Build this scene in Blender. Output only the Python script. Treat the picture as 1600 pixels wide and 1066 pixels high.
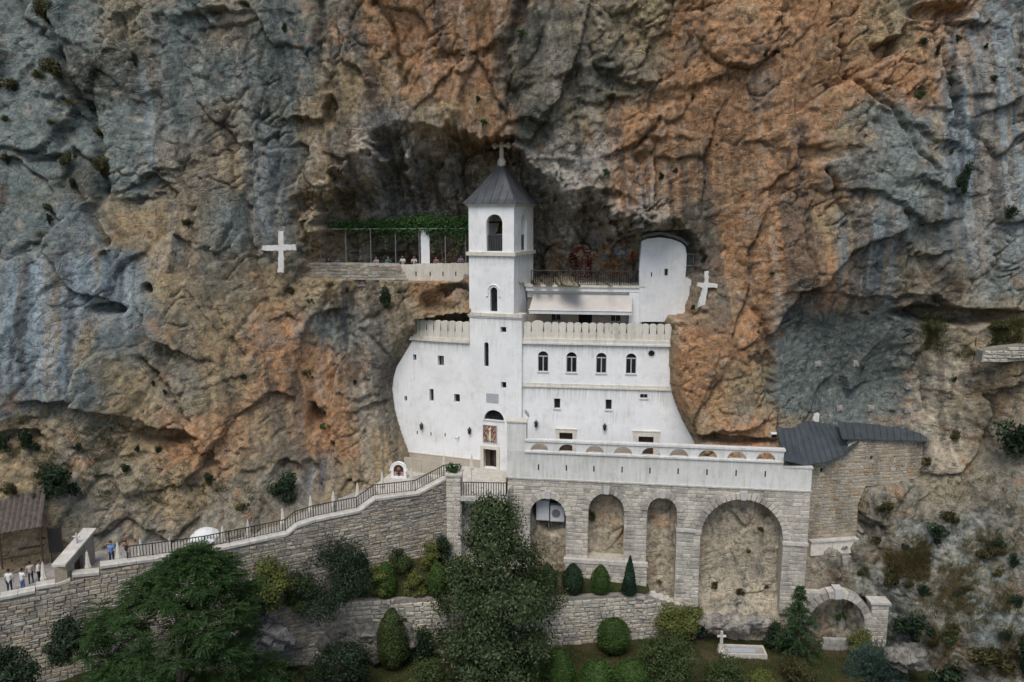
import bpy, bmesh, math, random
import numpy as np
from mathutils import Vector, Matrix
from math import radians, sin, cos, tan, pi, atan2, sqrt, hypot

for o in list(bpy.data.objects):
    bpy.data.objects.remove(o, do_unlink=True)
scene = bpy.context.scene
COL = scene.collection

# ------------------------------------------------------------------ camera
F = 1250.0                       # focal length in pixels of a 1600 px wide picture
CX, CY = 800.0, 533.0
PITCH = radians(9.2)
CAM = np.array([0.0, -70.0, 23.4])
cam_data = bpy.data.cameras.new("camera")
cam_data.sensor_width = 36.0
cam_data.lens = 36.0 * F / 1600.0
cam_data.clip_start = 0.5
cam_data.clip_end = 3000.0
cam = bpy.data.objects.new("camera", cam_data)
cam.location = CAM
cam.rotation_euler = (radians(90) - PITCH, 0, 0)
COL.objects.link(cam)
scene.camera = cam

# ------------------------------------------------------------------ sky, sun, exposure
SUN_EL, SUN_AZ = radians(58), radians(196)      # high, a little left of the camera, veiled by cloud
world = bpy.data.worlds.new("World")
scene.world = world
world.use_nodes = True
wn = world.node_tree
wn.nodes.clear()
sky = wn.nodes.new("ShaderNodeTexSky")
sky.sky_type = 'NISHITA'
sky.sun_disc = False
sky.sun_elevation = SUN_EL
sky.sun_rotation = SUN_AZ
sky.altitude = 900
sky.air_density = 1.0
sky.dust_density = 4.5
sky.ozone_density = 1.0
bg = wn.nodes.new("ShaderNodeBackground")
bg.inputs["Strength"].default_value = 0.10
wo = wn.nodes.new("ShaderNodeOutputWorld")
wn.links.new(sky.outputs[0], bg.inputs[0])
wn.links.new(bg.outputs[0], wo.inputs[0])

sun_data = bpy.data.lights.new("sun", 'SUN')
sun_data.energy = 1.35
sun_data.angle = radians(35)
sun_data.color = (1.0, 0.97, 0.92)
sun = bpy.data.objects.new("sun", sun_data)
sd_ = Vector((sin(SUN_AZ) * cos(SUN_EL), cos(SUN_AZ) * cos(SUN_EL), sin(SUN_EL)))
sun.rotation_euler = (-sd_).to_track_quat('-Z', 'Y').to_euler()
sun.location = sd_ * 100
COL.objects.link(sun)

vs = scene.view_settings
vs.view_transform = 'Standard'
vs.look = 'None'
vs.exposure = 0.56
vs.gamma = 1.0
vs.use_curve_mapping = False
scene.cycles.use_adaptive_sampling = True
scene.cycles.adaptive_threshold = 0.03
scene.cycles.max_bounces = 4
scene.cycles.diffuse_bounces = 2
scene.cycles.glossy_bounces = 2
scene.cycles.transmission_bounces = 2
scene.cycles.transparent_max_bounces = 6

# ------------------------------------------------------------------ picture <-> place
_sp, _cp = sin(PITCH), cos(PITCH)
def ray(px, py):
    dx = (px - CX) / F; dy = (CY - py) / F
    return np.array([dx, _cp + dy * _sp, -_sp + dy * _cp])
def P(px, py, Y):
    """the point that stands at depth Y in direction (px,py) of the survey photograph"""
    r = ray(px, py)
    return CAM + r * ((Y - CAM[1]) / r[1])
def PZ(px, py, Z):
    r = ray(px, py)
    return CAM + r * ((Z - CAM[2]) / r[2])
def proj(X, Y, Z):
    x = X - CAM[0]; y = Y - CAM[1]; z = Z - CAM[2]
    d = y * _cp - z * _sp
    u = y * _sp + z * _cp
    return CX + F * x / d, CY - F * u / d
def scale_at(p):
    """pixels per metre"""
    d = (p[1] - CAM[1]) * _cp - (p[2] - CAM[2]) * _sp
    return F / d

class Plane:
    """a vertical building plane: origin o (x,y), direction u, outward normal n"""
    def __init__(s, a, b):
        s.o = np.array([a[0], a[1]], float)
        d = np.array([b[0] - a[0], b[1] - a[1]], float)
        s.u = d / np.hypot(*d)
        s.n = np.array([s.u[1], -s.u[0]])            # toward the viewer when u runs to the right
        s.rz = atan2(s.u[1], s.u[0])
    def uz(s, px, py):
        r = ray(px, py)
        den = r[0] * s.n[0] + r[1] * s.n[1]
        t = ((s.o[0] - CAM[0]) * s.n[0] + (s.o[1] - CAM[1]) * s.n[1]) / den
        p = CAM + r * t
        return (float((p[0] - s.o[0]) * s.u[0] + (p[1] - s.o[1]) * s.u[1]), float(p[2]))
    def w(s, u, z, out=0.0):
        return (s.o[0] + s.u[0] * u + s.n[0] * out, s.o[1] + s.u[1] * u + s.n[1] * out, z)
    def xy(s, u, out=0.0):
        return np.array([s.o[0] + s.u[0] * u + s.n[0] * out, s.o[1] + s.u[1] * u + s.n[1] * out])
    def shift(s, out):
        a = s.xy(0, out); b = s.xy(1, out)
        return Plane(a, b)
    def yat(s, X):
        t = (X - s.o[0]) / s.u[0]
        return s.o[1] + s.u[1] * t
    def poly(s, pts):
        return [s.uz(*p) for p in pts]
    def matrix(s, u=0, z=0, out=0):
        m = Matrix.Identity(4)
        m.col[0][:3] = (s.u[0], s.u[1], 0)
        m.col[1][:3] = (-s.n[0], -s.n[1], 0)
        m.col[2][:3] = (0, 0, 1)
        m.col[3][:3] = s.w(u, z, out)
        return m

# ------------------------------------------------------------------ noise
def _hash(ix, iy, iz, seed):
    h = (ix.astype(np.uint32) * np.uint32(374761393) + iy.astype(np.uint32) * np.uint32(668265263)
         + iz.astype(np.uint32) * np.uint32(2147483647) + np.uint32((seed * 1274126177) & 0xffffffff))
    h = (h ^ (h >> np.uint32(13))) * np.uint32(1274126177)
    h = h ^ (h >> np.uint32(16))
    h = h * np.uint32(2246822519)
    return h ^ (h >> np.uint32(15))
def _h01(ix, iy, iz, seed):
    return (_hash(ix, iy, iz, seed) & np.uint32(0xffff)).astype(np.float32) / 65535.0
def vnoise(x, y, z, seed=0):
    xf = np.floor(x); yf = np.floor(y); zf = np.floor(z)
    ix = xf.astype(np.int32); iy = yf.astype(np.int32); iz = zf.astype(np.int32)
    fx = (x - xf).astype(np.float32); fy = (y - yf).astype(np.float32); fz = (z - zf).astype(np.float32)
    sx = fx * fx * (3 - 2 * fx); sy = fy * fy * (3 - 2 * fy); sz = fz * fz * (3 - 2 * fz)
    out = 0
    for a in (0, 1):
        wa = sx if a else 1 - sx
        for b in (0, 1):
            wb = wa * (sy if b else 1 - sy)
            for c in (0, 1):
                out = out + wb * (sz if c else 1 - sz) * _h01(ix + a, iy + b, iz + c, seed)
    return out * 2 - 1
def fbm(x, y, z, octv=4, seed=0, gain=0.5, lac=2.03, ridged=False):
    s = 0; a = 1.0; t = 0
    for i in range(octv):
        n = vnoise(x, y, z, seed + i * 17)
        if ridged: n = 1 - 2 * np.abs(n)
        s = s + a * n; t += a
        x = x * lac + 3.1; y = y * lac + 1.7; z = z * lac + 5.3; a *= gain
    return s / t
def worley(x, y, z, seed=0):
    """nearest jittered cell: returns local offset vector, three cell randoms, F1, F2"""
    x = x.astype(np.float32); y = y.astype(np.float32); z = z.astype(np.float32)
    ix = np.floor(x).astype(np.int32); iy = np.floor(y).astype(np.int32); iz = np.floor(z).astype(np.int32)
    f1 = np.full(x.shape, 9.0, np.float32); f2 = f1.copy()
    best = [np.zeros(x.shape, np.float32) for _ in range(3)]
    hh = np.zeros(x.shape, np.uint32)
    for a in (-1, 0, 1):
        for b in (-1, 0, 1):
            for c in (-1, 0, 1):
                h = _hash(ix + a, iy + b, iz + c, seed)
                dx = x - (ix + a + (h & np.uint32(1023)).astype(np.float32) / 1023.0)
                dy = y - (iy + b + ((h >> np.uint32(10)) & np.uint32(1023)).astype(np.float32) / 1023.0)
                dz = z - (iz + c + ((h >> np.uint32(20)) & np.uint32(1023)).astype(np.float32) / 1023.0)
                d = dx * dx + dy * dy + dz * dz
                m = d < f1
                f2 = np.where(m, f1, np.minimum(f2, d))
                f1 = np.where(m, d, f1)
                best[0] = np.where(m, dx, best[0]); best[1] = np.where(m, dy, best[1]); best[2] = np.where(m, dz, best[2])
                hh = np.where(m, h, hh)
    k = hh * np.uint32(2654435761)
    r = [((k >> np.uint32(s)) & np.uint32(255)).astype(np.float32) / 127.5 - 1 for s in (0, 8, 16)]
    return best, r, np.sqrt(f1), np.sqrt(f2)
def sstep(a, b, x):
    t = np.clip((x - a) / (b - a), 0, 1)
    return t * t * (3 - 2 * t)

# ------------------------------------------------------------------ object helpers
def link(o, parent=None):
    COL.objects.link(o)
    if parent is not None: o.parent = parent
    return o
def tag(o, label=None, cat=None, group=None, kind=None):
    if label: o["label"] = label
    if cat: o["category"] = cat
    if group: o["group"] = group
    if kind: o["kind"] = kind
    return o
def empty(name, loc=(0, 0, 0), rz=0.0, label=None, cat=None, group=None):
    o = bpy.data.objects.new(name, None)
    o.empty_display_size = 0.3
    o.location = loc
    o.rotation_euler = (0, 0, rz)
    link(o)
    return tag(o, label, cat, group)
def mesh_obj(name, me, mat=None, parent=None, world_coords=True):
    o = bpy.data.objects.new(name, me)
    if mat is not None and not me.materials:
        for m in (mat if isinstance(mat, (list, tuple)) else [mat]): me.materials.append(m)
    link(o, parent)
    if parent is not None and world_coords:
        o.matrix_parent_inverse = Matrix.LocRotScale(parent.location, parent.rotation_euler, None).inverted()
    return o
def np_mesh(name, V, Fq, smooth=False):
    """mesh from arrays: V (n,3), Fq (m,3|4) all the same size"""
    V = np.ascontiguousarray(V, np.float32); Fq = np.ascontiguousarray(Fq, np.int32)
    me = bpy.data.meshes.new(name)
    k = Fq.shape[1]
    me.vertices.add(len(V)); me.vertices.foreach_set("co", V.ravel())
    me.loops.add(Fq.size); me.loops.foreach_set("vertex_index", Fq.ravel())
    me.polygons.add(len(Fq))
    me.polygons.foreach_set("loop_start", np.arange(0, Fq.size, k, dtype=np.int32))
    me.polygons.foreach_set("loop_total", np.full(len(Fq), k, np.int32))
    me.polygons.foreach_set("use_smooth", np.full(len(Fq), smooth, bool))
    me.update(calc_edges=True)
    return me

class MB:
    """collects simple shapes for ONE mesh"""
    def __init__(s): s.v = []; s.f = []
    def add(s, verts, faces):
        n = len(s.v); s.v += [tuple(map(float, p)) for p in verts]
        s.f += [tuple(i + n for i in f) for f in faces]; return s
    def box(s, c, size, m=None, taper=1.0):
        hx, hy, hz = size[0] / 2, size[1] / 2, size[2] / 2
        vs_ = [(sx * hx * (taper if sz > 0 else 1), sy * hy * (taper if sz > 0 else 1), sz * hz) for sz in (-1, 1) for sy in (-1, 1) for sx in (-1, 1)]
        vs_ = [Vector(v) for v in vs_]
        if m is not None: vs_ = [m @ v for v in vs_]
        vs_ = [v + Vector(c) for v in vs_]
        return s.add(vs_, [(0, 2, 3, 1), (4, 5, 7, 6), (0, 1, 5, 4), (1, 3, 7, 5), (3, 2, 6, 7), (2, 0, 4, 6)])
    def pbox(s, pl, u0, u1, z0, z1, o0, o1):
        """box on a Plane: u range, z range, from out=o0 (back) to out=o1 (front)"""
        vs_ = [pl.w(u, z, o) for z in (z0, z1) for o in (o1, o0) for u in (u0, u1)]
        return s.add(vs_, [(0, 2, 3, 1), (4, 5, 7, 6), (0, 1, 5, 4), (1, 3, 7, 5), (3, 2, 6, 7), (2, 0, 4, 6)])
    def tube(s, pts, rad, seg=6, caps=True):
        pts = [Vector(p) for p in pts]
        if not hasattr(rad, '__len__'): rad = [rad] * len(pts)
        n0 = len(s.v); up = None
        for i, p in enumerate(pts):
            t = (pts[min(i + 1, len(pts) - 1)] - pts[max(i - 1, 0)]).normalized()
            if up is None:
                up = Vector((0, 0, 1)) if abs(t.z) < .9 else Vector((1, 0, 0))
            a = t.cross(up)
            if a.length < 1e-4: a = t.cross(Vector((0.3, 1, 0.1)))
            a.normalize(); b = t.cross(a).normalized(); up = -b if False else up
            for k in range(seg):
                an = 2 * pi * k / seg
                s.v.append(tuple(p + (a * cos(an) + b * sin(an)) * rad[i]))
        for i in range(len(pts) - 1):
            for k in range(seg):
                q = n0 + i * seg
                s.f.append((q + k, q + (k + 1) % seg, q + seg + (k + 1) % seg, q + seg + k))
        if caps:
            s.f.append(tuple(n0 + k for k in range(seg))[::-1])
            q = n0 + (len(pts) - 1) * seg
            s.f.append(tuple(q + k for k in range(seg)))
        return s
    def lathe(s, prof, c=(0, 0, 0), seg=12, m=None):
        """profile [(r,z)...] turned about z"""
        n0 = len(s.v)
        for r, z in prof:
            for k in range(seg):
                v = Vector((r * cos(2 * pi * k / seg), r * sin(2 * pi * k / seg), z))
                if m is not None: v = m @ v
                s.v.append(tuple(v + Vector(c)))
        for i in range(len(prof) - 1):
            for k in range(seg):
                q = n0 + i * seg
                s.f.append((q + k, q + (k + 1) % seg, q + seg + (k + 1) % seg, q + seg + k))
        s.f.append(tuple(n0 + k for k in range(seg))[::-1])
        q = n0 + (len(prof) - 1) * seg
        s.f.append(tuple(q + k for k in range(seg)))
        return s
    def build(s, name, mat=None, parent=None, smooth=False):
        me = bpy.data.meshes.new(name)
        me.from_pydata(s.v, [], s.f)
        if smooth: me.polygons.foreach_set("use_smooth", np.ones(len(me.polygons), bool))
        me.update()
        return mesh_obj(name, me, mat, parent)

def slab(name, pl, outer, holes, thick, mat, parent=None, out=0.0, bevel=0.0):
    """a wall on a Plane: outline and holes as (u,z) lists, front face at 'out', thickness going back"""
    cu = bpy.data.curves.new("tmp", 'CURVE'); cu.dimensions = '2D'; cu.fill_mode = 'BOTH'
    cu.extrude = thick / 2
    for ring in [outer] + list(holes):
        sp = cu.splines.new('POLY'); sp.points.add(len(ring) - 1)
        for i, (u, z) in enumerate(ring): sp.points[i].co = (u, z, 0, 1)
        sp.use_cyclic_u = True
    ob = bpy.data.objects.new("tmp", cu); COL.objects.link(ob)
    dg = bpy.context.evaluated_depsgraph_get()
    me = bpy.data.meshes.new_from_object(ob.evaluated_get(dg))
    bpy.data.objects.remove(ob, do_unlink=True); bpy.data.curves.remove(cu)
    n = len(me.vertices); co = np.empty(n * 3, np.float32); me.vertices.foreach_get("co", co); co = co.reshape(-1, 3)
    W = np.empty_like(co)
    o = out - thick / 2 + co[:, 2]
    W[:, 0] = pl.o[0] + pl.u[0] * co[:, 0] + pl.n[0] * o
    W[:, 1] = pl.o[1] + pl.u[1] * co[:, 0] + pl.n[1] * o
    W[:, 2] = co[:, 1]
    me.vertices.foreach_set("co", W.ravel()); me.polygons.foreach_set("use_smooth", np.zeros(len(me.polygons), bool))
    me.materials.clear(); me.update(); me.name = name
    bm = bmesh.new(); bm.from_mesh(me); bmesh.ops.remove_doubles(bm, verts=bm.verts, dist=1e-4)
    bmesh.ops.recalc_face_normals(bm, faces=bm.faces); bm.to_mesh(me); bm.free()
    return mesh_obj(name, me, mat, parent)
def rect(u0, u1, z0, z1): return [(u0, z0), (u1, z0), (u1, z1), (u0, z1)]
def archring(u0, u1, z0, z1, seg=14):
    """opening with a round head; z1 is the crown"""
    r = (u1 - u0) / 2; c = (u0 + u1) / 2; zs = z1 - r
    pts = [(u0, z0), (u1, z0)]
    return pts + [(c + r * cos(pi * k / seg), zs + r * sin(pi * k / seg)) for k in range(seg + 1)]
def pxrect(pl, x0, x1, y0, y1):
    c = pl.uz((x0 + x1) / 2, (y0 + y1) / 2)
    ul = pl.uz(x0, (y0 + y1) / 2)[0]; ur = pl.uz(x1, (y0 + y1) / 2)[0]
    zt = pl.uz((x0 + x1) / 2, y0)[1]; zb = pl.uz((x0 + x1) / 2, y1)[1]
    return ul, ur, zb, zt

# ------------------------------------------------------------------ materials
MATS = {}
def newmat(name, rough=0.8, spec=0.3, metal=0.0):
    m = bpy.data.materials.new(name); m.use_nodes = True
    nt = m.node_tree; b = nt.nodes["Principled BSDF"]
    b.inputs["Roughness"].default_value = rough
    b.inputs["Specular IOR Level"].default_value = spec
    b.inputs["Metallic"].default_value = metal
    MATS[name] = m
    return m, nt, b
def N(nt, kind, **kw):
    n = nt.nodes.new(kind)
    for k, v in kw.items():
        if hasattr(n, k): setattr(n, k, v)
        else: n.inputs[k].default_value = v
    return n
def ramp(nt, fac, stops):
    r = nt.nodes.new("ShaderNodeValToRGB")
    el = r.color_ramp.elements
    el[0].position, el[0].color = stops[0][0], (*stops[0][1], 1)
    el[1].position, el[1].color = stops[1][0], (*stops[1][1], 1)
    for p, c in stops[2:]:
        e = el.new(p); e.color = (*c, 1)
    nt.links.new(fac, r.inputs[0]); return r.outputs[0]
def mix(nt, fac, a, b, mode='MIX'):
    m = nt.nodes.new("ShaderNodeMix"); m.data_type = 'RGBA'; m.blend_type = mode
    for val, sock in ((fac, m.inputs[0]), (a, m.inputs[6]), (b, m.inputs[7])):
        if hasattr(val, 'is_output') or isinstance(val, bpy.types.NodeSocket): nt.links.new(val, sock)
        elif isinstance(val, (int, float)): sock.default_value = val
        else: sock.default_value = (*val, 1) if len(val) == 3 else val
    return m.outputs[2]
def wpos(nt, scale=(1, 1, 1)):
    g = nt.nodes.new("ShaderNodeNewGeometry"); mp = nt.nodes.new("ShaderNodeMapping")
    mp.inputs["Scale"].default_value = scale
    nt.links.new(g.outputs["Position"], mp.inputs[0]); return mp.outputs[0]
def noise(nt, vec, scale=1.0, detail=4, rough=0.55):
    n = N(nt, "ShaderNodeTexNoise"); n.inputs["Scale"].default_value = scale
    n.inputs["Detail"].default_value = detail; n.inputs["Roughness"].default_value = rough
    nt.links.new(vec, n.inputs["Vector"]); return n.outputs["Fac"]
def bump(nt, b, h, strength=0.4, dist=0.05):
    n = nt.nodes.new("ShaderNodeBump"); n.inputs["Strength"].default_value = strength; n.inputs["Distance"].default_value = dist
    nt.links.new(h, n.inputs["Height"]); nt.links.new(n.outputs[0], b.inputs["Normal"])
def simple(name, col, rough=0.8, var=0.15, scale=3.0, spec=0.3, metal=0.0, bmp=0.0, bscale=30):
    m, nt, b = newmat(name, rough, spec, metal)
    f = noise(nt, wpos(nt), scale, 5)
    lo = tuple(c * (1 - var) for c in col); hi = tuple(min(1, c * (1 + var)) for c in col)
    nt.links.new(ramp(nt, f, [(0.3, lo), (0.7, hi)]), b.inputs["Base Color"])
    if bmp: bump(nt, b, noise(nt, wpos(nt), bscale, 4), bmp, 0.03)
    return m
def islandrand(nt):
    g = nt.nodes.new("ShaderNodeNewGeometry"); oi = nt.nodes.new("ShaderNodeObjectInfo")
    a = nt.nodes.new("ShaderNodeMath"); a.operation = 'ADD'
    nt.links.new(g.outputs["Random Per Island"], a.inputs[0]); nt.links.new(oi.outputs["Random"], a.inputs[1])
    f = nt.nodes.new("ShaderNodeMath"); f.operation = 'FRACT'; nt.links.new(a.outputs[0], f.inputs[0])
    return f.outputs[0]

def stonemat(name, cols, mortar=False):
    m, nt, b = newmat(name, 0.9, 0.2)
    k = len(cols)
    c = ramp(nt, islandrand(nt), [(i / (k - 1), cols[i]) for i in range(k)])
    f = noise(nt, wpos(nt), 7.0, 4, 0.65)
    c = mix(nt, 0.55, c, ramp(nt, f, [(0.3, (0.45, 0.45, 0.45)), (0.75, (1.25, 1.22, 1.15))]), 'MULTIPLY')
    big = noise(nt, wpos(nt, (1, 1, 0.45)), 0.5, 4, 0.65)
    c = mix(nt, 0.85, c, ramp(nt, big, [(0.34, (0.5, 0.5, 0.48)), (0.5, (0.95, 0.94, 0.91)), (0.66, (1.12, 1.08, 1.0))]), 'MULTIPLY')
    nt.links.new(c, b.inputs["Base Color"])
    bump(nt, b, noise(nt, wpos(nt), 14.0, 3, 0.7), 0.7, 0.05)
    return m
stonemat("stone_arcade", [(0.52, 0.49, 0.43), (0.66, 0.63, 0.57), (0.45, 0.42, 0.37), (0.7, 0.67, 0.61), (0.6, 0.55, 0.48)])
stonemat("stone_rubble", [(0.36, 0.335, 0.29), (0.5, 0.46, 0.39), (0.27, 0.255, 0.23), (0.46, 0.385, 0.29), (0.42, 0.405, 0.365)])
stonemat("stone_garden", [(0.5, 0.48, 0.42), (0.6, 0.57, 0.5), (0.42, 0.41, 0.37), (0.54, 0.5, 0.41), (0.5, 0.49, 0.45)])
stonemat("stone_tan", [(0.44, 0.38, 0.29), (0.5, 0.46, 0.38), (0.4, 0.29, 0.18), (0.47, 0.43, 0.36), (0.42, 0.4, 0.35)])
simple("mortar", (0.24, 0.22, 0.185), 0.95, 0.3, 4)
simple("mortar_pale", (0.46, 0.42, 0.35), 0.95, 0.25, 4)
simple("concrete", (0.33, 0.31, 0.28), 0.9, 0.2, 3, bmp=0.3)
simple("coping", (0.52, 0.49, 0.43), 0.85, 0.2, 2.5, bmp=0.3, bscale=12)
simple("cream_stone", (0.66, 0.61, 0.52), 0.8, 0.12, 3)
simple("dressed", (0.5, 0.49, 0.46), 0.8, 0.1, 3)
simple("black_iron", (0.025, 0.025, 0.025), 0.5, 0.2, 5)
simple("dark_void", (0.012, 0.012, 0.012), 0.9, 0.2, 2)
simple("grey_metal", (0.3, 0.31, 0.32), 0.45, 0.1, 4, metal=0.4)
simple("pergola_metal", (0.26, 0.26, 0.25), 0.6, 0.1, 4)
simple("white_metal", (0.62, 0.63, 0.62), 0.5, 0.08, 3)
simple("frame_grey", (0.42, 0.42, 0.41), 0.6, 0.1, 5)
simple("wood_dark", (0.07, 0.045, 0.03), 0.7, 0.3, 4)
simple("awning_cloth", (0.55, 0.51, 0.46), 0.9, 0.06, 1.5)
simple("parasol_cloth", (0.66, 0.62, 0.54), 0.9, 0.1, 4)
simple("marble_plaque", (0.4, 0.43, 0.45), 0.5, 0.12, 8)
simple("soil", (0.1, 0.075, 0.05), 0.95, 0.35, 1.2, bmp=0.5, bscale=8)
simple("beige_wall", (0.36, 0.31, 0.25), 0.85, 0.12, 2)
simple("panel_tile", (0.46, 0.41, 0.33), 0.6, 0.08, 2)
def glassmat():
    m, nt, b = newmat("glass_dark", 0.08, 0.6)
    nt.links.new(ramp(nt, noise(nt, wpos(nt), 0.8, 2), [(0.3, (0.008, 0.01, 0.011)), (0.7, (0.03, 0.034, 0.034))]), b.inputs["Base Color"])
glassmat()
def plaster(name, base, dirt=0.5):
    m, nt, b = newmat(name, 0.85, 0.25)
    f = noise(nt, wpos(nt), 0.5, 5)
    c = ramp(nt, f, [(0.3, tuple(x * 0.9 for x in base)), (0.65, base)])
    st = noise(nt, wpos(nt, (2.2, 2.2, 0.12)), 1.3, 4, 0.7)
    c = mix(nt, dirt * dirt, c, ramp(nt, st, [(0.3, (0.66, 0.65, 0.6)), (0.52, (1, 1, 1))]), 'MULTIPLY')
    sp = noise(nt, wpos(nt), 9, 2, 0.7)
    c = mix(nt, dirt * 0.6, c, ramp(nt, sp, [(0.28, (0.72, 0.71, 0.67)), (0.45, (1, 1, 1))]), 'MULTIPLY')
    pt = noise(nt, wpos(nt), 1.1, 5, 0.72)
    c = mix(nt, 0.5, c, ramp(nt, pt, [(0.36, (0.8, 0.8, 0.77)), (0.5, (1, 1, 1))]), 'MULTIPLY')
    drip = noise(nt, wpos(nt, (3.2, 3.2, 0.18)), 2.0, 4, 0.6); gt_ = noise(nt, wpos(nt, (.5, .5, .9)), .55, 3)
    mm = nt.nodes.new("ShaderNodeMath"); mm.operation = 'MULTIPLY'; nt.links.new(drip, mm.inputs[0]); nt.links.new(gt_, mm.inputs[1])
    c = mix(nt, 0.55, c, ramp(nt, mm.outputs[0], [(0.3, (1, 1, 1)), (0.4, (0.74, 0.73, 0.68))]), 'MULTIPLY')
    nt.links.new(c, b.inputs["Base Color"])
    bump(nt, b, noise(nt, wpos(nt), 5, 3), 0.25, 0.05)
plaster("plaster", (0.87, 0.87, 0.85), 0.3)
plaster("plaster_old", (0.74, 0.73, 0.69), 0.75)
plaster("plaster_cream", (0.7, 0.66, 0.57), 0.8)
plaster("whitewash", (0.8, 0.8, 0.78), 0.45)
def roofmat(name, col, spots):
    m, nt, b = newmat(name, 0.42, 0.5, 0.35)
    f = noise(nt, wpos(nt, (1, 1, 0.4)), 1.2, 5, 0.65)
    c = ramp(nt, f, [(0.3, tuple(x * 0.75 for x in col)), (0.7, tuple(x * 1.25 for x in col))])
    s = noise(nt, wpos(nt, (1, 1, 0.5)), 7, 5, 0.75)
    c = mix(nt, spots, c, ramp(nt, s, [(0.56, (1, 1, 1)), (0.7, (2.6, 2.6, 2.5))]), 'MULTIPLY')
    nt.links.new(c, b.inputs["Base Color"])
roofmat("lead_roof", (0.085, 0.092, 0.1), 0.7)
roofmat("metal_roof", (0.085, 0.1, 0.11), 0.15)
# ------------------------------------------------------------------ layout of the building planes
def dirplane(p, deg): return Plane((p[0], p[1]), (p[0] + cos(radians(deg)), p[1] - sin(radians(deg))))
_c = P(815, 600, 0.0)
PL_L = dirplane(_c, 20)                       # tower front and the wing left of it
_c2 = PL_L.xy(0, -0.35)
PL_R = dirplane(_c2, 7.5)                     # wing right of the tower
PL_A = dirplane(P(790, 750, -4.0), 8)         # arcade
PL_S = Plane(P(0, 935, -21)[:2], P(697, 750, -5.7)[:2])   # stair wall
PL_G = Plane(P(380, 945, -12)[:2], P(1010, 940, -7.5)[:2])  # garden wall
PL_C = Plane(P(467, 424, 2.0)[:2], P(733, 427, 4.4)[:2])  # cave terrace
PL_H = Plane(P(1265, 750, -6.2)[:2], P(1440, 720, -4.6)[:2])  # stone house
PL_B = Plane(P(1262, 960, -8.6)[:2], P(1388, 960, -9.0)[:2])  # small arch
Z_BED, Z_LAWN = -8.9, -12.1

# ------------------------------------------------------------------ cliff
def in_poly(px, py, poly):
    ins = np.zeros(px.shape, bool); n = len(poly)
    for i in range(n):
        x0, y0 = poly[i]; x1, y1 = poly[(i + 1) % n]
        if y0 == y1: continue
        c = ((y0 > py) != (y1 > py)) & (px < (x1 - x0) * (py - y0) / (y1 - y0) + x0)
        ins ^= c
    return ins
def dist_line(px, py, pts, closed=False):
    d = np.full(px.shape, 1e9, np.float32)
    segs = list(zip(pts[:-1], pts[1:])) + ([(pts[-1], pts[0])] if closed else [])
    for (x0, y0), (x1, y1) in segs:
        ex, ey = x1 - x0, y1 - y0; L = ex * ex + ey * ey + 1e-9
        t = np.clip(((px - x0) * ex + (py - y0) * ey) / L, 0, 1)
        d = np.minimum(d, (px - x0 - t * ex) ** 2 + (py - y0 - t * ey) ** 2)
    return np.sqrt(d)
def sdist(px, py, poly):
    d = dist_line(px, py, poly, True)
    return np.where(in_poly(px, py, poly), d, -d)

LEFT_OUT = [(733, 533), (644, 533), (637, 545), (628, 560), (620, 573), (615, 590), (613, 608), (617, 640), (624, 668), (631, 692), (637, 712), (640, 760), (733, 760)]
RIGHT_OUT = [(815, 520), (1047, 520), (1046, 541), (1048, 575), (1050, 607), (1056, 630), (1067, 658), (1079, 680), (1088, 697), (1095, 760), (815, 760)]

CTRL = [  # surveyed rock points: picture x, y, depth
    (-60, -80, -5), (-60, 150, -8), (-60, 350, -11), (-60, 600, -15), (-60, 800, -17.5), (0, 860, -17.3), (-60, 1000, -19), (-60, 1150, -20),
    (150, -80, -3), (150, 150, -4), (150, 350, -7), (150, 600, -11.5), (150, 700, -11.5), (150, 820, -13.5), (150, 950, -16),
    (330, -80, -1), (330, 150, -1.5), (330, 350, -3.5), (330, 600, -7), (330, 740, -9), (330, 800, -10), (330, 900, -13),
    (470, -80, 0), (470, 150, 0.5), (440, 350, 0.2), (455, 430, 0.5), (470, 600, -1.5), (480, 700, -3.6), (480, 770, -5.6), (480, 850, -9),
    (570, 480, 2.2), (570, 600, 2.0), (575, 690, 0.6), (590, 745, -0.5), (560, 760, -3), (600, 820, -6),
    (640, -80, -1.5), (620, 120, 0), (700, 190, 0), (800, -80, -2), (800, 120, -0.5), (800, 200, 0), (900, 280, -0.5), (950, -80, -3),
    (950, 150, -2), (1000, 310, -1), (1100, 400, -1.5), (1100, -80, -4), (1100, 150, -3.2), (1150, 300, -3), (1120, 480, -2.8), (1120, 560, -3.6), (1130, 640, -4.0),
    (1280, -80, -4), (1280, 150, -4.5), (1280, 300, -4), (1290, 440, -4.2), (1300, 520, -1.8), (1300, 600, -1.5), (1300, 660, -2.2), (1400, 600, -1.8),
    (1450, -80, -4), (1440, 150, -4.5), (1430, 280, -6), (1450, 420, -5.5), (1480, 470, -5.5), (1480, 600, -5), (1500, 700, -5.4),
    (1650, -80, -5), (1650, 200, -6), (1650, 450, -8), (1650, 700, -10), (1600, 800, -11.5), (1650, 950, -15.5), (1650, 1150, -20),
    (1480, 800, -7.5), (1370, 820, -6.6), (1400, 778, -6.4), (1440, 770, -6.2), (1340, 885, -6.7), (1290, 890, -6.7), (1420, 900, -9.0), (1500, 900, -11), (1440, 980, -10.5), (1500, 1000, -13.5), (1450, 1100, -14.5), (1320, 1100, -10.5),
    (1300, 960, -7.4), (1380, 960, -7.8), (1390, 1010, -8.6), (1240, 960, -7.2), (1160, 1000, -8.0), (1160, 1060, -8.0), (1260, 1060, -8.2), (1000, 1000, -6), (800, 1000, -6), (600, 1000, -8.5), (400, 1000, -12), (200, 1100, -18),
]
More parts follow.
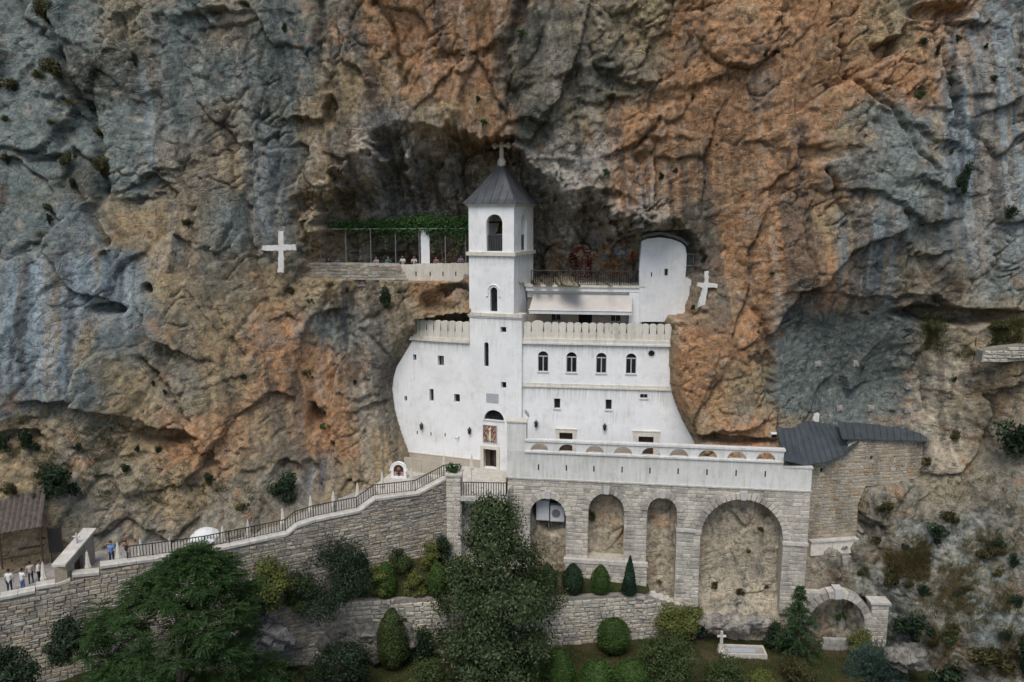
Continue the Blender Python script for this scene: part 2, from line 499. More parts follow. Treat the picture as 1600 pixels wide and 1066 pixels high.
def build_cliff():
    STEP = 0.12
    xs = np.arange(-57, 60, STEP); zs = np.arange(-23, 49, STEP)
    X, Z = np.meshgrid(xs, zs); shp = X.shape
    X = X.ravel().astype(np.float32); Z = Z.ravel().astype(np.float32)
    # base surface from the surveyed points
    pts = np.array([P(a, b, y) for a, b, y in CTRL])
    for pl, lo, hi in ((PL_A, 795, 1260),):
        for a in range(lo, hi, 50):
            for b in (790, 860, 930):
                q = pl.shift(-1.3); u, z = q.uz(a, b); w = q.w(u, z); pts = np.vstack([pts, [w[0], w[1], w[2]]])
    cx, cz, cy = pts[:, 0], pts[:, 2], pts[:, 1]
    K = np.sqrt((cx[:, None] - cx) ** 2 + (cz[:, None] - cz) ** 2 + 1.0)
    A = np.block([[K, np.stack([np.ones_like(cx), cx, cz], 1)], [np.stack([np.ones_like(cx), cx, cz]), np.zeros((3, 3))]])
    A[:len(cx), :len(cx)] += np.eye(len(cx)) * -0.3
    sol = np.linalg.solve(A, np.concatenate([cy, [0, 0, 0]]))
    Y = np.zeros_like(X)
    for i in range(len(cx)):
        Y += np.float32(sol[i]) * np.sqrt((X - cx[i]) ** 2 + (Z - cz[i]) ** 2 + 1.0).astype(np.float32)
    Y += np.float32(sol[-3]) + X * np.float32(sol[-2]) + Z * np.float32(sol[-1])
    px, py = proj(X, Y, Z)
    wob = fbm(X * .25, Y * .25, Z * .25, 4, 5) * 16 + fbm(X * .9, Y * .9, Z * .9, 3, 8) * 8
    qx, qy = px + wob, py + fbm(X * .25, Y * .25 + 9, Z * .25, 4, 6) * 12
    amp = np.ones_like(X)
    # the great alcove over the terraces
    lip = [(462, 440), (470, 405), (474, 365), (456, 318), (500, 288), (535, 250), (560, 205), (610, 188), (660, 190), (722, 206), (795, 212), (835, 262), (900, 290), (960, 303), (1010, 328), (1060, 352), (1094, 385), (1098, 430), (1080, 450)]
    cave = lip + [(1005, 452), (835, 452), (735, 446), (630, 444)]
    kx = px + wob * 1.7 + 9 * fbm(X * 2.2, Y * 2.2, Z * 2.2, 2, 7); ky = qy + (qy - py) * .9 + 9 * fbm(X * 2.2, Y * 2.2, Z * 2.2, 2, 17)
    ins = in_poly(kx, ky, cave)
    dl = dist_line(kx, ky, lip)
    prof = 1 - np.exp(-dl / (60.0 + 55 * (1 - sstep(600, 720, px)) - 48 * np.exp(-((px - 775) / 75) ** 2)))
    deep = 9.5 + 1.0 * sstep(820, 880, px)
    floor_y = np.interp(px, [460, 630, 735, 835, 1010, 1100], [436, 440, 444, 447, 452, 452])
    cut = ins * sstep(0, 3, floor_y - py)
    Y = Y + cut * prof * deep
    # centre of the alcove behind the belfry stands further out
    cc = np.exp(-(((px - 770) / 55) ** 2) - ((py - 270) / 60) ** 2)
    Y = Y - cut * cc * 1.2
    for hx, hy, rx, ry, dp in ((560, 262, 36, 52, 4.0), (520, 300, 26, 30, 2.5), (640, 262, 24, 60, 2.4), (497, 360, 14, 44, 3.2), (700, 285, 22, 70, 2.6), (905, 312, 52, 26, 4.2), (1000, 350, 50, 22, 3.6), (860, 290, 24, 22, 2.4), (955, 335, 40, 22, 2.5), (1060, 385, 26, 20, 1.5)):
        e = np.sqrt(((kx - hx) / rx) ** 2 + ((ky - hy) / ry) ** 2); Y = Y - cut * dp * (1 - sstep(.35, 1.1, e))
    # hollows
    for hx, hy, rx, ry, dp in ((162, 487, 26, 13, 3.0), (226, 456, 12, 10, 1.8), (491, 652, 15, 24, 2.6), (250, 685, 60, 18, 2.2), (446, 735, 22, 20, 1.2), (862, 800, 28, 34, 1.6), (1330, 955, 20, 22, 1.5),
                               (1510, 497, 110, 14, 3.2), (478, 735, 12, 20, 0.7), (700, 470, 36, 26, 1.5), (1150, 690, 70, 9, 1.8), (1000, 245, 20, 12, .5), (518, 175, 10, 26, 1.4), (1470, 20, 50, 14, 1.2), (15, 690, 40, 12, 1.2)):
        e = np.sqrt(((qx - hx) / rx) ** 2 + ((qy - hy) / ry) ** 2)
        Y = Y + dp * (1 - sstep(0.55, 1.15, e))
    # overhanging steps: rock below the line is set back
    STEPS = [([(60, 628), (140, 640), (200, 655), (262, 668), (300, 700), (350, 735)], 1.6, 45), ([(1290, 168), (1350, 160), (1425, 190), (1500, 235)], .7, 40), ([(1288, 232), (1350, 240), (1420, 272), (1490, 300)], 1.0, 35),
             ([(1300, 300), (1380, 300), (1450, 350), (1480, 345)], .9, 40), ([(1150, 462), (1210, 450), (1330, 468), (1425, 470)], 1.3, 30), ([(1425, 488), (1470, 470), (1540, 482), (1620, 490)], 1.2, 20),
             ([(540, 642), (575, 634), (614, 630)], .9, 30), ([(1095, 690), (1140, 672), (1205, 655)], 1.5, 30), ([(290, 30), (340, 18), (390, 22)], .8, 40), ([(395, 220), (415, 205), (440, 192), (480, 192)], 1.0, 25),
             ([(1190, 225), (1240, 238), (1285, 222)], .6, 22), ([(1240, 302), (1290, 285), (1300, 270)], .5, 22), ([(1380, 60), (1430, 30), (1520, 36)], 1.2, 35), ([(905, 252), (950, 245), (1005, 215)], .8, 40),
             ([(520, 122), (580, 120), (650, 150), (700, 178)], -1.1, 18), ([(740, 75), (790, 60), (800, 130)], .8, 40), ([(870, 120), (930, 100), (990, 130)], .9, 50), ([(830, 215), (900, 165), (960, 150)], .8, 40),
             ([(215, 310), (260, 300), (300, 320)], .7, 30), ([(0, 650), (40, 665), (75, 700)], 1.0, 30), ([(230, 270), (280, 268), (300, 258)], .6, 25), ([(460, 590), (500, 600), (560, 620)], .5, 30),
             ([(0, 170), (50, 155), (100, 160)], .6, 40), ([(60, 240), (110, 236), (150, 242)], .7, 40), ([(1300, 720), (1400, 760)], 0, 20), ([(1540, 150), (1600, 160)], .8, 40), ([(1490, 170), (1560, 168), (1620, 176)], .9, 50),
             ([(1390, 350), (1440, 400), (1500, 395)], .8, 35), ([(1190, 90), (1130, 110), (1075, 140)], .5, 30), ([(380, 700), (320, 710), (300, 742)], .6, 30), ([(640, 610), (560, 560), (520, 500)], .0, 30)]
    brk = np.clip(.45 + 1.5 * fbm(X * .33, Y * .33, Z * .33, 3, 61), 0, 1.3)
    jagx = 7 * np.round(2.2 * fbm(X * .55, Y * .55, Z * .55, 2, 62)) / 2.2 + 5 * fbm(X * 2.4, Y * 2.4, Z * 2.4, 2, 64); jagy = 9 * np.round(2.2 * fbm(X * .55, Y * .55 + 7, Z * .55, 2, 63)) / 2.2 + 5 * fbm(X * 2.4, Y * 2.4, Z * 2.4, 2, 65)
    q0x, q0y = qx, qy
    qx, qy = qx + jagx, qy + jagy
    for ln, a, r in STEPS:
        a = a * brk
        d = dist_line(qx, qy, ln)
        lx = np.array([p[0] for p in ln]); ly = np.array([p[1] for p in ln]); o = np.argsort(lx)
        below = sstep(-2, 3, qy - np.interp(qx, lx[o], ly[o]))
        Y = Y + a * below * np.exp(-d / r) - 0.35 * a * (1 - below) * np.exp(-d / (r * .5))
    # open cracks
    qx, qy = q0x + .4 * jagx, q0y + .4 * jagy
    CR = [([(58, 0), (78, 60), (92, 118), (128, 172), (150, 215), (168, 300)], 1.4, 7), ([(168, 300), (150, 335), (160, 380)], .9, 6), ([(0, 235), (60, 240), (118, 240), (160, 258)], .6, 4), ([(100, 290), (120, 250), (110, 235)], .7, 6),
          ([(505, 0), (502, 90), (515, 140)], .8, 7), ([(592, 0), (620, 55), (636, 90), (632, 130)], .8, 4), ([(820, 0), (800, 50), (785, 90), (800, 150)], 1.0, 10), ([(1320, 55), (1322, 110), (1370, 150), (1420, 200), (1470, 262)], .7, 4),
          ([(1490, 60), (1484, 120), (1492, 200)], .8, 5), ([(1290, 270), (1305, 320), (1328, 345)], .6, 4), ([(250, 600), (300, 660)], .5, 4), ([(210, 565), (262, 612), (290, 655)], .5, 4), ([(330, 470), (350, 520), (375, 560)], .7, 7),
          ([(1192, 560), (1210, 640)], .8, 6), ([(1180, 490), (1200, 560), (1208, 620)], .7, 6), ([(1440, 560), (1450, 640)], .7, 4), ([(610, 480), (560, 520), (600, 560)], .4, 5), ([(990, 230), (1035, 185)], .5, 4), ([(1060, 500), (1100, 490)], .3, 3),
          ([(560, 445), (548, 520), (556, 600)], .7, 9), ([(520, 450), (505, 520), (520, 560)], .5, 7), ([(390, 230), (388, 320), (395, 420)], .5, 5), ([(432, 220), (430, 300), (436, 360)], .5, 5), ([(1340, 800), (1400, 900)], .5, 6), ([(1290, 830), (1370, 930), (1400, 960)], .5, 6)]
    for ln, a, wd in CR:
        Y = Y + a * np.exp(-(dist_line(qx, qy, ln) / wd) ** 2)
    # rock keeps behind the walls that are built against it
    def pin(poly, pl, off, soft, inside=4.0):
        nonlocal Y, amp
        s = sdist(px, py, poly)
        yp = pl.yat(X)
        k = sstep(-soft, 0, s)
        Y = np.where(s > 0, np.maximum(Y, yp + off + np.minimum(s * .12, inside)), Y * (1 - k) + k * (yp + off))
        amp *= 1 - 0.8 * sstep(-soft * .6, 2, s)
    pin(LEFT_OUT, PL_L, 0.25, 26); pin(RIGHT_OUT, PL_R, 0.2, 16)
    s = sdist(px, py, [(640, 540), (640, 430), (735, 440), (735, 250), (836, 250), (836, 452), (1060, 452), (1085, 480), (1045, 520), (1045, 545)])
    core = sdist(px, py, [(650, 500), (735, 490), (745, 445), (1080, 452), (1050, 510), (1040, 760), (650, 750)])
    Y = np.where(core > 0, np.maximum(Y, 5 + np.minimum(core * .1, 5)), Y)
    s = sdist(px, py, [(795, 752), (1262, 765), (1252, 945), (1100, 960), (795, 930)])
    yp = PL_A.yat(X)
    k = sstep(-4, 6, s); Y = Y * (1 - k) + k * np.maximum(Y, yp + 0.9); amp *= 1 - .55 * k
    s = sdist(px, py, [(1262, 700), (1345, 690), (1440, 684), (1440, 745), (1350, 760), (1330, 850), (1262, 850)])
    k = sstep(-10, 4, s); Y = Y * (1 - k) + k * np.maximum(Y, PL_H.yat(X) + .25); amp *= 1 - .7 * k
    Y = np.where(in_poly(px, py, [(1205, 652), (1270, 645), (1450, 672), (1440, 745), (1262, 760), (1220, 730)]), np.maximum(Y, PL_H.yat(X) + .3), Y)
    s = sdist(px, py, [(1255, 900), (1355, 905), (1392, 940), (1392, 1010), (1255, 1010)])
    k = sstep(-8, 4, s); Y = Y * (1 - k) + k * np.maximum(Y, PL_B.yat(X) + .8); amp *= 1 - .5 * k
    # behind the stair wall runs the path
    Y = np.where(Z < 6, np.where((X < -4) & (Z < 2.5), np.maximum(Y, PL_S.yat(X) + 3.6 + .6 * sstep(0, 3, Z)), Y), Y)
    # ---------------- relief
    Nx, Ny, Nz = X, Y, Z
    warp = fbm(X * .12, Y * .12, Z * .12, 3, 31) * 1.6
    # upright faces, pillars and blocks
    relief = fbm(X * .15 + warp, Y * .12, Z * .06 + warp * .5, 4, 40) * 1.3
    c_, s_ = cos(radians(14)), sin(radians(14))
    j1 = 1.3 * fbm(X * .3, Y * .3, Z * .25, 3, 71); j2 = 1.3 * fbm(X * .3, Y * .3, Z * .25, 3, 72)
    xr = (X + warp) * c_ - Z * s_; zr = (X + warp) * s_ + Z * c_
    v, r, f1, f2 = worley((xr + j1) / 5.0, Y / 6.0, (zr + j2) / 8.5, 3)
    relief += .42 * r[0] + 1.8 * v[0] * r[1] + .9 * v[2] * r[2]
    edge = f2 - f1
    relief += .15 * np.exp(-(edge / .025) ** 2)
    v, r, f1, f2b = worley((xr + fbm(X * .5, Y * .5, Z * .5, 2, 77) * .8) / 1.7, Y / 2.2, zr / 2.6, 9)
    blocky = .25 + .75 * sstep(-.05, .3, fbm(X * .11, Y * .11, Z * .11, 2, 90) + .03)
    relief += blocky * (.14 * r[0] + .45 * v[0] * r[1] + .36 * v[2] * r[2] + .07 * np.exp(-((f2b - f1) / .04) ** 2))
    relief += .15 * fbm(X * .5 + warp, Y * .45, Z * .22, 6, 55, .62, ridged=True) + .1 * fbm(X * 1.4, Y * 1.4, Z * .8, 4, 58, .62)
    c2, s2 = cos(radians(28)), sin(radians(28)); bed = sstep(.05, .4, fbm(X * .09, Y * .09, Z * .09, 2, 95))
    relief += .22 * bed * fbm((X * c2 + Z * s2) * .15, Y * .15, (Z * c2 - X * s2) * 1.5, 3, 96, .6, ridged=True)
    v, r, f1, f2c = worley(X / .6, Y / .8, Z / .75, 21)
    relief += .14 * (r[0] * .7 + v[2] * r[2] * 2 + v[0] * r[1] * 2) * (0.35 + .65 * blocky) + .06 * np.exp(-((f2c - f1) / .07) ** 2) * blocky
    # short open joints that climb to the right
    ja = X * cos(radians(33)) + Z * sin(radians(33)); jb = -X * sin(radians(33)) + Z * cos(radians(33))
    wj = 1.1 * fbm(X * .45, Y * .45, Z * .45, 3, 401)
    v, r, g1, g2 = worley((ja + wj) / 4.2, Y / 6.0, (jb + wj * .8) / 1.5, 33)
    jgate = sstep(.16, .34, fbm(X * .3, Y * .3, Z * .3, 3, 402)); joint = np.exp(-((g2 - g1) / .035) ** 2) * jgate
    v, r, g1, g2 = worley((X + wj) / 2.4, Y / 6.0, (Z + wj) / 3.2, 34)
    joint2 = np.exp(-((g2 - g1) / .03) ** 2) * sstep(.2, .36, fbm(X * .28 + 30, Y * .28, Z * .28, 3, 403))
    relief += .42 * joint + .22 * joint2
    flute = fbm(X * 1.1, Z * 0, Z * .07, 3, 66)          # water flutes
    relief += .22 * flute * (1 - .8 * cut) * sstep(0.0, .4, fbm(X * .07, Y * .07, Z * .05, 2, 12) + .2)
    Y = Y + relief * amp * (.8 + .7 * cut * prof)
    # second look at the place of every point, now with its true depth
    for poly, pl, off in ((LEFT_OUT, PL_L, 0.2), (RIGHT_OUT, PL_R, 0.2)):
        p2x, p2y = proj(X, Y, Z); s = sdist(p2x, p2y, poly)
        Y = np.where(s > -1.5, np.maximum(Y, pl.yat(X) + off), Y)
    Y = np.where((X < -4.5) & (Z < 2.0), np.maximum(Y, PL_S.yat(X) + 2.9), Y)
    p2x, p2y = proj(X, Y, Z)
    for _ in range(4):
        p2x, p2y = proj(X, Y, Z)
        for poly, pl, off in (([(998, 365), (1076, 362), (1090, 380), (1088, 432), (1086, 470), (1078, 494), (998, 500)], PL_R.shift(-2.25), .9), ([(1262, 715), (1340, 684), (1443, 680), (1442, 750), (1352, 764), (1340, 845), (1262, 845)], PL_H, .3), ([(1258, 900), (1350, 905), (1392, 938), (1392, 1012), (1258, 1012)], PL_B, .7)):
            s = sdist(p2x, p2y, poly); Y = np.where(s > -3, np.maximum(Y, pl.yat(X) + off), Y)
    p2x, p2y = proj(X, Y, Z)
    # ---------------- colour of the stone
    ROWS = ["GGtGtGSOOODtTOOOOTOB",
            "GDDGGGTTOOSDtOOOOOOB",
            "GGGGtGTKTODtOOOOTGTB",
            "GDGtTBTKKPKkOOOOOGGB",
            "GBTTGGTKKPKkktOOTBGB",
            "BBBTtTTTOSttttOOOttG",
            "BTBtTOGtTTTTTOOVVVtT",
            "BGTtTOOtTTTTTOTVVVPT",
            "TtTOOTOTTTTTTTOtVVPt",
            "TStTtSTTTTTPPPPPTStS",
            "TtSSStttttPPPPPPSSGS",
            "ttSStttttttPPPPPSGSG",
            "ttSStttttttttPPPSGSG",
            "ttSStttttttttPPSSGSS"]
    PAL = {'G': (.172, .204, .190), 'B': (.175, .208, .208), 'b': (.22, .23, .232), 'O': (.400, .228, .118), 'o': (.46, .295, .175), 'T': (.335, .256, .150), 't': (.262, .226, .160),
           'D': (.095, .10, .085), 'd': (.145, .145, .13), 'S': (.215, .200, .155), 'K': (.37, .345, .305), 'k': (.33, .305, .27), 'P': (.47, .405, .30), 'V': (.146, .166, .154)}  # K and k: alcove rock painted paler to brighten its shade
    tab = np.array([[PAL[c] for c in row] for row in ROWS], np.float32)
    jx = p2x + 44 * fbm(X * .17, Y * .17, Z * .17, 4, 101, .6) + 22 * fbm(X * .9, Y * .9, Z * .9, 3, 102)
    jy = p2y + 44 * fbm(X * .17, Y * .17, Z * .17, 4, 103, .6) + 22 * fbm(X * .9, Y * .9, Z * .9, 3, 104)
    gx = np.clip(jx / 80 - .5, 0, 18.999); gy = np.clip(jy / 80 - .5, 0, 12.999)
    ix = gx.astype(int); iy = gy.astype(int)
    fx = sstep(.15, .85, gx - ix)[:, None]; fy = sstep(.15, .85, gy - iy)[:, None]
    col = (tab[iy, ix] * (1 - fx) + tab[iy, ix + 1] * fx) * (1 - fy) + (tab[iy + 1, ix] * (1 - fx) + tab[iy + 1, ix + 1] * fx) * fy
    def blend(mask, c):
        nonlocal col
        m = np.clip(mask, 0, 1)[:, None]; col = col * (1 - m) + np.array(c, np.float32) * m
    def reg(x0, y0, x1, y1, s=25):
        return sstep(x0 - s, x0 + s, jx) * (1 - sstep(x1 - s, x1 + s, jx)) * sstep(y0 - s, y0 + s, jy) * (1 - sstep(y1 - s, y1 + s, jy))
    low_mask = sstep(740, 800, jy)
    zx = p2x + 14 * fbm(X * .5, Y * .5, Z * .2, 3, 105); zy = p2y + 25 * fbm(X * .5, Z * 0, Z * .1, 3, 106)
    def reg2(x0, y0, x1, y1, s=14):
        return sstep(x0 - s, x0 + s, zx) * (1 - sstep(x1 - s, x1 + s, zx)) * sstep(y0 - s, y0 + s, zy) * (1 - sstep(y1 - 2 * s, y1 + 2 * s, zy))
    # natural mottling: grey crust, rust, pale fresh breaks
    n1 = fbm(X * .35, Y * .35, Z * .3, 5, 120, .6); n2 = fbm(X * .5 + 40, Y * .5, Z * .4, 5, 140, .6); n3 = fbm(X * 1.4, Y * 1.4, Z * 1.2, 4, 160, .6)
    blend(.42 * sstep(.15, .42, n1), (.178, .2, .186))
    blend(.45 * sstep(.2, .45, n2) * (1 - reg(0, 0, 420, 300)), (.44, .235, .115))
    blend(.45 * sstep(.2, .5, n3), (.44, .37, .28))
    blend(.6 * sstep(.22, .5, -n3), (.09, .085, .075))
    n4 = fbm(X * .28 + 9, Y * .28, Z * .28, 4, 180, .6); blend(.32 * sstep(.1, .4, n4) * (1 - reg(0, 0, 420, 300)), (.25, .225, .14))
    # the sloping buttress grey patch
    blend(.85 * reg(1215, 480, 1425, 655, 14), (.142, .164, .152))
    blend(.8 * reg(1300, 160, 1480, 300, 18) * sstep(-.3, .2, n1 + .2), (.205, .23, .215))
    # mineral streaks that run down the face
    st = fbm(X * 1.35 + .14 * Z, Z * 0, Z * .045, 4, 200, .6); st2 = fbm(X * 2.1 + .2 * Z, Z * 0, Z * .07, 4, 230, .6)
    for x0, y0, x1, y1, k in ((0, 405, 115, 625, 1.0), (100, 395, 215, 500, .9), (1480, 20, 1620, 330, .95), (1310, 330, 1400, 470, .8), (392, 225, 432, 400, .9), (270, 330, 300, 430, .6), (470, 710, 525, 770, .8), (1440, 300, 1600, 420, .6), (215, 90, 260, 300, .5)):
        m = reg2(x0, y0, x1, y1, 14)
        blend(.55 * k * m, (.30, .245, .18)); blend(k * m * sstep(.0, .09, st), (.205, .258, .278)); blend(.85 * k * m * sstep(.06, .18, -st2), (.10, .108, .115)); blend(.5 * k * m * sstep(.2, .3, st2), (.36, .41, .42))
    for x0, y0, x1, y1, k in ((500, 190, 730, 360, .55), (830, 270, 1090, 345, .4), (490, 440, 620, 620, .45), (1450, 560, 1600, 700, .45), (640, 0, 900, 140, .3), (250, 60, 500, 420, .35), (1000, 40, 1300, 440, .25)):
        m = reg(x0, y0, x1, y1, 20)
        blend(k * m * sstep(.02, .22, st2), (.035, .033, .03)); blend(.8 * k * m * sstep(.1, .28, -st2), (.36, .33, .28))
    st3 = fbm(X * .7 + .1 * Z, Z * 0 + 3, Z * .045, 5, 300, .65); wet = sstep(-.05, .3, fbm(X * .06, Y * .06, Z * .05, 3, 310))
    blend(.6 * wet * sstep(.12, .3, st3) * (1 - low_mask), (.085, .085, .08)); blend(.35 * wet * sstep(.15, .32, -st3) * (1 - low_mask), (.42, .38, .32))
    # black lichen speckle, dirt and crevice shade painted into cracks and joints
    sp = fbm(X * 3.1, Y * 3.1, Z * 3.1, 3, 260, .7)
    blend(.85 * sstep(.12, .25, sp) * reg(90, 50, 200, 170, 30), (.02, .022, .018)); blend(.5 * sstep(.25, .4, sp), (.05, .048, .042))
    blend(.5 * sstep(.3, .45, -sp), (.36, .33, .28))
    crack = np.exp(-(edge / .035) ** 2) + .6 * np.exp(-((f2b - f1) / .03) ** 2) * 0
    blend(.45 * np.clip(joint + .6 * joint2, 0, 1), (.05, .05, .042))
    blend(.3 * crack * sstep(-.1, .2, n2), (.06, .055, .045))
    # scree and dry soil low on both sides
    low = reg(1290, 780, 1700, 1200, 30)
    blend(low * .7 * sstep(0, .25, n2), (.17, .135, .085)); blend(low * .8 * sstep(.05, .3, sp), (.07, .07, .062)); blend(low * .6 * sstep(.1, .3, -sp), (.30, .295, .28))
    # faint paintings on the back wall of the alcove
    col = np.clip(col, .012, .6)
    n = len(X)
    V = np.stack([X, Y, Z], 1)
    h, w = shp
    idx = np.arange(n).reshape(shp)
    Fq = np.stack([idx[:-1, :-1].ravel(), idx[:-1, 1:].ravel(), idx[1:, 1:].ravel(), idx[1:, :-1].ravel()], 1)
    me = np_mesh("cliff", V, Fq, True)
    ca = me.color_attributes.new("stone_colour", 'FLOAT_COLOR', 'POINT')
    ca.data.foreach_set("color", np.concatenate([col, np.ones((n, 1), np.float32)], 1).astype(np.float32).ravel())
    m, nt, b = newmat("rock", 0.92, 0.2)
    at = N(nt, "ShaderNodeAttribute"); at.attribute_name = "stone_colour"
    f = noise(nt, wpos(nt), 2.2, 5, 0.72)
    c = mix(nt, 0.8, at.outputs["Color"], ramp(nt, f, [(0.3, (0.42, 0.42, 0.44)), (0.47, (1.1, 1.1, 1.1)), (0.7, (1.9, 1.85, 1.75))]), 'MULTIPLY')
    f2_ = noise(nt, wpos(nt, (1.4, 1.4, .5)), 9, 3, 0.72)
    c = mix(nt, 0.6, c, ramp(nt, f2_, [(0.3, (0.5, 0.5, 0.5)), (0.7, (1.4, 1.4, 1.4))]), 'MULTIPLY')
    nt.links.new(c, b.inputs["Base Color"])
    def mathn(op, p, q):
        n = nt.nodes.new("ShaderNodeMath"); n.operation = op
        for v_, k in ((p, 0), (q, 1)):
            if isinstance(v_, (int, float)): n.inputs[k].default_value = v_
            else: nt.links.new(v_, n.inputs[k])
        return n.outputs[0]
    def crevice(scale, stretch, dist):
        wv = wpos(nt, stretch); nz = N(nt, "ShaderNodeTexNoise"); nz.inputs["Scale"].default_value = scale * .8; nz.inputs["Detail"].default_value = 2; nt.links.new(wv, nz.inputs["Vector"])
        va = nt.nodes.new("ShaderNodeVectorMath"); va.operation = 'MULTIPLY_ADD'; nt.links.new(nz.outputs["Color"], va.inputs[0]); va.inputs[1].default_value = (dist,) * 3; nt.links.new(wv, va.inputs[2])
        vo = N(nt, "ShaderNodeTexVoronoi"); vo.feature = 'DISTANCE_TO_EDGE'; vo.inputs["Scale"].default_value = scale; nt.links.new(va.outputs[0], vo.inputs["Vector"])
        mr = N(nt, "ShaderNodeMapRange"); mr.inputs[2].default_value = .045; nt.links.new(vo.outputs["Distance"], mr.inputs[0]); mr.inputs[1].default_value = 0.0
        return mr.outputs[0]
    gate = N(nt, "ShaderNodeMapRange"); gate.inputs[1].default_value = .46; gate.inputs[2].default_value = .6; nt.links.new(noise(nt, wpos(nt), .45, 1), gate.inputs[0])
    cr1 = mathn('MAXIMUM', crevice(.8, (1, 1, 1.5), 1.1), gate.outputs[0])
    h1 = mathn('ADD', mathn('MULTIPLY', noise(nt, wpos(nt, (1, 1, 1.7)), 3.0, 4, 0.74), 1.3), mathn('MULTIPLY', noise(nt, wpos(nt), 14, 2, 0.75), .9))
    hh_ = mathn('ADD', h1, mathn('MULTIPLY', cr1, .7))
    bump(nt, b, hh_, 0.8, 0.16)
    o = mesh_obj("cliff", me, m)
    tag(o, "towering orange and grey limestone cliff with a wide alcove", None, kind="structure")
    grid = Y.reshape(shp)
    def at_arr(x, z):
        j = np.clip(np.rint((x - xs[0]) / STEP).astype(int), 0, len(xs) - 1); i = np.clip(np.rint((z - zs[0]) / STEP).astype(int), 0, len(zs) - 1)
        return grid[i, j]
    return at_arr
import time as _t
_t0 = _t.time()
CLIFF_A = build_cliff()
print("cliff", _t.time() - _t0)
def on_cliff_many(px, py):
    """points of the cliff seen in those directions (marching from the front)"""
    px = np.asarray(px, float); py = np.asarray(py, float)
    dx = (px - CX) / F; dy = (CY - py) / F; ry = _cp + dy * _sp; rz = -_sp + dy * _cp
    res = np.full((len(px), 3), np.nan)
    for k in range(440):
        Yk = -30 + k * 0.1; t = (Yk - CAM[1]) / ry; x = dx * t; z = CAM[2] + rz * t
        hit = np.isnan(res[:, 0]) & (CLIFF_A(x, z) <= Yk)
        res[hit] = np.stack([x, np.full_like(x, Yk), z], 1)[hit]
    bad = np.isnan(res[:, 0])
    for i in np.where(bad)[0]: res[i] = P(px[i], py[i], 0.0)
    return res
def on_cliff(px, py): return on_cliff_many([px], [py])[0]
# ------------------------------------------------------------------ masonry
RNG = random.Random(7)
def _stone_variants(irr, n, seed):
    rg = random.Random(seed); out = []
    for k in range(n):
        j = lambda a: rg.uniform(-a, a)
        e = 0.06 + irr * .05; c = .13 + irr * .06
        base = [(-.5 + j(e * .5), 0, -.5 + j(e)), (.5 + j(e * .5), 0, -.5 + j(e)), (.5 + j(e * .5), 0, .5 + j(e)), (-.5 + j(e * .5), 0, .5 + j(e))]
        shoulder = [(x * .97, -.55, z * .95) for x, y, z in base]
        front = [(x * (1 - c * .8) + j(.03), -1 + j(.25), z * (1 - c * 1.6) + j(.05)) for x, y, z in base]
        mid = (j(.15), -1.1 + j(.2), j(.12))
        V = base + shoulder + front + [mid]
        Fc = []
        for a in range(4):
            b = (a + 1) % 4
            Fc += [(a, b, 4 + b, 4 + a), (4 + a, 4 + b, 8 + b, 8 + a), (8 + a, 8 + b, 12)]
        me = bpy.data.meshes.new("stone"); me.from_pydata(V, [], Fc); me.update(); out.append((me, V, Fc))
    return out
SV_CUT = _stone_variants(0.0, 6, 1); SV_RUB = _stone_variants(1.0, 8, 2)
_svm = {}
def variant_mesh(var, i, mat):
    k = (id(var), i, mat.name)
    if k not in _svm:
        m = var[i][0].copy(); m.materials.clear(); m.materials.append(mat); _svm[k] = m
    return _svm[k]
def ivals(rings, z):
    xs = []
    for ring in rings:
        n = len(ring)
        for i in range(n):
            (x0, z0), (x1, z1) = ring[i], ring[(i + 1) % n]
            if (z0 > z) != (z1 > z): xs.append(x0 + (x1 - x0) * (z - z0) / (z1 - z0))
    xs.sort(); return list(zip(xs[::2], xs[1::2]))
def isect(a, b):
    return [(max(p[0], q[0]), min(p[1], q[1])) for p in a for q in b if min(p[1], q[1]) - max(p[0], q[0]) > .05]
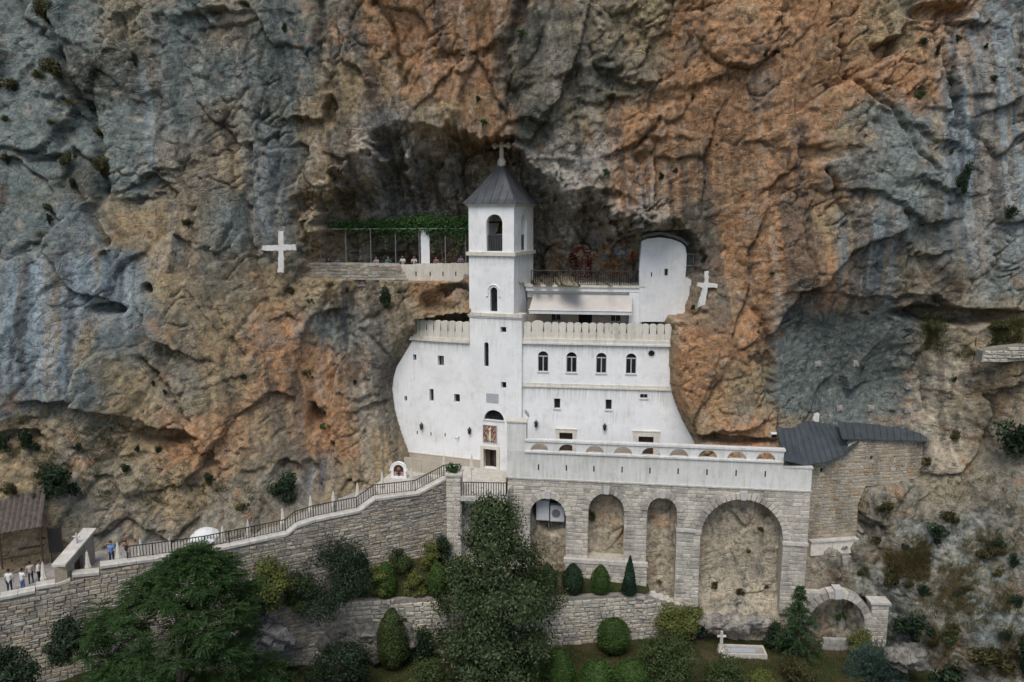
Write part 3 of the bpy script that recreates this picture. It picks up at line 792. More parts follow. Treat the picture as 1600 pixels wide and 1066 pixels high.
def masonry(parent, pl, outer, holes, row, wmin, wmax, mat, out=0.0, var=None, irr=0.0, proud=.06, name="stone", most=300, grow_holes=None):
    var = var or SV_CUT; mat = MATS[mat]
    rings = [outer] + list(grow_holes if grow_holes is not None else holes)
    z = min(p[1] for p in outer); zt = max(p[1] for p in outer); st = []
    while z < zt - .08:
        h = min(row * RNG.uniform(.82, 1.2) if irr else row * RNG.uniform(.92, 1.08), zt - z)
        iv = isect(isect(ivals(rings, z + h * .12), ivals(rings, z + h * .5)), ivals(rings, z + h * .88))
        for a, b in iv:
            u = a
            while b - u > .06:
                w = RNG.uniform(wmin, wmax)
                if b - u - w < wmin * .6: w = b - u
                if w > wmax * 1.5: w = (b - u) / 2
                if irr and RNG.random() < .25 and w > wmin * 1.3:
                    k = RNG.uniform(.4, .6); st.append((u, u + w, z, z + h * k)); st.append((u, u + w, z + h * k, z + h))
                else: st.append((u, u + w, z, z + h))
                u += w
        z += h
    def area(s):
        w = pl.w((s[0] + s[1]) / 2, (s[2] + s[3]) / 2); k = scale_at(w)
        q = proj(*w); vis = 1.0 if -5 < q[0] < 1605 and q[1] < 1070 else 0.02
        return vis * min(s[1] - s[0], 2.5 * (s[3] - s[2])) * (s[3] - s[2]) * k * k
    st.sort(key=area, reverse=True)
    pinv = Matrix.LocRotScale(parent.location, parent.rotation_euler, None).inverted()
    V = []; Fc = []
    for i, (a, b, c, d) in enumerate(st):
        w = b - a; h = d - c
        g = .025
        rot = Matrix.Rotation(RNG.gauss(0, .05 if irr else .006), 4, 'Y')
        dep = proud * RNG.uniform(.6, 1.5)
        M = pl.matrix((a + b) / 2 + (RNG.uniform(-.02, .02) if irr else 0), (c + d) / 2, out) @ rot @ Matrix.Diagonal((max(.05, w - g), dep, max(.05, h - g), 1))
        k = RNG.randrange(len(var))
        if RNG.random() < .5: M = M @ Matrix.Diagonal((-1, 1, -1, 1))
        if i < most:
            o = bpy.data.objects.new(name, variant_mesh(var, k, mat)); COL.objects.link(o)
            o.parent = parent; o.matrix_parent_inverse = pinv; o.matrix_basis = M
        else:
            n = len(V); V += [tuple(M @ Vector(p)) for p in var[k][1]]; Fc += [tuple(n + q for q in f) for f in var[k][2]]
    if V:
        me = bpy.data.meshes.new("stonework"); me.from_pydata(V, [], Fc); me.update()
        o = mesh_obj("stonework", me, mat, parent); o["kind"] = "stuff"
def arch_stones(parent, pl, c, zs, r, depth, n, mat, out, thick, key=True, a0=0.0, a1=pi, name="voussoir"):
    """a ring of wedge stones and a keystone"""
    for i in range(n):
        if key and i == n // 2: continue
        t0 = a0 + (a1 - a0) * i / n + .012; t1 = a0 + (a1 - a0) * (i + 1) / n - .012
        j = RNG.uniform(-.015, .02)
        vs_ = []
        for o in (out + j, out - thick):
            for rr, t in ((r, t0), (r, t1), (r + depth, t1), (r + depth, t0)):
                vs_.append(pl.w(c + rr * cos(t), zs + rr * sin(t), o))
        MB().add(vs_, [(0, 3, 2, 1), (4, 5, 6, 7), (0, 1, 5, 4), (1, 2, 6, 5), (2, 3, 7, 6), (3, 0, 4, 7)]).build(name, MATS[mat], parent)
    if key:
        w = (a1 - a0) * r / n * .62
        m = MB(); z0 = zs + r - .06; z1 = zs + r + depth * 1.25
        vs_ = [pl.w(c + s * ww, z, o) for o in (out + .08, out - thick) for s, ww, z in ((-1, w * .85, z0), (1, w * .85, z0), (1, w * 1.15, z1), (-1, w * 1.15, z1))]
        m.add(vs_, [(0, 1, 2, 3), (5, 4, 7, 6), (0, 4, 5, 1), (1, 5, 6, 2), (2, 6, 7, 3), (3, 7, 4, 0)]).build("keystone", MATS["dressed"], parent)

# ------------------------------------------------------------------ windows, rails, small fittings
def window(parent, pl, r, kind="plain", out=0.0, recess=.28, pane="glass_dark", sill=True, name="window"):
    u0, u1, z0, z1 = r; w = u1 - u0
    me = MB()
    if kind == "arch" or kind == "arch2":
        ring = archring(u0 - .02, u1 + .02, z0 - .02, z1 + .02, 12)
        me.add([pl.w(u, z, out - recess) for u, z in ring] + [pl.w(u, z, out - recess - .05) for u, z in ring], [tuple(range(len(ring)))])
    elif kind == "lunette":
        ring = [(u0, z0), (u1, z0)] + [((u0 + u1) / 2 + w / 2 * cos(pi * k / 14), z0 + (z1 - z0) * sin(pi * k / 14)) for k in range(1, 14)]
        me.add([pl.w(u, z, out - recess) for u, z in ring], [tuple(range(len(ring)))])
    else:
        me.pbox(pl, u0 - .02, u1 + .02, z0 - .02, z1 + .02, out - recess - .04, out - recess)
    p = me.build(name, MATS[pane], parent)
    f = MB(); t = .055
    if kind == "arch2":
        zs = z1 - w / 2; c = (u0 + u1) / 2
        f.pbox(pl, u0, u0 + t, z0, zs, out - recess, out - recess + .07); f.pbox(pl, u1 - t, u1, z0, zs, out - recess, out - recess + .07)
        f.pbox(pl, c - .05, c + .05, z0 + t, zs - t, out - recess, out - recess + .075); f.pbox(pl, u0 + t, u1 - t, z0, z0 + t, out - recess, out - recess + .07)
        f.pbox(pl, u0, u1, zs - t, zs + .05, out - recess, out - recess + .08)
    elif kind == "plain" and w > .3:
        f.pbox(pl, u0, u0 + t, z0, z1, out - recess, out - recess + .05); f.pbox(pl, u1 - t, u1, z0, z1, out - recess, out - recess + .05)
        f.pbox(pl, u0 + t, u1 - t, z0, z0 + t, out - recess, out - recess + .05); f.pbox(pl, u0 + t, u1 - t, z1 - t, z1, out - recess, out - recess + .05)
        if w > .6: f.pbox(pl, (u0 + u1) / 2 - .02, (u0 + u1) / 2 + .02, z0 + t, z1 - t, out - recess, out - recess + .045)
    if f.v: f.build("frame", MATS["frame_grey"], p)
    if sill and w > .3:
        MB().pbox(pl, u0 - .08, u1 + .08, z0 - .09, z0 - .004, out - recess + .01, out + .07).build("sill", MATS["dressed"], p)
    return p
def railing(parent, a, b, h=1.0, gap=.14, post=1.6, rad=.02, name="railing", mat="black_iron"):
    """one run of bars between two 3-D feet; handrail and posts are its pieces"""
    a = Vector(a); b = Vector(b); L = (b - a).length; up = Vector((0, 0, 1)); n = max(2, int(L / gap))
    m = MB()
    for i in range(1, n): p = a.lerp(b, i / n); m.tube([p + up * .08, p + up * h], rad, 4, False)
    o = m.build(name, MATS[mat], parent)
    MB().tube([a + up * h, b + up * h], .04, 6).build("handrail", MATS[mat], o)
    MB().tube([a + up * .08, b + up * .08], .018, 5).build("bottom_rail", MATS[mat], o)
    k = max(1, round(L / post))
    for i in range(k + 1):
        p = a.lerp(b, i / k); MB().tube([p, p + up * (h + .04)], .04, 6).build("post", MATS[mat], o)
    return o
def lantern(pl, px, py, label, out=0.0):
    u, z = pl.uz(px, py)
    t = empty("wall_lantern", pl.w(u, z, out), pl.rz, label, "lantern", "black lanterns on the white walls")
    c = Vector(pl.w(u, z, out + .24)); m = Matrix.Identity(4)
    MB().lathe([(.05, -.3), (.13, -.2), (.16, .12), (.19, .14)], c, 6).build("lamp_body", MATS["black_iron"], t)
    MB().lathe([(.21, .14), (.2, .17), (.05, .32), (.03, .38), (.012, .44)], c, 6).build("lamp_cap", MATS["black_iron"], t)
    MB().lathe([(.02, -.26), (.115, -.17), (.145, .11)], c + Vector((0, -.02, 0)), 6).build("lamp_glass", MATS["glass_dark"], t)
    MB().tube([pl.w(u, z + .1, out - .01), pl.w(u, z + .3, out + .1), pl.w(u, z + .42, out + .24)], .02, 5).build("bracket", MATS["black_iron"], t)
    MB().pbox(pl, u - .07, u + .07, z - .1, z + .22, out, out + .025).build("wall_plate", MATS["black_iron"], t)

# ------------------------------------------------------------------ rain stains that hang below ledges and sills
def rain_stains(mat, levels):
    nt = mat.node_tree; b = nt.nodes["Principled BSDF"]; src = b.inputs["Base Color"].links[0].from_socket
    g = nt.nodes.new("ShaderNodeNewGeometry"); sx = nt.nodes.new("ShaderNodeSeparateXYZ"); nt.links.new(g.outputs["Position"], sx.inputs[0])
    def m(op, a, c):
        n = nt.nodes.new("ShaderNodeMath"); n.operation = op; n.use_clamp = op == 'MULTIPLY'
        for v, i in ((a, 0), (c, 1)):
            if isinstance(v, (int, float)): n.inputs[i].default_value = v
            else: nt.links.new(v, n.inputs[i])
        return n.outputs[0]
    tot = None
    for z, x0, x1, L in levels:
        mr = N(nt, "ShaderNodeMapRange"); nt.links.new(sx.outputs[2], mr.inputs[0]); mr.inputs[1].default_value = z - L; mr.inputs[2].default_value = z; mr.inputs[3].default_value = 0; mr.inputs[4].default_value = 1
        k = m('MULTIPLY', mr.outputs[0], m('LESS_THAN', sx.outputs[2], z + .05)); k = m('MULTIPLY', k, m('GREATER_THAN', sx.outputs[0], x0)); k = m('MULTIPLY', k, m('LESS_THAN', sx.outputs[0], x1))
        tot = k if tot is None else m('MAXIMUM', tot, k)
    st = noise(nt, wpos(nt, (2.6, 2.6, .12)), 2.2, 3, .7)
    d = m('MULTIPLY', tot, ramp(nt, st, [(.38, (0, 0, 0)), (.66, (1, 1, 1))]))
    nt.links.new(mix(nt, m('MULTIPLY', d, .7), src, (.4, .39, .34)), b.inputs["Base Color"])
_zc, _zm, _zt, _zl = PL_R.uz(930, 540)[1], PL_R.uz(930, 607)[1], PL_L.uz(768, 496)[1], PL_L.uz(690, 534)[1]
_xl, _xt, _xr = PL_L.w(PL_L.uz(733, 600)[0], 0)[0], PL_L.w(0, 0)[0], 40
rain_stains(MATS["plaster"], [(_zc, _xt, _xr, 1.2), (_zm, _xt, _xr, 1.6), (_zt, _xl, _xt, 1.8), (_zl, -30, _xl, 1.3), (PL_L.uz(768, 400)[1], _xl - .3, _xt + 2, 1.0)])
rain_stains(MATS["plaster_old"], [(PL_A.uz(1020, 714)[1], -1, 40, 1.6)])

# ------------------------------------------------------------------ bell tower
W_ = MATS["plaster"]
u_l = PL_L.uz(733, 440)[0]; u_r = PL_L.uz(803, 440)[0]; DEP = 5.3
z_eave = PL_L.uz(768, 323)[1]; z_b1 = PL_L.uz(768, 397)[1]; z_b2 = PL_L.uz(768, 491)[1]
z_base = -0.05
tower = empty("bell_tower", PL_L.w((u_l + u_r) / 2, 0, -DEP / 2), PL_L.rz, "white square bell tower with dark pyramid roof and stone cross", "bell tower")
PL_TR = Plane(PL_L.xy(u_r), PL_L.xy(u_r, -1)); PL_TL = Plane(PL_L.xy(u_l, -DEP), PL_L.xy(u_l, -DEP + 1)); PL_TB = Plane(PL_L.xy(u_r, -DEP), PL_L.xy(u_r - 1, -DEP))
TW = u_r - u_l; T_ = .55
# belfry: four walls with arched openings
ab = pxrect(PL_L, 760, 785, 335, 393)
slab("wall", PL_L, rect(u_l, u_r, z_b1, z_eave), [archring(ab[0], ab[1], ab[2], ab[3])], T_, W_, tower)
ar = pxrect(PL_TR, 820, 829.5, 336, 393)
slab("wall", PL_TR, rect(T_, DEP - T_, z_b1, z_eave), [archring(DEP / 2 - .75, DEP / 2 + .75, ab[2], ab[3])], T_, W_, tower)
slab("wall", PL_TL, rect(T_, DEP - T_, z_b1, z_eave), [archring(DEP / 2 - .75, DEP / 2 + .75, ab[2], ab[3])], T_, W_, tower)
slab("wall", PL_TB, rect(0, TW, z_b1, z_eave), [archring(TW / 2 - .75, TW / 2 + .75, ab[2], ab[3])], T_, W_, tower)
MB().pbox(PL_L, u_l + .5, u_r - .5, z_b1 - .2, z_b1 + .02, -DEP + .5, -.5).build("belfry_floor", MATS["concrete"], tower)
MB().pbox(PL_L, u_l + .4, u_r - .4, z_eave - .2, z_eave - .05, -DEP + .4, -.4).build("belfry_ceiling", MATS["wood_dark"], tower)
railing(tower, PL_L.w(ab[0] + .03, ab[2] + .01, -.3), PL_L.w(ab[1] - .03, ab[2] + .01, -.3), 1.35, .16, 3)
railing(tower, PL_TR.w(DEP / 2 - .72, ab[2] + .01, -.3), PL_TR.w(DEP / 2 + .72, ab[2] + .01, -.3), 1.35, .16, 3)
bell = MB().lathe([(.02, .95), (.22, .9), (.34, .6), (.4, .25), (.55, .02), (.56, 0)], PL_L.w((u_l + u_r) / 2, ab[2] + 1.5, -DEP / 2), 16).build("bell", simple("bronze", (.12, .09, .04), .4, .2, 3, metal=.8), tower, True)
MB().tube([PL_L.w(u_l + .4, ab[2] + 2.5, -DEP / 2), PL_L.w(u_r - .4, ab[2] + 2.5, -DEP / 2)], .09, 6).build("bell_beam", MATS["wood_dark"], tower)
# shaft
aw = pxrect(PL_L, 766, 777, 449, 487)
slab("wall", PL_L, rect(u_l, u_r, z_b2, z_b1), [archring(*aw)], T_, W_, tower)
slab("wall", PL_TR, rect(T_, DEP, z_b2 - 1, z_b1), [], T_, W_, tower)
slab("wall", PL_TL, rect(0, DEP - T_, z_b2 - 3, z_b1), [], T_, W_, tower)
window(tower, PL_L, aw, "arch", sill=False)
c_ = (aw[0] + aw[1]) / 2; r_ = (aw[1] - aw[0]) / 2 + .22; zs_ = aw[3] - (aw[1] - aw[0]) / 2
hood = MB().tube([PL_L.w(c_ - r_ - .16, zs_ - .5, .03), PL_L.w(c_ - r_, zs_ - .45, .03)] + [PL_L.w(c_ + r_ * cos(pi - pi * k / 12), zs_ + r_ * sin(pi * k / 12), .03) for k in range(13)] + [PL_L.w(c_ + r_, zs_ - .45, .03), PL_L.w(c_ + r_ + .16, zs_ - .5, .03)], .065, 6).build("hood_mould", W_, tower)
# bands
def band(z0, z1, o, mat):
    MB().pbox(PL_L, u_l - o, u_r + o, z0, z1, -DEP - o, o).build("band", MATS[mat], tower)
band(z_b1 - .16, z_b1 + .16, .2, "plaster_cream"); band(z_eave - .004, z_eave + .14, .1, "plaster_old"); band(z_eave + .14, z_eave + .26, .24, "plaster_old")
u_lr = PL_L.uz(815, 600)[0]
MB().pbox(PL_L, u_l - .12, u_lr + .1, z_b2 - .2, z_b2 + .1, -1.2, .16).build("band", MATS["plaster_cream"], tower)
MB().pbox(PL_L, u_l - .06, u_lr + .05, z_b2 - .34, z_b2 - .2, -1.1, .09).build("band", MATS["plaster_old"], tower)
# foot of the tower, flush with the wing
zt_f = z_b2 - .2
door_r = pxrect(PL_L, 756, 776, 702, 738)
foot = [pxrect(PL_L, 782, 791, 511, 520), pxrect(PL_L, 783, 791, 597, 607)]
slit = pxrect(PL_L, 756.5, 763.5, 535, 573)
lun = pxrect(PL_L, 756, 787.5, 641, 657)
lun_ring = [(lun[0], lun[2]), (lun[1], lun[2])] + [((lun[0] + lun[1]) / 2 + (lun[1] - lun[0]) / 2 * cos(pi * k / 14), lun[2] + (lun[3] - lun[2]) * sin(pi * k / 14)) for k in range(1, 14)]
slab("wall", PL_L, rect(u_l, u_lr, z_base, zt_f), [rect(*f) for f in foot] + [archring(*slit), lun_ring, rect(door_r[0], door_r[1], z_base + .08, door_r[3])], .6, W_, tower)
for f in foot: window(tower, PL_L, f, sill=False)
window(tower, PL_L, slit, "arch", sill=False); window(tower, PL_L, lun, "lunette", sill=False)
MB().pbox(PL_L, lun[0] - .06, lun[1] + .06, lun[2] - .12, lun[2] - .004, -.2, .05).build("lunette_sill", MATS["dressed"], tower)
dr = MB().pbox(PL_L, door_r[0], door_r[1], z_base + .1, door_r[3], -.56, -.5).build("door", MATS["dark_void"], tower)
for k in (0, 1):
    a = door_r[0] + k * (door_r[1] - door_r[0]) * .62; MB().pbox(PL_L, a + .02, a + (door_r[1] - door_r[0]) * .36, z_base + .12, door_r[3] - .04, -.49, -.42).build("door_leaf", MATS["wood_dark"], dr)
fr = MB(); fw = .3
fr.pbox(PL_L, door_r[0] - fw, door_r[0], z_base, door_r[3], -.3, .09); fr.pbox(PL_L, door_r[1], door_r[1] + fw, z_base, door_r[3], -.3, .09); fr.pbox(PL_L, door_r[0] - fw, door_r[1] + fw, door_r[3], door_r[3] + fw, -.3, .1)
fr.build("door_frame", MATS["cream_stone"], dr)
pq = pxrect(PL_L, 760, 779, 615, 629)
pl_o = MB().pbox(PL_L, pq[0], pq[1], pq[2], pq[3], -.05, .05).build("plaque", MATS["marble_plaque"], tower)
for k in range(5):
    zz = pq[3] - .14 - k * .13; MB().pbox(PL_L, pq[0] + .1, pq[1] - .1 - .12 * (k % 2), zz - .03, zz, .05, .056).build("inscription_line", MATS["frame_grey"], pl_o)
# mosaic panel over the door: coloured tesserae in a dark frame
mo = pxrect(PL_L, 755.5, 776, 665, 691)
def mosaicmat():
    m, nt, b = newmat("mosaic", .5, .4)
    v = N(nt, "ShaderNodeTexVoronoi"); v.inputs["Scale"].default_value = 7.5; nt.links.new(wpos(nt, (1.4, .2, .7)), v.inputs["Vector"])
    sx = N(nt, "ShaderNodeSeparateColor"); nt.links.new(v.outputs["Color"], sx.inputs[0])
    nt.links.new(ramp(nt, sx.outputs[0], [(0, (.05, .04, .035)), (.3, (.22, .05, .035)), (.5, (.45, .38, .27)), (.75, (.3, .2, .12)), (1, (.08, .07, .08))]), b.inputs["Base Color"])
mosaicmat()
mp_ = MB().pbox(PL_L, mo[0], mo[1], mo[2], mo[3], -.05, .045).build("mosaic_panel", MATS["mosaic"], tower)
um = (mo[0] + mo[1]) / 2
fg = MB().pbox(PL_L, um - .1, um + .1, mo[2] + .15, mo[3] - .5, .045, .06); fg.lathe([(.01, -.13), (.11, -.08), (.13, 0), (.1, .1), (.01, .13)], PL_L.w(um, mo[3] - .36, .05), 8)
fg.build("standing_figure", MATS["cream_stone"], mp_)
b_ = MB(); t = .05
for q in ((mo[0] - t, mo[1] + t, mo[3], mo[3] + t), (mo[0] - t, mo[1] + t, mo[2] - t, mo[2]), (mo[0] - t, mo[0], mo[2], mo[3]), (mo[1], mo[1] + t, mo[2], mo[3])): b_.pbox(PL_L, *q, -.02, .07)
b_.build("panel_frame", MATS["frame_grey"], mp_)
# roof
za = PL_L.uz(784, 262)[1]; ce = PL_L.w((u_l + u_r) / 2, 0, -DEP / 2)
z0r = z_eave + .26; prof = [(1.0, 0), (.86, .11), (.5, .48), (.03, 1.0)]; ha = za - z0r + .4
hw, hd = TW / 2 + .38, DEP / 2 + .38
def rp(s, su, so, t): return PL_L.w((u_l + u_r) / 2 + su * hw * s, z0r + ha * t, -DEP / 2 + so * hd * s)
rm = MB()
for i, (s, t) in enumerate(prof): rm.v += [rp(s, a, b, t) for a, b in ((-1, 1), (1, 1), (1, -1), (-1, -1))]
for i in range(3):
    for k in range(4): rm.f.append((i * 4 + k, i * 4 + (k + 1) % 4, i * 4 + 4 + (k + 1) % 4, i * 4 + 4 + k))
rm.f += [(3, 2, 1, 0), (12, 13, 14, 15)]
roof = rm.build("roof", MATS["lead_roof"], tower)
def prof_at(s):
    for (s0, t0), (s1, t1) in zip(prof[:-1], prof[1:]):
        if s0 >= s >= s1: return t0 + (t1 - t0) * (s0 - s) / (s0 - s1)
    return 1.0
for side in range(4):
    for k in range(-3, 4):
        f = k / 3.6; pts = []
        for s in (1.0, .93, .86, .7, .5, .25, .05):
            if s < abs(f) + .01: break
            a, b = ((f / s, 1), (1, -f / s), (-f / s, -1), (-1, f / s))[side]
            p = rp(s, a, b, prof_at(s)); pts.append((p[0], p[1], p[2] + .025))
        if len(pts) > 1: MB().tube(pts, .035, 4).build("roof_seam", MATS["lead_roof"], roof)
for a, b in ((-1, 1), (1, 1), (1, -1), (-1, -1)):
    MB().tube([(lambda p: (p[0], p[1], p[2] + .02))(rp(s, a, b, t)) for s, t in prof], .06, 6).build("hip_ridge", MATS["lead_roof"], roof)
# stone cross on the apex
ca = Vector((ce[0], ce[1], z0r + ha)); cm = MB()
cm.lathe([(.12, -.3), (.34, -.05), (.4, .2), (.3, .48), (.14, .62)], ca, 12)
k_ = 1.85
cm.tube([ca + Vector((0, 0, .5)), ca + Vector((0, 0, .5 + k_))], [.24, .17], 6)
U = Vector((PL_L.u[0], PL_L.u[1], 0)); zc = .5 + k_ * .63
cm.tube([ca + U * -.62 + Vector((0, 0, zc)), ca + U * .62 + Vector((0, 0, zc))], .16, 6)
for d in (U * -.66 + Vector((0, 0, zc)), U * .66 + Vector((0, 0, zc)), Vector((0, 0, .5 + k_))):
    dd = (d - Vector((0, 0, zc))).normalized(); pr = U if abs(dd.z) > .5 else Vector((0, 0, 1))
    for q in (dd * .13, pr * .13, -pr * .13): cm.lathe([(.01, -.17), (.13, -.12), (.18, 0), (.13, .12), (.01, .17)], ca + d + q, 8)
cm.build("cross", MATS["cream_stone"], roof, True)

# ------------------------------------------------------------------ wing left of the tower
wl = empty("church_wing", PL_L.w(PL_L.uz(675, 700)[0], 0), PL_L.rz, "white church front left of the tower, curved edge built into the rock", "church")
ol = PL_L.poly(LEFT_OUT[1:-2]); uj = u_l
z_cl = PL_L.uz(690, 533)[1]
ol = [(uj, z_cl)] + [(u, min(z, z_cl)) for u, z in ol] + [(ol[-1][0] + .1, -.05), (uj, -.05)]
wins = [(645.5, 650.5, 554, 563.5), (684, 693.5, 556, 572), (671, 677.5, 608, 627.5), (709.5, 718.5, 616, 629), (632, 636, 619, 627)]
wr = [pxrect(PL_L, *w) for w in wins]
slab("wall", PL_L, ol, [rect(*r) for r in wr], .6, W_, wl)
for r in wr: window(wl, PL_L, r, sill=False, recess=.3)
for x, y in ((652, 676), (673.5, 678), (695.5, 679.5)):
    u, z = PL_L.uz(x, y); MB().pbox(PL_L, u - .05, u + .05, z - .16, z + .16, -.02, .006).build("drain_slit", MATS["dark_void"], wl)
u0 = PL_L.uz(641, 530)[0]
MB().pbox(PL_L, u0, uj + .02, z_cl - .05, z_cl + .12, -.55, .22).build("cornice", MATS["plaster_cream"], wl)
MB().pbox(PL_L, u0 + .05, uj + .02, z_cl + .12, z_cl + .3, -.5, .14).build("cornice", MATS["plaster_cream"], wl)
def merlon(parent, pl, ua, ub, z0, z1, out=0.0, tilt=0.0):
    w = ub - ua; c = (ua + ub) / 2; r = w / 2 - .012
    zs = z1 - r * .55
    ring = [(c - r * .97, z0), (c + r * .97, z0), (c + r * .86, z0 + (zs - z0) * .5), (c + r * .98, zs - .12), (c + r, zs)] + [(c + r * cos(pi * k / 8), zs + r * .55 * sin(pi * k / 8)) for k in range(1, 8)] + [(c - r, zs), (c - r * .98, zs - .12), (c - r * .86, z0 + (zs - z0) * .5)]
    slab("merlon", pl, [(u + (z - z0) * tilt, z) for u, z in ring], [], .3, MATS["plaster_cream"], parent, out)
ua = PL_L.uz(645, 520)[0]; z0 = z_cl + .3; z1 = PL_L.uz(690, 501)[1]
nm = 8; stp = (uj - ua) / nm
for k in range(nm): merlon(wl, PL_L, ua + k * stp, ua + (k + 1) * stp, z0, z1)
MB().pbox(PL_L, ua + .1, uj, z0, z0 + .62, -.27, -.06).build("parapet_wall", MATS["plaster_cream"], wl)
# tiled plinth along the foot
zt = PL_L.uz(700, 714)[1]; ub_ = PL_L.uz(637, 720)[0]; ue = door_r[0] - .35; npn = 9
for k in range(npn):
    a = ub_ + (ue - ub_) * k / npn; MB().pbox(PL_L, a + .006, a + (ue - ub_) / npn - .006, -.02, zt + RNG.uniform(-.01, .01), 0.0, .05).build("plinth_panel", MATS["panel_tile"], wl)
MB().pbox(PL_L, ub_, ue, zt + .012, zt + .1, -.01, .09).build("plinth_cap", MATS["cream_stone"], wl)
lantern(PL_L, 660, 666, "black wall lantern on the white front near its curved rock edge")
lantern(PL_L, 735, 673, "black wall lantern on the white wall left of the mosaic panel")
cmr = PL_L.uz(717, 682)
cmo = empty("security_camera", PL_L.w(*cmr), PL_L.rz, "small white camera with black lens on the wall left of the entrance", "camera")
MB().pbox(PL_L, cmr[0] - .06, cmr[0] + .06, cmr[1] - .06, cmr[1] + .06, 0, .08).build("mount", MATS["white_metal"], cmo)
MB().tube([PL_L.w(cmr[0], cmr[1] - .05, .1), PL_L.w(cmr[0] - .16, cmr[1] - .12, .32)], .07, 8).build("housing", MATS["white_metal"], cmo)
MB().tube([PL_L.w(cmr[0] - .16, cmr[1] - .12, .32), PL_L.w(cmr[0] - .18, cmr[1] - .13, .35)], .055, 8).build("lens", MATS["black_iron"], cmo)

# ------------------------------------------------------------------ wing right of the tower
wrg = empty("residence_wing", PL_R.w(8, 0), PL_R.rz, "white wing right of the tower with four arched windows in a row", "church")
z_cr = PL_R.uz(930, 538)[1]; uR0 = PL_R.uz(815.5, 600)[0] - .1
orr = [(u, z) for u, z in PL_R.poly(RIGHT_OUT[2:-1])]
outer = [(uR0, -.3)] + [(uR0, z_cr)] + [(orr[0][0], z_cr)] + orr + [(orr[-1][0], -.3)]
aws = [pxrect(PL_R, x, x + 16.2, y, y + 32) for x, y in ((840.5, 549), (885, 550.5), (931.5, 551.5), (978, 552.5))]
rws = [pxrect(PL_R, 865.5, 875.5, 623, 639), pxrect(PL_R, 946, 956, 624.5, 641), pxrect(PL_R, 1000, 1012, 616, 623)]
rnd = PL_R.uz(1018, 552.5)
rring = [(rnd[0] + .3 * cos(2 * pi * k / 16), rnd[1] + .3 * sin(2 * pi * k / 16)) for k in range(16)]
zfl = PL_A.uz(800, 748)[1] - .2
d1 = pxrect(PL_R, 874, 894.5, 676, 700); d2 = pxrect(PL_R, 997.5, 1021, 682, 705)
holes = [archring(*a) for a in aws] + [rect(*r) for r in rws] + [rring] + [rect(d[0], d[1], zfl, d[3]) for d in (d1, d2)]
slab("wall", PL_R, outer, holes, .6, W_, wrg)
for a in aws: window(wrg, PL_R, a, "arch2", recess=.2)
for r in rws: window(wrg, PL_R, r, recess=.3)
po = MB().add([PL_R.w(u, z, -.2) for u, z in rring], [tuple(range(16))]).build("round_window", MATS["glass_dark"], wrg)
MB().tube([PL_R.w(u, z, .01) for u, z in rring + rring[:1]], .045, 6, False).build("frame", MATS["dressed"], po)
for d, fw in ((d1, .34), (d2, .5)):
    dd = MB().pbox(PL_R, d[0], d[1], zfl, d[3], -.5, -.42).build("door", MATS["wood_dark"], wrg)
    f = MB(); f.pbox(PL_R, d[0] - fw, d[0], zfl, d[3], -.25, .1); f.pbox(PL_R, d[1], d[1] + fw, zfl, d[3], -.25, .1); f.pbox(PL_R, d[0] - fw, d[1] + fw, d[3], d[3] + fw * .9, -.25, .11)
    f.pbox(PL_R, d[0] - fw - .06, d[1] + fw + .06, d[3] + fw * .9, d[3] + fw * .9 + .08, -.2, .16); f.build("door_frame", MATS["cream_stone"], dd)
ue = PL_R.uz(1047, 537)[0]
MB().pbox(PL_R, uR0 + .1, ue + .15, z_cr - .06, z_cr + .1, -.55, .24).build("cornice", MATS["plaster_old"], wrg)
MB().pbox(PL_R, uR0 + .1, ue + .2, z_cr + .1, z_cr + .42, -.5, .15).build("cornice", MATS["plaster_cream"], wrg)
zm = PL_R.uz(930, 606)[1]; ue2 = PL_R.uz(1051, 606)[0]
MB().pbox(PL_R, uR0 + .1, ue2, zm - .07, zm + .07, -.1, .14).build("string_course", MATS["plaster_cream"], wrg)
MB().pbox(PL_R, uR0 + .1, ue2 - .05, zm + .07, zm + .3, -.1, .06).build("string_course", MATS["plaster_cream"], wrg)
bx = [817.6, 830, 849.5] + [849.5 + 11.78 * k for k in range(1, 18)]
zmt = PL_R.uz(930, 505)[1]
for a, b in zip(bx[:-1], bx[1:]):
    merlon(wrg, PL_R, PL_R.uz(a, 520)[0], PL_R.uz(b, 520)[0], z_cr + .42, zmt + (.12 if b - a > 15 else 0), 0.0)
MB().pbox(PL_R, PL_R.uz(819, 520)[0], PL_R.uz(1046, 520)[0], z_cr + .42, z_cr + 1.0, -.28, -.07).build("parapet_wall", MATS["plaster_cream"], wrg)
MB().pbox(PL_R, uR0 + .2, ue, z_cr - .5, z_cr - .06, -6.5, -.6).build("roof_terrace", MATS["concrete"], wrg)
MB().pbox(PL_L, ua + .2, uj - .05, z_cl - .5, z_cl - .05, -5, -.62).build("roof_terrace", MATS["concrete"], wl)
zpl = PL_R.uz(950, 697)[1]
for a_, b_p in ((PL_R.uz(826, 700)[0], d1[0] - .345), (d1[1] + .345, d2[0] - .51), (d2[1] + .51, PL_R.uz(1086, 705)[0])):
    MB().pbox(PL_R, a_, b_p, zfl - .1, zpl, -.01, .07).build("terrace_plinth", MATS["beige_wall"], wrg)
lantern(PL_R, 838, 662, "black wall lantern beside the white pier on the terrace", 0.0)
lantern(PL_R, 945, 667, "black wall lantern between the two stone framed doors", 0.0)

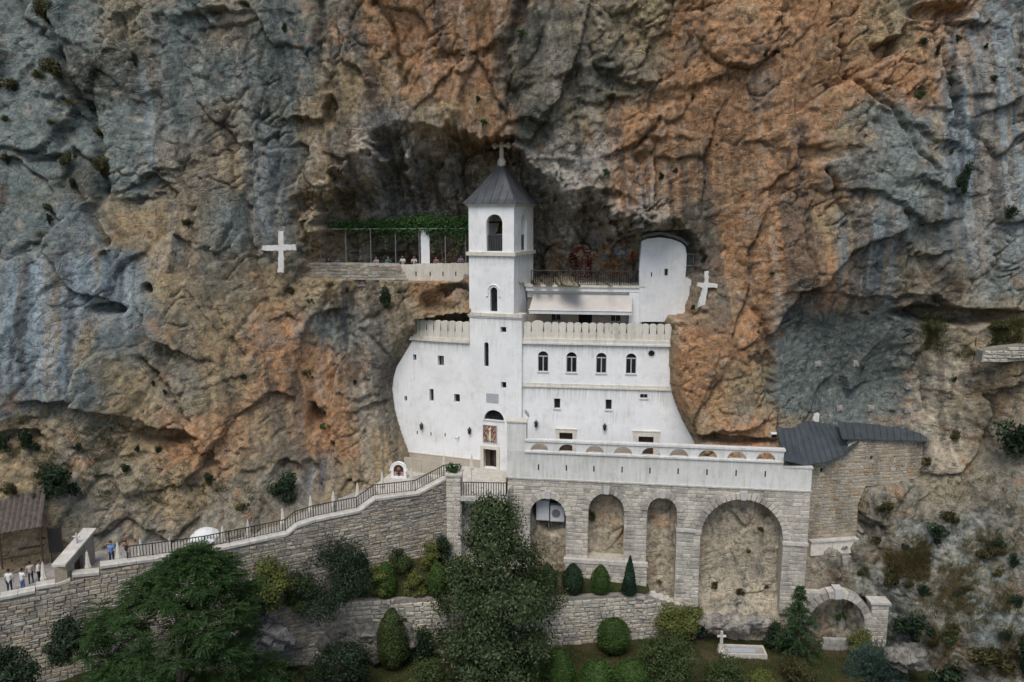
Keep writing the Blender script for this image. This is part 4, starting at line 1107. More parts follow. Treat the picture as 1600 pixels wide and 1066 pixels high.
# ------------------------------------------------------------------ storey behind the awning
PL_W = PL_R.shift(-3.0)
up = empty("upper_storey", PL_W.w(8, z_cr), PL_W.rz, "low storey set back behind the battlements, railed terrace on its roof", "building")
ua = PL_W.uz(824, 470)[0]; ub = PL_W.uz(1004, 470)[0]; zt = PL_W.uz(915, 446)[1]; zb = z_cr - .1
ow = [pxrect(PL_W, 861, 876, 490, 503), pxrect(PL_W, 954, 970, 490, 503)]
dw = pxrect(PL_W, 904, 925, 489, 503); dw = (dw[0], dw[1], zb + .1, dw[3])
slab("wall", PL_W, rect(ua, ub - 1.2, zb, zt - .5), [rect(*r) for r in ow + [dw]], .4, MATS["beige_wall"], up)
for r in ow: window(up, PL_W, r, recess=.2, sill=False)
MB().pbox(PL_W, dw[0], dw[1], dw[2], dw[3], -.35, -.25).build("door", MATS["dark_void"], up)
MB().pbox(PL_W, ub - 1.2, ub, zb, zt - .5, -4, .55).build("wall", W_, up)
MB().pbox(PL_W, ua, ub - 1.202, zt - 1.15, zt - .5, .002, .12).build("fascia", W_, up)
MB().pbox(PL_W, ua - .1, ub + .1, zt - .5, zt - .12, -6, .6).build("roof_slab", W_, up)
MB().pbox(PL_W, ua - .2, ub + .2, zt - .12, zt + .06, -6, .75).build("cornice", MATS["plaster_cream"], up)
railing(up, PL_W.w(PL_W.uz(831, 440)[0], zt + .06, .55), PL_W.w(PL_W.uz(1003, 442)[0], zt + .06, .55), 1.28, .2, 1.9, .026)
for x in (868, 960):
    u = PL_W.uz(x, 500)[0]
    MB().pbox(PL_W, u - .5, u + .5, z_cr, z_cr + 1.35, 1.6, 2.1).build("pedestal", W_, up)
aw_ = empty("awning", PL_W.w(PL_W.uz(915, 455)[0], zt - 1, .3), PL_W.rz, "wide cream fabric awning sloping out over the battlements", "awning")
PA2 = PL_W.shift(1.9)
a0 = PL_W.uz(835, 456); a1 = PL_W.uz(988, 456); b0 = PA2.uz(826.5, 485); b1 = PA2.uz(987, 486)
zt_a = a0[1]; zb_a = (b0[1] + b1[1]) / 2
top = [PL_W.w(a0[0], zt_a, .14), PL_W.w(a1[0], zt_a, .14), PA2.w(b1[0], zb_a), PA2.w(b0[0], zb_a)]
MB().add(top + [(p[0], p[1], p[2] - .03) for p in top], [(0, 3, 2, 1), (4, 5, 6, 7), (0, 1, 5, 4), (1, 2, 6, 5), (2, 3, 7, 6), (3, 0, 4, 7)]).build("fabric", MATS["awning_cloth"], aw_)
MB().pbox(PA2, b0[0], b1[0], zb_a - .34, zb_a - .02, -.03, 0.0).build("valance", MATS["white_metal"], aw_)
MB().tube([PA2.w(b0[0] - .05, zb_a - .01, .02), PA2.w(b1[0] + .05, zb_a - .01, .02)], .05, 6).build("front_bar", MATS["white_metal"], aw_)
MB().pbox(PL_W, a0[0] - .05, a1[0] + .05, zt_a - .08, zt_a + .16, .13, .32).build("cassette", MATS["white_metal"], aw_)
for f in (.12, .5, .88):
    u = a0[0] + (a1[0] - a0[0]) * f; v = b0[0] + (b1[0] - b0[0]) * f
    MB().tube([PL_W.w(u, zt_a - .35, .1), PL_W.w(u + .6, (zt_a + zb_a) / 2 - .3, 1.0), PA2.w(v, zb_a - .06, -.05)], .03, 5).build("folding_arm", MATS["grey_metal"], aw_)

# ------------------------------------------------------------------ whitewashed chapel at the end of the alcove
PL_K = PL_W.shift(0.75)
ck = empty("cave_chapel", PL_K.w(PL_K.uz(1036, 480)[0], PL_K.uz(1036, 490)[1]), PL_K.rz, "rough whitewashed chapel block wedged under the overhang beside the railed terrace", "chapel")
kp = PL_K.poly([(1000, 503), (999, 455), (999, 420), (1001, 398), (1003, 377), (1012, 373), (1030, 371), (1050, 374), (1064, 379), (1071, 386), (1073, 398), (1072, 420), (1070, 445), (1071, 465), (1070, 490), (1069, 503)])
kw = pxrect(PL_K, 1038, 1044, 420, 431.5)
ks = PL_K.uz(1018, 429)
ko = slab("wall", PL_K, kp, [rect(*kw)], 4.0, MATS["whitewash"], ck)
window(ck, PL_K, kw, recess=.25, sill=False)
MB().pbox(PL_K, ks[0] - .05, ks[0] + .05, ks[1] - .2, ks[1] + .2, -.02, .006).build("loophole", MATS["dark_void"], ck)
rt = PL_K.poly([(1002, 373), (1016, 369), (1032, 366.5), (1051, 371), (1065, 376.5), (1074, 385), (1076, 381), (1067, 372.5), (1052, 366.5), (1034, 362), (1016, 364), (1003, 368)])
slab("roof", PL_K, rt, [], 4.3, MATS["metal_roof"], ck, .3)
gx = PL_K.uz(1072, 400)[0]; zg0 = PL_K.uz(1080, 434)[1]; zg1 = PL_K.uz(1080, 380)[1]
sg = MB().pbox(PL_K, gx + .1, gx + 1.1, zg0, zg1, -2.4, -.9).build("side_porch", MATS["metal_roof"], ck)
for k in range(4):
    z = zg0 + (zg1 - zg0) * k / 3; MB().pbox(PL_K, gx + .12, gx + 1.14, z - .04, z + .04, -.898, -.84).build("porch_bar", MATS["frame_grey"], sg)
for k in (.7,): MB().pbox(PL_K, gx + k, gx + k + .06, zg0 + .06, zg1 - .06, -.897, -.85).build("porch_bar", MATS["frame_grey"], sg)
br = PL_K.poly([(1064, 436), (1074, 434), (1084, 440), (1085, 465), (1080, 492), (1060, 500)])
slab("buttress", PL_K, br, [], 1.5, MATS["whitewash"], ck, -.12)

# ------------------------------------------------------------------ faded paintings on the back wall of the alcove
def paintmat(name, stops, sc):
    m, nt, b = newmat(name, .85, .2)
    c = ramp(nt, noise(nt, wpos(nt), sc, 5, .6), stops)
    c = mix(nt, .7, c, ramp(nt, noise(nt, wpos(nt), 1.3, 5), [(.35, (.25, .23, .2)), (.6, (1, 1, 1))]), 'MULTIPLY')
    nt.links.new(c, b.inputs["Base Color"])
paintmat("paint_red", [(.3, (.05, .02, .018)), (.5, (.14, .04, .03)), (.7, (.1, .09, .07))], 2.5)
paintmat("paint_ochre", [(.3, (.13, .08, .05)), (.5, (.33, .17, .07)), (.7, (.2, .17, .13))], 1.4)
paintmat("paint_blue", [(.3, (.17, .2, .24)), (.5, (.4, .42, .42)), (.7, (.2, .25, .32))], 1.6)
def wall_painting(label, x0, x1, y0, y1, fun, n=46):
    gx, gy = np.meshgrid(np.linspace(x0, x1, n), np.linspace(y0, y1, n)); p = on_cliff_many(gx.ravel(), gy.ravel())
    ok = np.abs(p[:, 1] - np.median(p[:, 1])) < 2.2
    p[:, 1] = np.where(ok, p[:, 1], np.median(p[:, 1])) - .07
    col, a = fun(gx.ravel(), gy.ravel()); idx = np.arange(n * n).reshape(n, n); q = np.stack([idx[:-1, :-1], idx[1:, :-1], idx[1:, 1:], idx[:-1, 1:]], -1).reshape(-1, 4)
    q = q[(a[q] > .5).all(1) & ok[q].all(1)]
    me = np_mesh("wall_painting", p, q, True); ca = me.color_attributes.new("paint", 'FLOAT_COLOR', 'POINT'); ca.data.foreach_set("color", np.concatenate([col, np.ones((n * n, 1))], 1).astype(np.float32).ravel())
    if "paint" not in MATS:
        m, nt, bs = newmat("paint", .85, .2); at = N(nt, "ShaderNodeAttribute"); at.attribute_name = "paint"
        nt.links.new(mix(nt, .8, at.outputs["Color"], ramp(nt, noise(nt, wpos(nt), 1.6, 6, .65), [(.35, (.35, .33, .3)), (.6, (1.15, 1.1, 1.05))]), 'MULTIPLY'), bs.inputs["Base Color"])
    tag(mesh_obj("wall_painting", me, MATS["paint"]), label, "painting", "faded paintings on the alcove wall")
def pick(conds, base):
    col = np.tile(np.array(base, float), (len(conds[0][0]), 1))
    for m, c in conds: col[m] = c
    return col
def red_arch(x, y):
    w = fbm(x * .2, y * .2, x * 0, 3, 5) * 2.5; dx = (x - 907) / 20; r = np.hypot(dx, np.minimum(0, (y - 405)) / 24) + w * .02
    ins = (r < 1) & (y < 437)
    return pick([(r < 1.1, (.26, .19, .11)), (r < .86, (.13, .03, .025)), ((np.abs(x - 908) < 6 + w) & (y > 398) & (y < 430), (.2, .1, .07)), (np.hypot(x - 908, y - 396) < 5, (.34, .24, .12))], (.2, .15, .1)), np.where(ins, 1.0, 0)
def ochre_oval(x, y):
    w = fbm(x * .12, y * .12, x * 0, 4, 6); r = np.hypot((x - 965) / 36, (y - 405) / 30) + w * .45; c_, s_ = cos(.5), sin(.5); ex = ((x - 968) * c_ + (y - 391) * s_) / 15; ey = (-(x - 968) * s_ + (y - 391) * c_) / 11; e = np.hypot(ex, ey)
    return pick([(w > .15, (.2, .16, .11)), (np.hypot(x - 942, y - 402) < 7 + 3 * w, (.16, .2, .2)), (e < 1.15, (.3, .2, .13)), (e < 1, (.17, .23, .31)), (e < .62, (.48, .5, .5)), (np.hypot(x - 990, y - 400) < 5, (.38, .12, .06))], (.36, .2, .09)), np.where((r < 1) & (y < 436), 1.0, 0)
wall_painting("faded dark red arched painting on the alcove wall behind the railing", 884, 930, 378, 438, red_arch)
wall_painting("ochre painting with a pale blue oval beside the whitewashed chapel", 925, 1003, 370, 438, ochre_oval)

# ------------------------------------------------------------------ left terrace of the alcove
tl = empty("cave_terrace", PL_C.w(8, PL_C.uz(600, 440)[1]), PL_C.rz, "terrace in the alcove left of the tower with stone and white parapet", "terrace")
sp_ = PL_C.poly([(467, 436), (466, 411), (560, 411), (624, 412), (639, 438), (560, 437)])
slab("parapet", PL_C, sp_, [], .5, MATS["mortar_pale"], tl)
masonry(tl, PL_C, sp_, [], .27, .3, .7, "stone_rubble", 0.0, SV_RUB, 1.0, .05)
zp = PL_C.uz(690, 413)[1]; zq = PL_C.uz(690, 441)[1]; ua = PL_C.uz(625, 413)[0]; ub = PL_C.uz(733, 425)[0] + .15
uc = PL_C.uz(640, 440)[0]
slab("white_parapet", PL_C, [(ua, zp), (ub, zp), (ub, zq), (uc, zq)], [], .35, MATS["plaster_cream"], tl, .06)
npn = 8; ua2 = PL_C.uz(650, 425)[0]
for k in range(npn):
    a = ua2 + (ub - ua2) * k / npn; b = ua2 + (ub - ua2) * (k + 1) / npn
    MB().pbox(PL_C, a + .02, b - .02, zq + .03, zp + .06 + .03 * (k % 2), -.26, .09).build("parapet_panel", MATS["plaster_cream"], tl)
for x in (650, 672, 692, 712): 
    u, z = PL_C.uz(x, 428); MB().pbox(PL_C, u - .05, u + .05, z - .2, z + .2, .05, .1).build("drain_slit", MATS["dark_void"], tl)
MB().pbox(PL_C, uc, ub, zq - .2, zq + .02, -1.5, .22).build("floor_edge", MATS["plaster_old"], tl)
MB().pbox(PL_C, PL_C.uz(474, 430)[0], ub, zq - .3, zq - .18, -8, -.3).build("terrace_floor", MATS["concrete"], tl)
pr = pxrect(PL_C.shift(-.9), 668, 677, 446, 500)
MB().pbox(PL_C.shift(-.9), pr[0], pr[1], pr[2] - 1, zq - .3, -.6, 0).build("support_column", MATS["concrete"], tl)
pw = pxrect(PL_C, 658, 671.5, 362, 412)
MB().pbox(PL_C, pw[0], pw[1], zp - .8, pw[3], -.75, -.36).build("pillar", W_, tl)
MB().pbox(PL_C, pw[0] - .08, pw[1] + .08, pw[3], pw[3] + .12, -.83, -.3).build("pillar_cap", W_, tl)
pg = empty("pergola", PL_C.w(PL_C.uz(600, 430)[0], zq, -.6), PL_C.rz, "thin metal pergola frame along the left alcove terrace", "pergola")
ztop = PL_C.uz(590, 358)[1]
MB().tube([PL_C.w(PL_C.uz(500, 358)[0], ztop, -.25), PL_C.w(ub, ztop, -.25)], .05, 6).build("top_rail", MATS["pergola_metal"], pg)
MB().tube([PL_C.w(PL_C.uz(500, 358)[0], ztop + .1, -3.2), PL_C.w(ub, ztop + .1, -3.2)], .05, 6).build("top_rail", MATS["pergola_metal"], pg)
for x in (500, 540, 579, 618, 655, 696, 728):
    u = PL_C.uz(x, 380)[0]; MB().tube([PL_C.w(u, zq - .2, -.25), PL_C.w(u, ztop, -.25)], .035, 6).build("post", MATS["pergola_metal"], pg)
    MB().tube([PL_C.w(u, ztop + .05, -.2), PL_C.w(u, ztop + .1, -3.3)], .03, 5).build("cross_bar", MATS["pergola_metal"], pg)
# icon stall and bench at the back of the alcove
ist = empty("icon_stall", PL_C.w(PL_C.uz(590, 410)[0], zq - .2, -4.8), PL_C.rz, "low dark wooden stall at the back of the left terrace", "stall")
us = PL_C.uz(590, 410)[0]
MB().pbox(PL_C, us - 2.6, us + 2.6, zq - .2, zq + .9, -5.2, -4.2).build("counter", MATS["beige_wall"], ist)
MB().pbox(PL_C, us - 2.7, us + 2.7, zq + .9, zq + 1.0, -5.25, -4.1).build("counter_top", MATS["wood_dark"], ist)
MB().pbox(PL_C, us - 2.6, us + 2.6, zq + 2.5, zq + 2.62, -5.4, -3.9).build("canopy", MATS["wood_dark"], ist)
for s in (-2.5, 2.5): MB().pbox(PL_C, us + s - .06, us + s + .06, zq + 1.0, zq + 2.5, -5.0, -4.88).build("post", MATS["wood_dark"], ist)

# ------------------------------------------------------------------ crosses on the rock
def roughen(pts, step=.22, amp=.045):
    out = []
    for (a, b), (c, d) in zip(pts, pts[1:] + pts[:1]):
        n = max(1, int(hypot(c - a, d - b) / step))
        for k in range(n): t = k / n; out.append((a + (c - a) * t + RNG.uniform(-amp, amp), b + (d - b) * t + RNG.uniform(-amp, amp)))
    return out
def clear_plane(xs_, ys_, deg):
    p = on_cliff_many(xs_, ys_); c = p.mean(0); n = np.array([-sin(radians(deg)), -cos(radians(deg))])
    o = ((p[:, :2] - c[:2]) @ n); o = o.max() + .22
    return dirplane(c[:2] + n * o, deg)
def flat_cross(label, p, pl, pts, mat):
    pts = roughen(list(pts))
    t = slab("rock_cross", pl, pts, [], .18, MATS[mat]); t.name = "rock_cross"; tag(t, label, "cross", "white crosses on the rock face"); return t
pc = on_cliff(438, 395); PLX = clear_plane(list(range(408, 464, 3)) + [438] * 20, [387] * 19 + list(range(362, 422, 3)), 4)
k = lambda *a: [PLX.uz(*q) for q in a]
flat_cross("tall upright white cross on the rock left of the alcove terrace", pc, PLX, k((435, 362), (443, 361), (443.5, 383), (462, 382), (462, 391), (443.5, 391), (443, 427), (434, 425), (435, 392), (408, 391), (409, 383.5), (435, 383.5)), "plaster_old")
pc = on_cliff(1104, 452); PLX2 = clear_plane([1104] * 8 + list(range(1090, 1122, 4)) + [1101, 1099, 1097, 1095], list(range(424, 456, 4)) + [446] * 8 + [456, 463, 470, 477], -8)
k = lambda *a: [PLX2.uz(*q) for q in a]
flat_cross("small leaning white cross on the rock below the cave chapel", pc, PLX2, k((1102, 424), (1107, 424), (1107, 442), (1121, 444), (1121, 450), (1106, 450), (1102, 476), (1091, 480), (1092, 474), (1099, 450), (1090, 447), (1091, 441), (1101, 443)), "plaster_old")
# ------------------------------------------------------------------ arcade below the terrace
zA = PL_A.uz(1030, 756)[1]                       # top of the stone, foot of the white parapet
uA0 = PL_A.uz(790, 760)[0]; uA1 = PL_A.uz(1267, 764)[0]
ar = empty("arcade", PL_A.w((uA0 + uA1) / 2, Z_BED), PL_A.rz, "pale stone arcade of four round arches carrying the white terrace parapet", "arcade")
def U(x, y): return PL_A.uz(x, y)[0]
def Zp(x, y): return PL_A.uz(x, y)[1]
A1 = (U(828, 820), U(884, 820), Zp(856, 777)); A2 = (U(919, 820), U(975, 820), Zp(947, 770)); A3 = (U(1010.5, 830), U(1057, 830), Zp(1034, 776)); A4 = (U(1094, 850), U(1223, 850), Zp(1159, 779))
zb1 = Zp(850, 915); zb3 = Zp(1034, 925); zb4 = Zp(1075, 947); zbR = Zp(1245, 955); zsill = Zp(947, 874)
def uparch(a, z0, seg=18):
    u0, u1, zt = a; r = (u1 - u0) / 2; c = (u0 + u1) / 2; zs = zt - r
    return [(u1, z0)] + [(c + r * cos(pi * k / seg), zs + r * sin(pi * k / seg)) for k in range(seg + 1)] + [(u0, z0)]
uPr = U(1257, 850)
def arc_outer(grow=0.0):
    g = lambda a: (a[0] - grow, a[1] + grow, a[2] + grow)
    return ([(uA0, zA), (uA1, zA), (uA1, zbR - .3)] + [(g(A4)[1], zbR - .3)] + uparch(g(A4), zbR - .3)[1:-1] + [(g(A4)[0], zb4 - .3), (g(A3)[1], zb4 - .3)] + uparch(g(A3), zb3)[1:-1]
            + [(g(A3)[0], zb3), (g(A1)[1], zb3)] + uparch(g(A1), zb3)[1:-1] + [(g(A1)[0], zb3), (uA0, zb3)])
a2hole = archring(A2[0], A2[1], zsill, A2[2], 18)
slab("wall", PL_A, arc_outer(), [a2hole], 1.3, MATS["mortar_pale"], ar)
# coursed stones; the wedge stones of each arch cover the cut ends
rg_ = .22
masonry(ar, PL_A, arc_outer(0.0), [a2hole], .33, .5, .95, "stone_arcade", 0.0, SV_CUT, 0, .05, grow_holes=[archring(A2[0] - .02, A2[1] + .02, zsill, A2[2], 18)] + [archring(a[0] - .02, a[1] + .02, zb4 - 1 if False else a[2] - (a[1] - a[0]), a[2] + .3, 18) for a in ()])
for a, n in ((A1, 13), (A2, 13), (A3, 11), (A4, 27)):
    r = (a[1] - a[0]) / 2
    arch_stones(ar, PL_A, (a[0] + a[1]) / 2, a[2] - r, r - .03, .5, n, "stone_arcade", .13, .5)
# plinth ledge, lower plinth, imposts
uq0 = U(883, 876); uq1 = U(1011, 876)
MB().pbox(PL_A, uq0 - .1, uq1 + .05, zsill - .32, zsill + .0, .02, .42).build("ledge", MATS["coping"], ar)
pz = [(uq0, zb1 - .6), (uq1, zb1 - .6), (uq1, zsill - .32), (uq0, zsill - .32)]
slab("plinth", PL_A, pz, [], .36, MATS["mortar_pale"], ar, .3)
masonry(ar, PL_A, pz, [], .33, .5, .95, "stone_arcade", .3, SV_CUT, 0, .05, most=40)
for u0, u1, y in ((A3[1], A4[0], 833), (A4[1], uA1 - .0, 845)):
    z = Zp(1160, y); MB().pbox(PL_A, u0 - .05, u1 + .06, z - .13, z + .13, -1.2, .17).build("impost", MATS["coping"], ar)
MB().pbox(PL_A, uA0, uA1 + .06, zA - .1, zA + .02, -1.2, .14).build("string_course", MATS["coping"], ar)
# right flank of the last pier
MB().pbox(PL_A, uA1 - .3, uA1 - .004, zbR - .3, zA - .1, -4, -1.3).build("flank_wall", MATS["stone_arcade"], ar)
# white parapet with its row of small arches
zr = Zp(1020, 697); zs1 = Zp(1020, 712); zl = Zp(1245, 731)
uw0 = U(820, 700); uw1 = U(1225, 710)
xs9 = [843, 886.5, 929.5, 973.5, 1017, 1061, 1106, 1151.5, 1197]
hol = []
for x in xs9:
    c = U(x, 708); r = .76; h = .66
    hol.append([(c - r, zs1 + .02), (c + r, zs1 + .02)] + [(c + r * cos(pi * k / 12), zs1 + .02 + h * sin(pi * k / 12)) for k in range(1, 12)])
pp = slab("parapet", PL_A, [(uw0, zA + .02), (uA1, zA + .02), (uA1, zl), (uw1, zl), (uw1, zr), (uw0, zr)], hol, .42, MATS["plaster_old"], ar, .06)
MB().pbox(PL_A, uw0, uw1 + .1, zr, zr + .17, -.45, .16).build("coping", MATS["plaster_old"], pp)
MB().pbox(PL_A, uw1, uA1 + .08, zl, zl + .1, -.42, .12).build("coping", MATS["plaster_old"], pp)
MB().pbox(PL_A, uw0, uw1, zs1 - .16, zs1, .058, .17).build("sill_moulding", MATS["plaster_old"], pp)
for x in xs9:
    u, z = PL_A.uz(x - 1.5, 735 + (x - 1020) * .03)
    MB().pbox(PL_A, u - .055, u + .055, z - .25, z + .25, .05, .066).build("drain_slit", MATS["dark_void"], pp)
MB().pbox(PL_A, uA0 + .02, uA1 - .05, zA - .35, zA - .1, -4.4, -.1).build("terrace_floor", MATS["concrete"], ar)
# end pier with cap
ep = pxrect(PL_A, 792.5, 822, 660, 746)
MB().pbox(PL_A, ep[0], ep[1], zA + .02, ep[3], -1.0, .09).build("end_pier", MATS["plaster_old"], ar)
MB().pbox(PL_A, ep[0] - .08, ep[1] + .08, ep[3], ep[3] + .12, -1.08, .17).build("pier_cap", MATS["plaster_cream"], ar)
sc_ = MB(); q = PL_A.uz(821, 655); sc_.box(Vector(PL_A.w(q[0] - .05, q[1] + .1, -1.5)), (.5, .9, .12), Matrix.Rotation(.9, 3, 'Y')).build("stair_cover", MATS["concrete"], ar)
# machines in the first arch
def aircon():
    ux = U(857, 805)
    t = empty("ventilation_cabinet", PL_A.w(U(848, 810), Zp(848, 820), -1.4), PL_A.rz, "tall pale metal cabinet on a stand in the first arch", "cabinet")
    r = pxrect(PL_A.shift(-1.0), 838, 858, 782, 813); q = PL_A.shift(-1.0)
    b = MB().pbox(q, r[0], r[1], r[2], r[3], -.7, 0).build("casing", MATS["white_metal"], t)
    MB().pbox(q, r[0] + .06, r[1] - .06, r[2] + .1, r[3] - .08, 0, .02).build("door_panel", MATS["white_metal"], b)
    MB().tube([q.w(r[0] + .3, r[3], -.3), q.w(r[0] + .6, r[3] + .15, -.3), q.w(r[0] + 1.6, r[3] + .18, -.4)], .1, 8).build("duct", MATS["grey_metal"], t)
    for u in (r[0] + .08, r[1] - .08): MB().pbox(q, u - .04, u + .04, r[2] - .75, r[2], -.5, -.42).build("leg", MATS["grey_metal"], t)
    s = empty("air_conditioner", q.w(U(871, 810), r[2]), PL_A.rz, "white outdoor air conditioner with round fan grille in the first arch", "air conditioner")
    r2 = pxrect(q, 860, 882, 790, 813); r2 = (r2[0], r2[1], r[2], r2[3])
    MB().pbox(q, r2[0], r2[1], r2[2], r2[3], -.5, .05).build("casing", MATS["white_metal"], s)
    c = ((r2[0] + r2[1]) / 2 - .12, (r2[2] + r2[3]) / 2)
    fan = MB().add([q.w(c[0] + .36 * cos(2 * pi * k / 18), c[1] + .36 * sin(2 * pi * k / 18), .062) for k in range(18)], [tuple(range(18))]).build("fan_opening", MATS["grey_metal"], s)
    for rr in (.12, .24, .36): MB().tube([q.w(c[0] + rr * cos(2 * pi * k / 18), c[1] + rr * sin(2 * pi * k / 18), .075) for k in range(19)], .012, 4, False).build("grille_ring", MATS["black_iron"], fan)
    for u in (r2[0] + .1, r2[1] - .1): MB().pbox(q, u - .04, u + .04, r2[2] - .6, r2[2] - .02, -.4, -.3).build("leg", MATS["grey_metal"], s)
    MB().pbox(q, r2[0] - .05, r2[1] + .05, r2[2] - .06, r2[2] - .004, -.5, .06).build("stand_rail", MATS["grey_metal"], s)
aircon()

# ------------------------------------------------------------------ entrance platform with balcony
PL_P = dirplane(P(697, 770, -5.9), 3)
pf = empty("entrance_platform", PL_P.w(2, -.3), PL_P.rz, "stone corner pier and balcony platform in front of the church door", "platform")
u0 = PL_P.uz(697.5, 790)[0]; u1 = PL_P.uz(720, 790)[0]; u2 = PL_P.uz(791, 790)[0]
zc = PL_P.uz(708, 744)[1]; zf = -.05
rp_ = [(u0, Z_BED - 1), (u1, Z_BED - 1), (u1, zc), (u0, zc)]
slab("pier", PL_P, rp_, [], 1.6, MATS["mortar_pale"], pf)
masonry(pf, PL_P, rp_, [], .33, .4, .8, "stone_arcade", 0, SV_CUT, 0, .05)
PL_P1 = Plane(PL_P.xy(u1), PL_P.xy(u1, -1))
masonry(pf, PL_P1, rect(.05, 1.55, Z_BED, zf - .5), [], .33, .4, .8, "stone_arcade", 0, SV_CUT, 0, .05, most=30)
MB().pbox(PL_P, u0 - .1, u1 + .1, zc, zc + .14, -1.7, .12).build("pier_cap", MATS["coping"], pf)
bw = [(u1, Z_BED - 1), (u2, Z_BED - 1), (u2, zf - .4), (u1, zf - .4)]
slab("back_wall", PL_P, bw, [], .5, MATS["mortar_pale"], pf, -1.6)
masonry(pf, PL_P, bw, [], .36, .5, .95, "stone_arcade", -1.6, SV_CUT, 0, .04, most=120)
MB().pbox(PL_P, u1 + .02, u2 + .1, zf - .42, zf - .02, -1.55, .22).build("balcony_slab", MATS["coping"], pf)
MB().pbox(PL_P, u1 + .3, u2 - .1, zf - .75, zf - .42, -1.5, -.1).build("balcony_bracket", MATS["coping"], pf)
bal_a, bal_b = PL_P.w(u1 + .06, zf - .02, .1), PL_P.w(u2, zf - .02, .1)
railing(pf, bal_a, bal_b, 1.2, .2, 1.9, .032)
railing(pf, bal_b, PL_P.w(u2 + .02, zf - .02, -1.2), 1.2, .2, 1.6, .032)
# paved floor of the platform
c0 = PL_L.xy(PL_L.uz(640, 735)[0], -.05); c1 = PL_L.xy(0, -.05); c2 = PL_A.xy(uA0 + .3, -.5); c3 = PL_P.xy(u2, -.3); c4 = PL_P.xy(u0, -.6); c5 = PL_S.xy(PL_S.uz(600, 770)[0], -.3)
c5b = (c5[0] - 1.5, c5[1] + 4.5)
me = MB(); ring = [c5, c4, c3, c2, c1, c0, c5b]
me.add([(p[0], p[1], zf) for p in ring] + [(p[0], p[1], zf - .3) for p in ring], [tuple(range(7)), tuple(range(13, 6, -1))] + [(i, i + 7, (i + 1) % 7 + 7, (i + 1) % 7) for i in range(7)])
fl = me.build("forecourt", MATS["coping"]); tag(fl, "pale paved forecourt before the church door", None, kind="structure")

# ------------------------------------------------------------------ stair wall running down to the left
cop_px = [(-40, 941), (0, 932), (55, 921), (56, 916), (86, 911), (110, 903), (112, 897), (155, 893), (156, 883), (240, 872), (322, 860), (360, 852), (448, 833), (464, 820), (492, 811), (560, 797), (586, 778), (652, 770), (697, 746)]
COP = [PL_S.uz(*p) for p in cop_px]
cu_, cz_ = [p[0] for p in COP], [p[1] for p in COP]
def cop_z(u): return float(np.interp(u, cu_, cz_))
uS1 = COP[-1][0]
sw = empty("stair_wall", PL_S.w(uS1 / 2, -8), PL_S.rz, "long rubble stone wall with pale coping climbing to the church", "wall")
bot = [(uS1, Z_BED - 1.5), (PL_S.uz(450, 930)[0], Z_BED - 1.5), (PL_S.uz(370, 985)[0], Z_BED - 2.5), PL_S.uz(200, 1060), PL_S.uz(-40, 1075)]
so = [(u, z - .22) for u, z in COP] + bot
slab("wall", PL_S, so, [], .7, MATS["mortar"], sw)
masonry(sw, PL_S, so, [], .30, .3, .8, "stone_rubble", 0, SV_RUB, 1.0, .08)
for (ua, za), (ub, zb) in zip(COP[:-1], COP[1:]):
    if ub - ua < .12: continue
    n = max(1, round((ub - ua) / 1.3))
    for k in range(n):
        a = ua + (ub - ua) * k / n; b = ua + (ub - ua) * (k + 1) / n; zA_ = za + (zb - za) * k / n; zB_ = za + (zb - za) * (k + 1) / n
        j = RNG.uniform(-.015, .015)
        vs_ = [PL_S.w(u, z + d + j, o) for (u, z) in ((a + .012, zA_), (b - .012, zB_)) for d, o in ((-.22, .14), (-.03, .15), (.03, .02), (.03, -.6), (-.22, -.72))]
        MB().add(vs_, [(0, 1, 6, 5), (1, 2, 7, 6), (2, 3, 8, 7), (3, 4, 9, 8), (4, 0, 5, 9), (4, 3, 2, 1, 0), (5, 6, 7, 8, 9)]).build("coping_stone", MATS["coping"], sw)
# railing on the inner edge, from the forecourt down past the umbrella
prev = None
for x in (720, 697, 652, 586, 560, 492, 464, 448, 400, 360, 322, 270, 240, 200):
    if x == 720: p = PL_S.w(uS1 + 1.5, cop_z(uS1) - .1, -.45)
    else: u = PL_S.uz(x, np.interp(x, [c[0] for c in cop_px], [c[1] for c in cop_px]))[0]; p = PL_S.w(u, cop_z(u) + .02, -.45)
    if prev: railing(sw, p, prev, .9, .2, 2.2, .026)
    prev = p
# path behind the wall
_ug = PL_S.uz(120, 895)[0]; _uh = PL_S.uz(230, 875)[0]
def path_drop(u): return float(np.interp(u, [_ug - 1, _ug, _uh, _uh + 6], [.5, .6, .75, 1.05]))
us = np.linspace(-3, uS1 + .5, 60); V = []; Fc = []
for i, u in enumerate(us):
    z = float(np.interp(u, cu_, np.convolve(np.pad(cz_, 2, mode='edge'), np.ones(5) / 5, 'valid'))) - path_drop(u)
    for o in (-.5, -5.5): V.append(PL_S.w(u, z, o))
    if i: Fc.append((2 * i - 2, 2 * i, 2 * i + 1, 2 * i - 1))
me = bpy.data.meshes.new("path"); me.from_pydata(V, [], Fc); me.update()
tag(mesh_obj("path", me, MATS["concrete"]), "paved path behind the stair wall", None, kind="structure")
def path_z(u): return float(np.interp(u, cu_, cz_)) - path_drop(u)

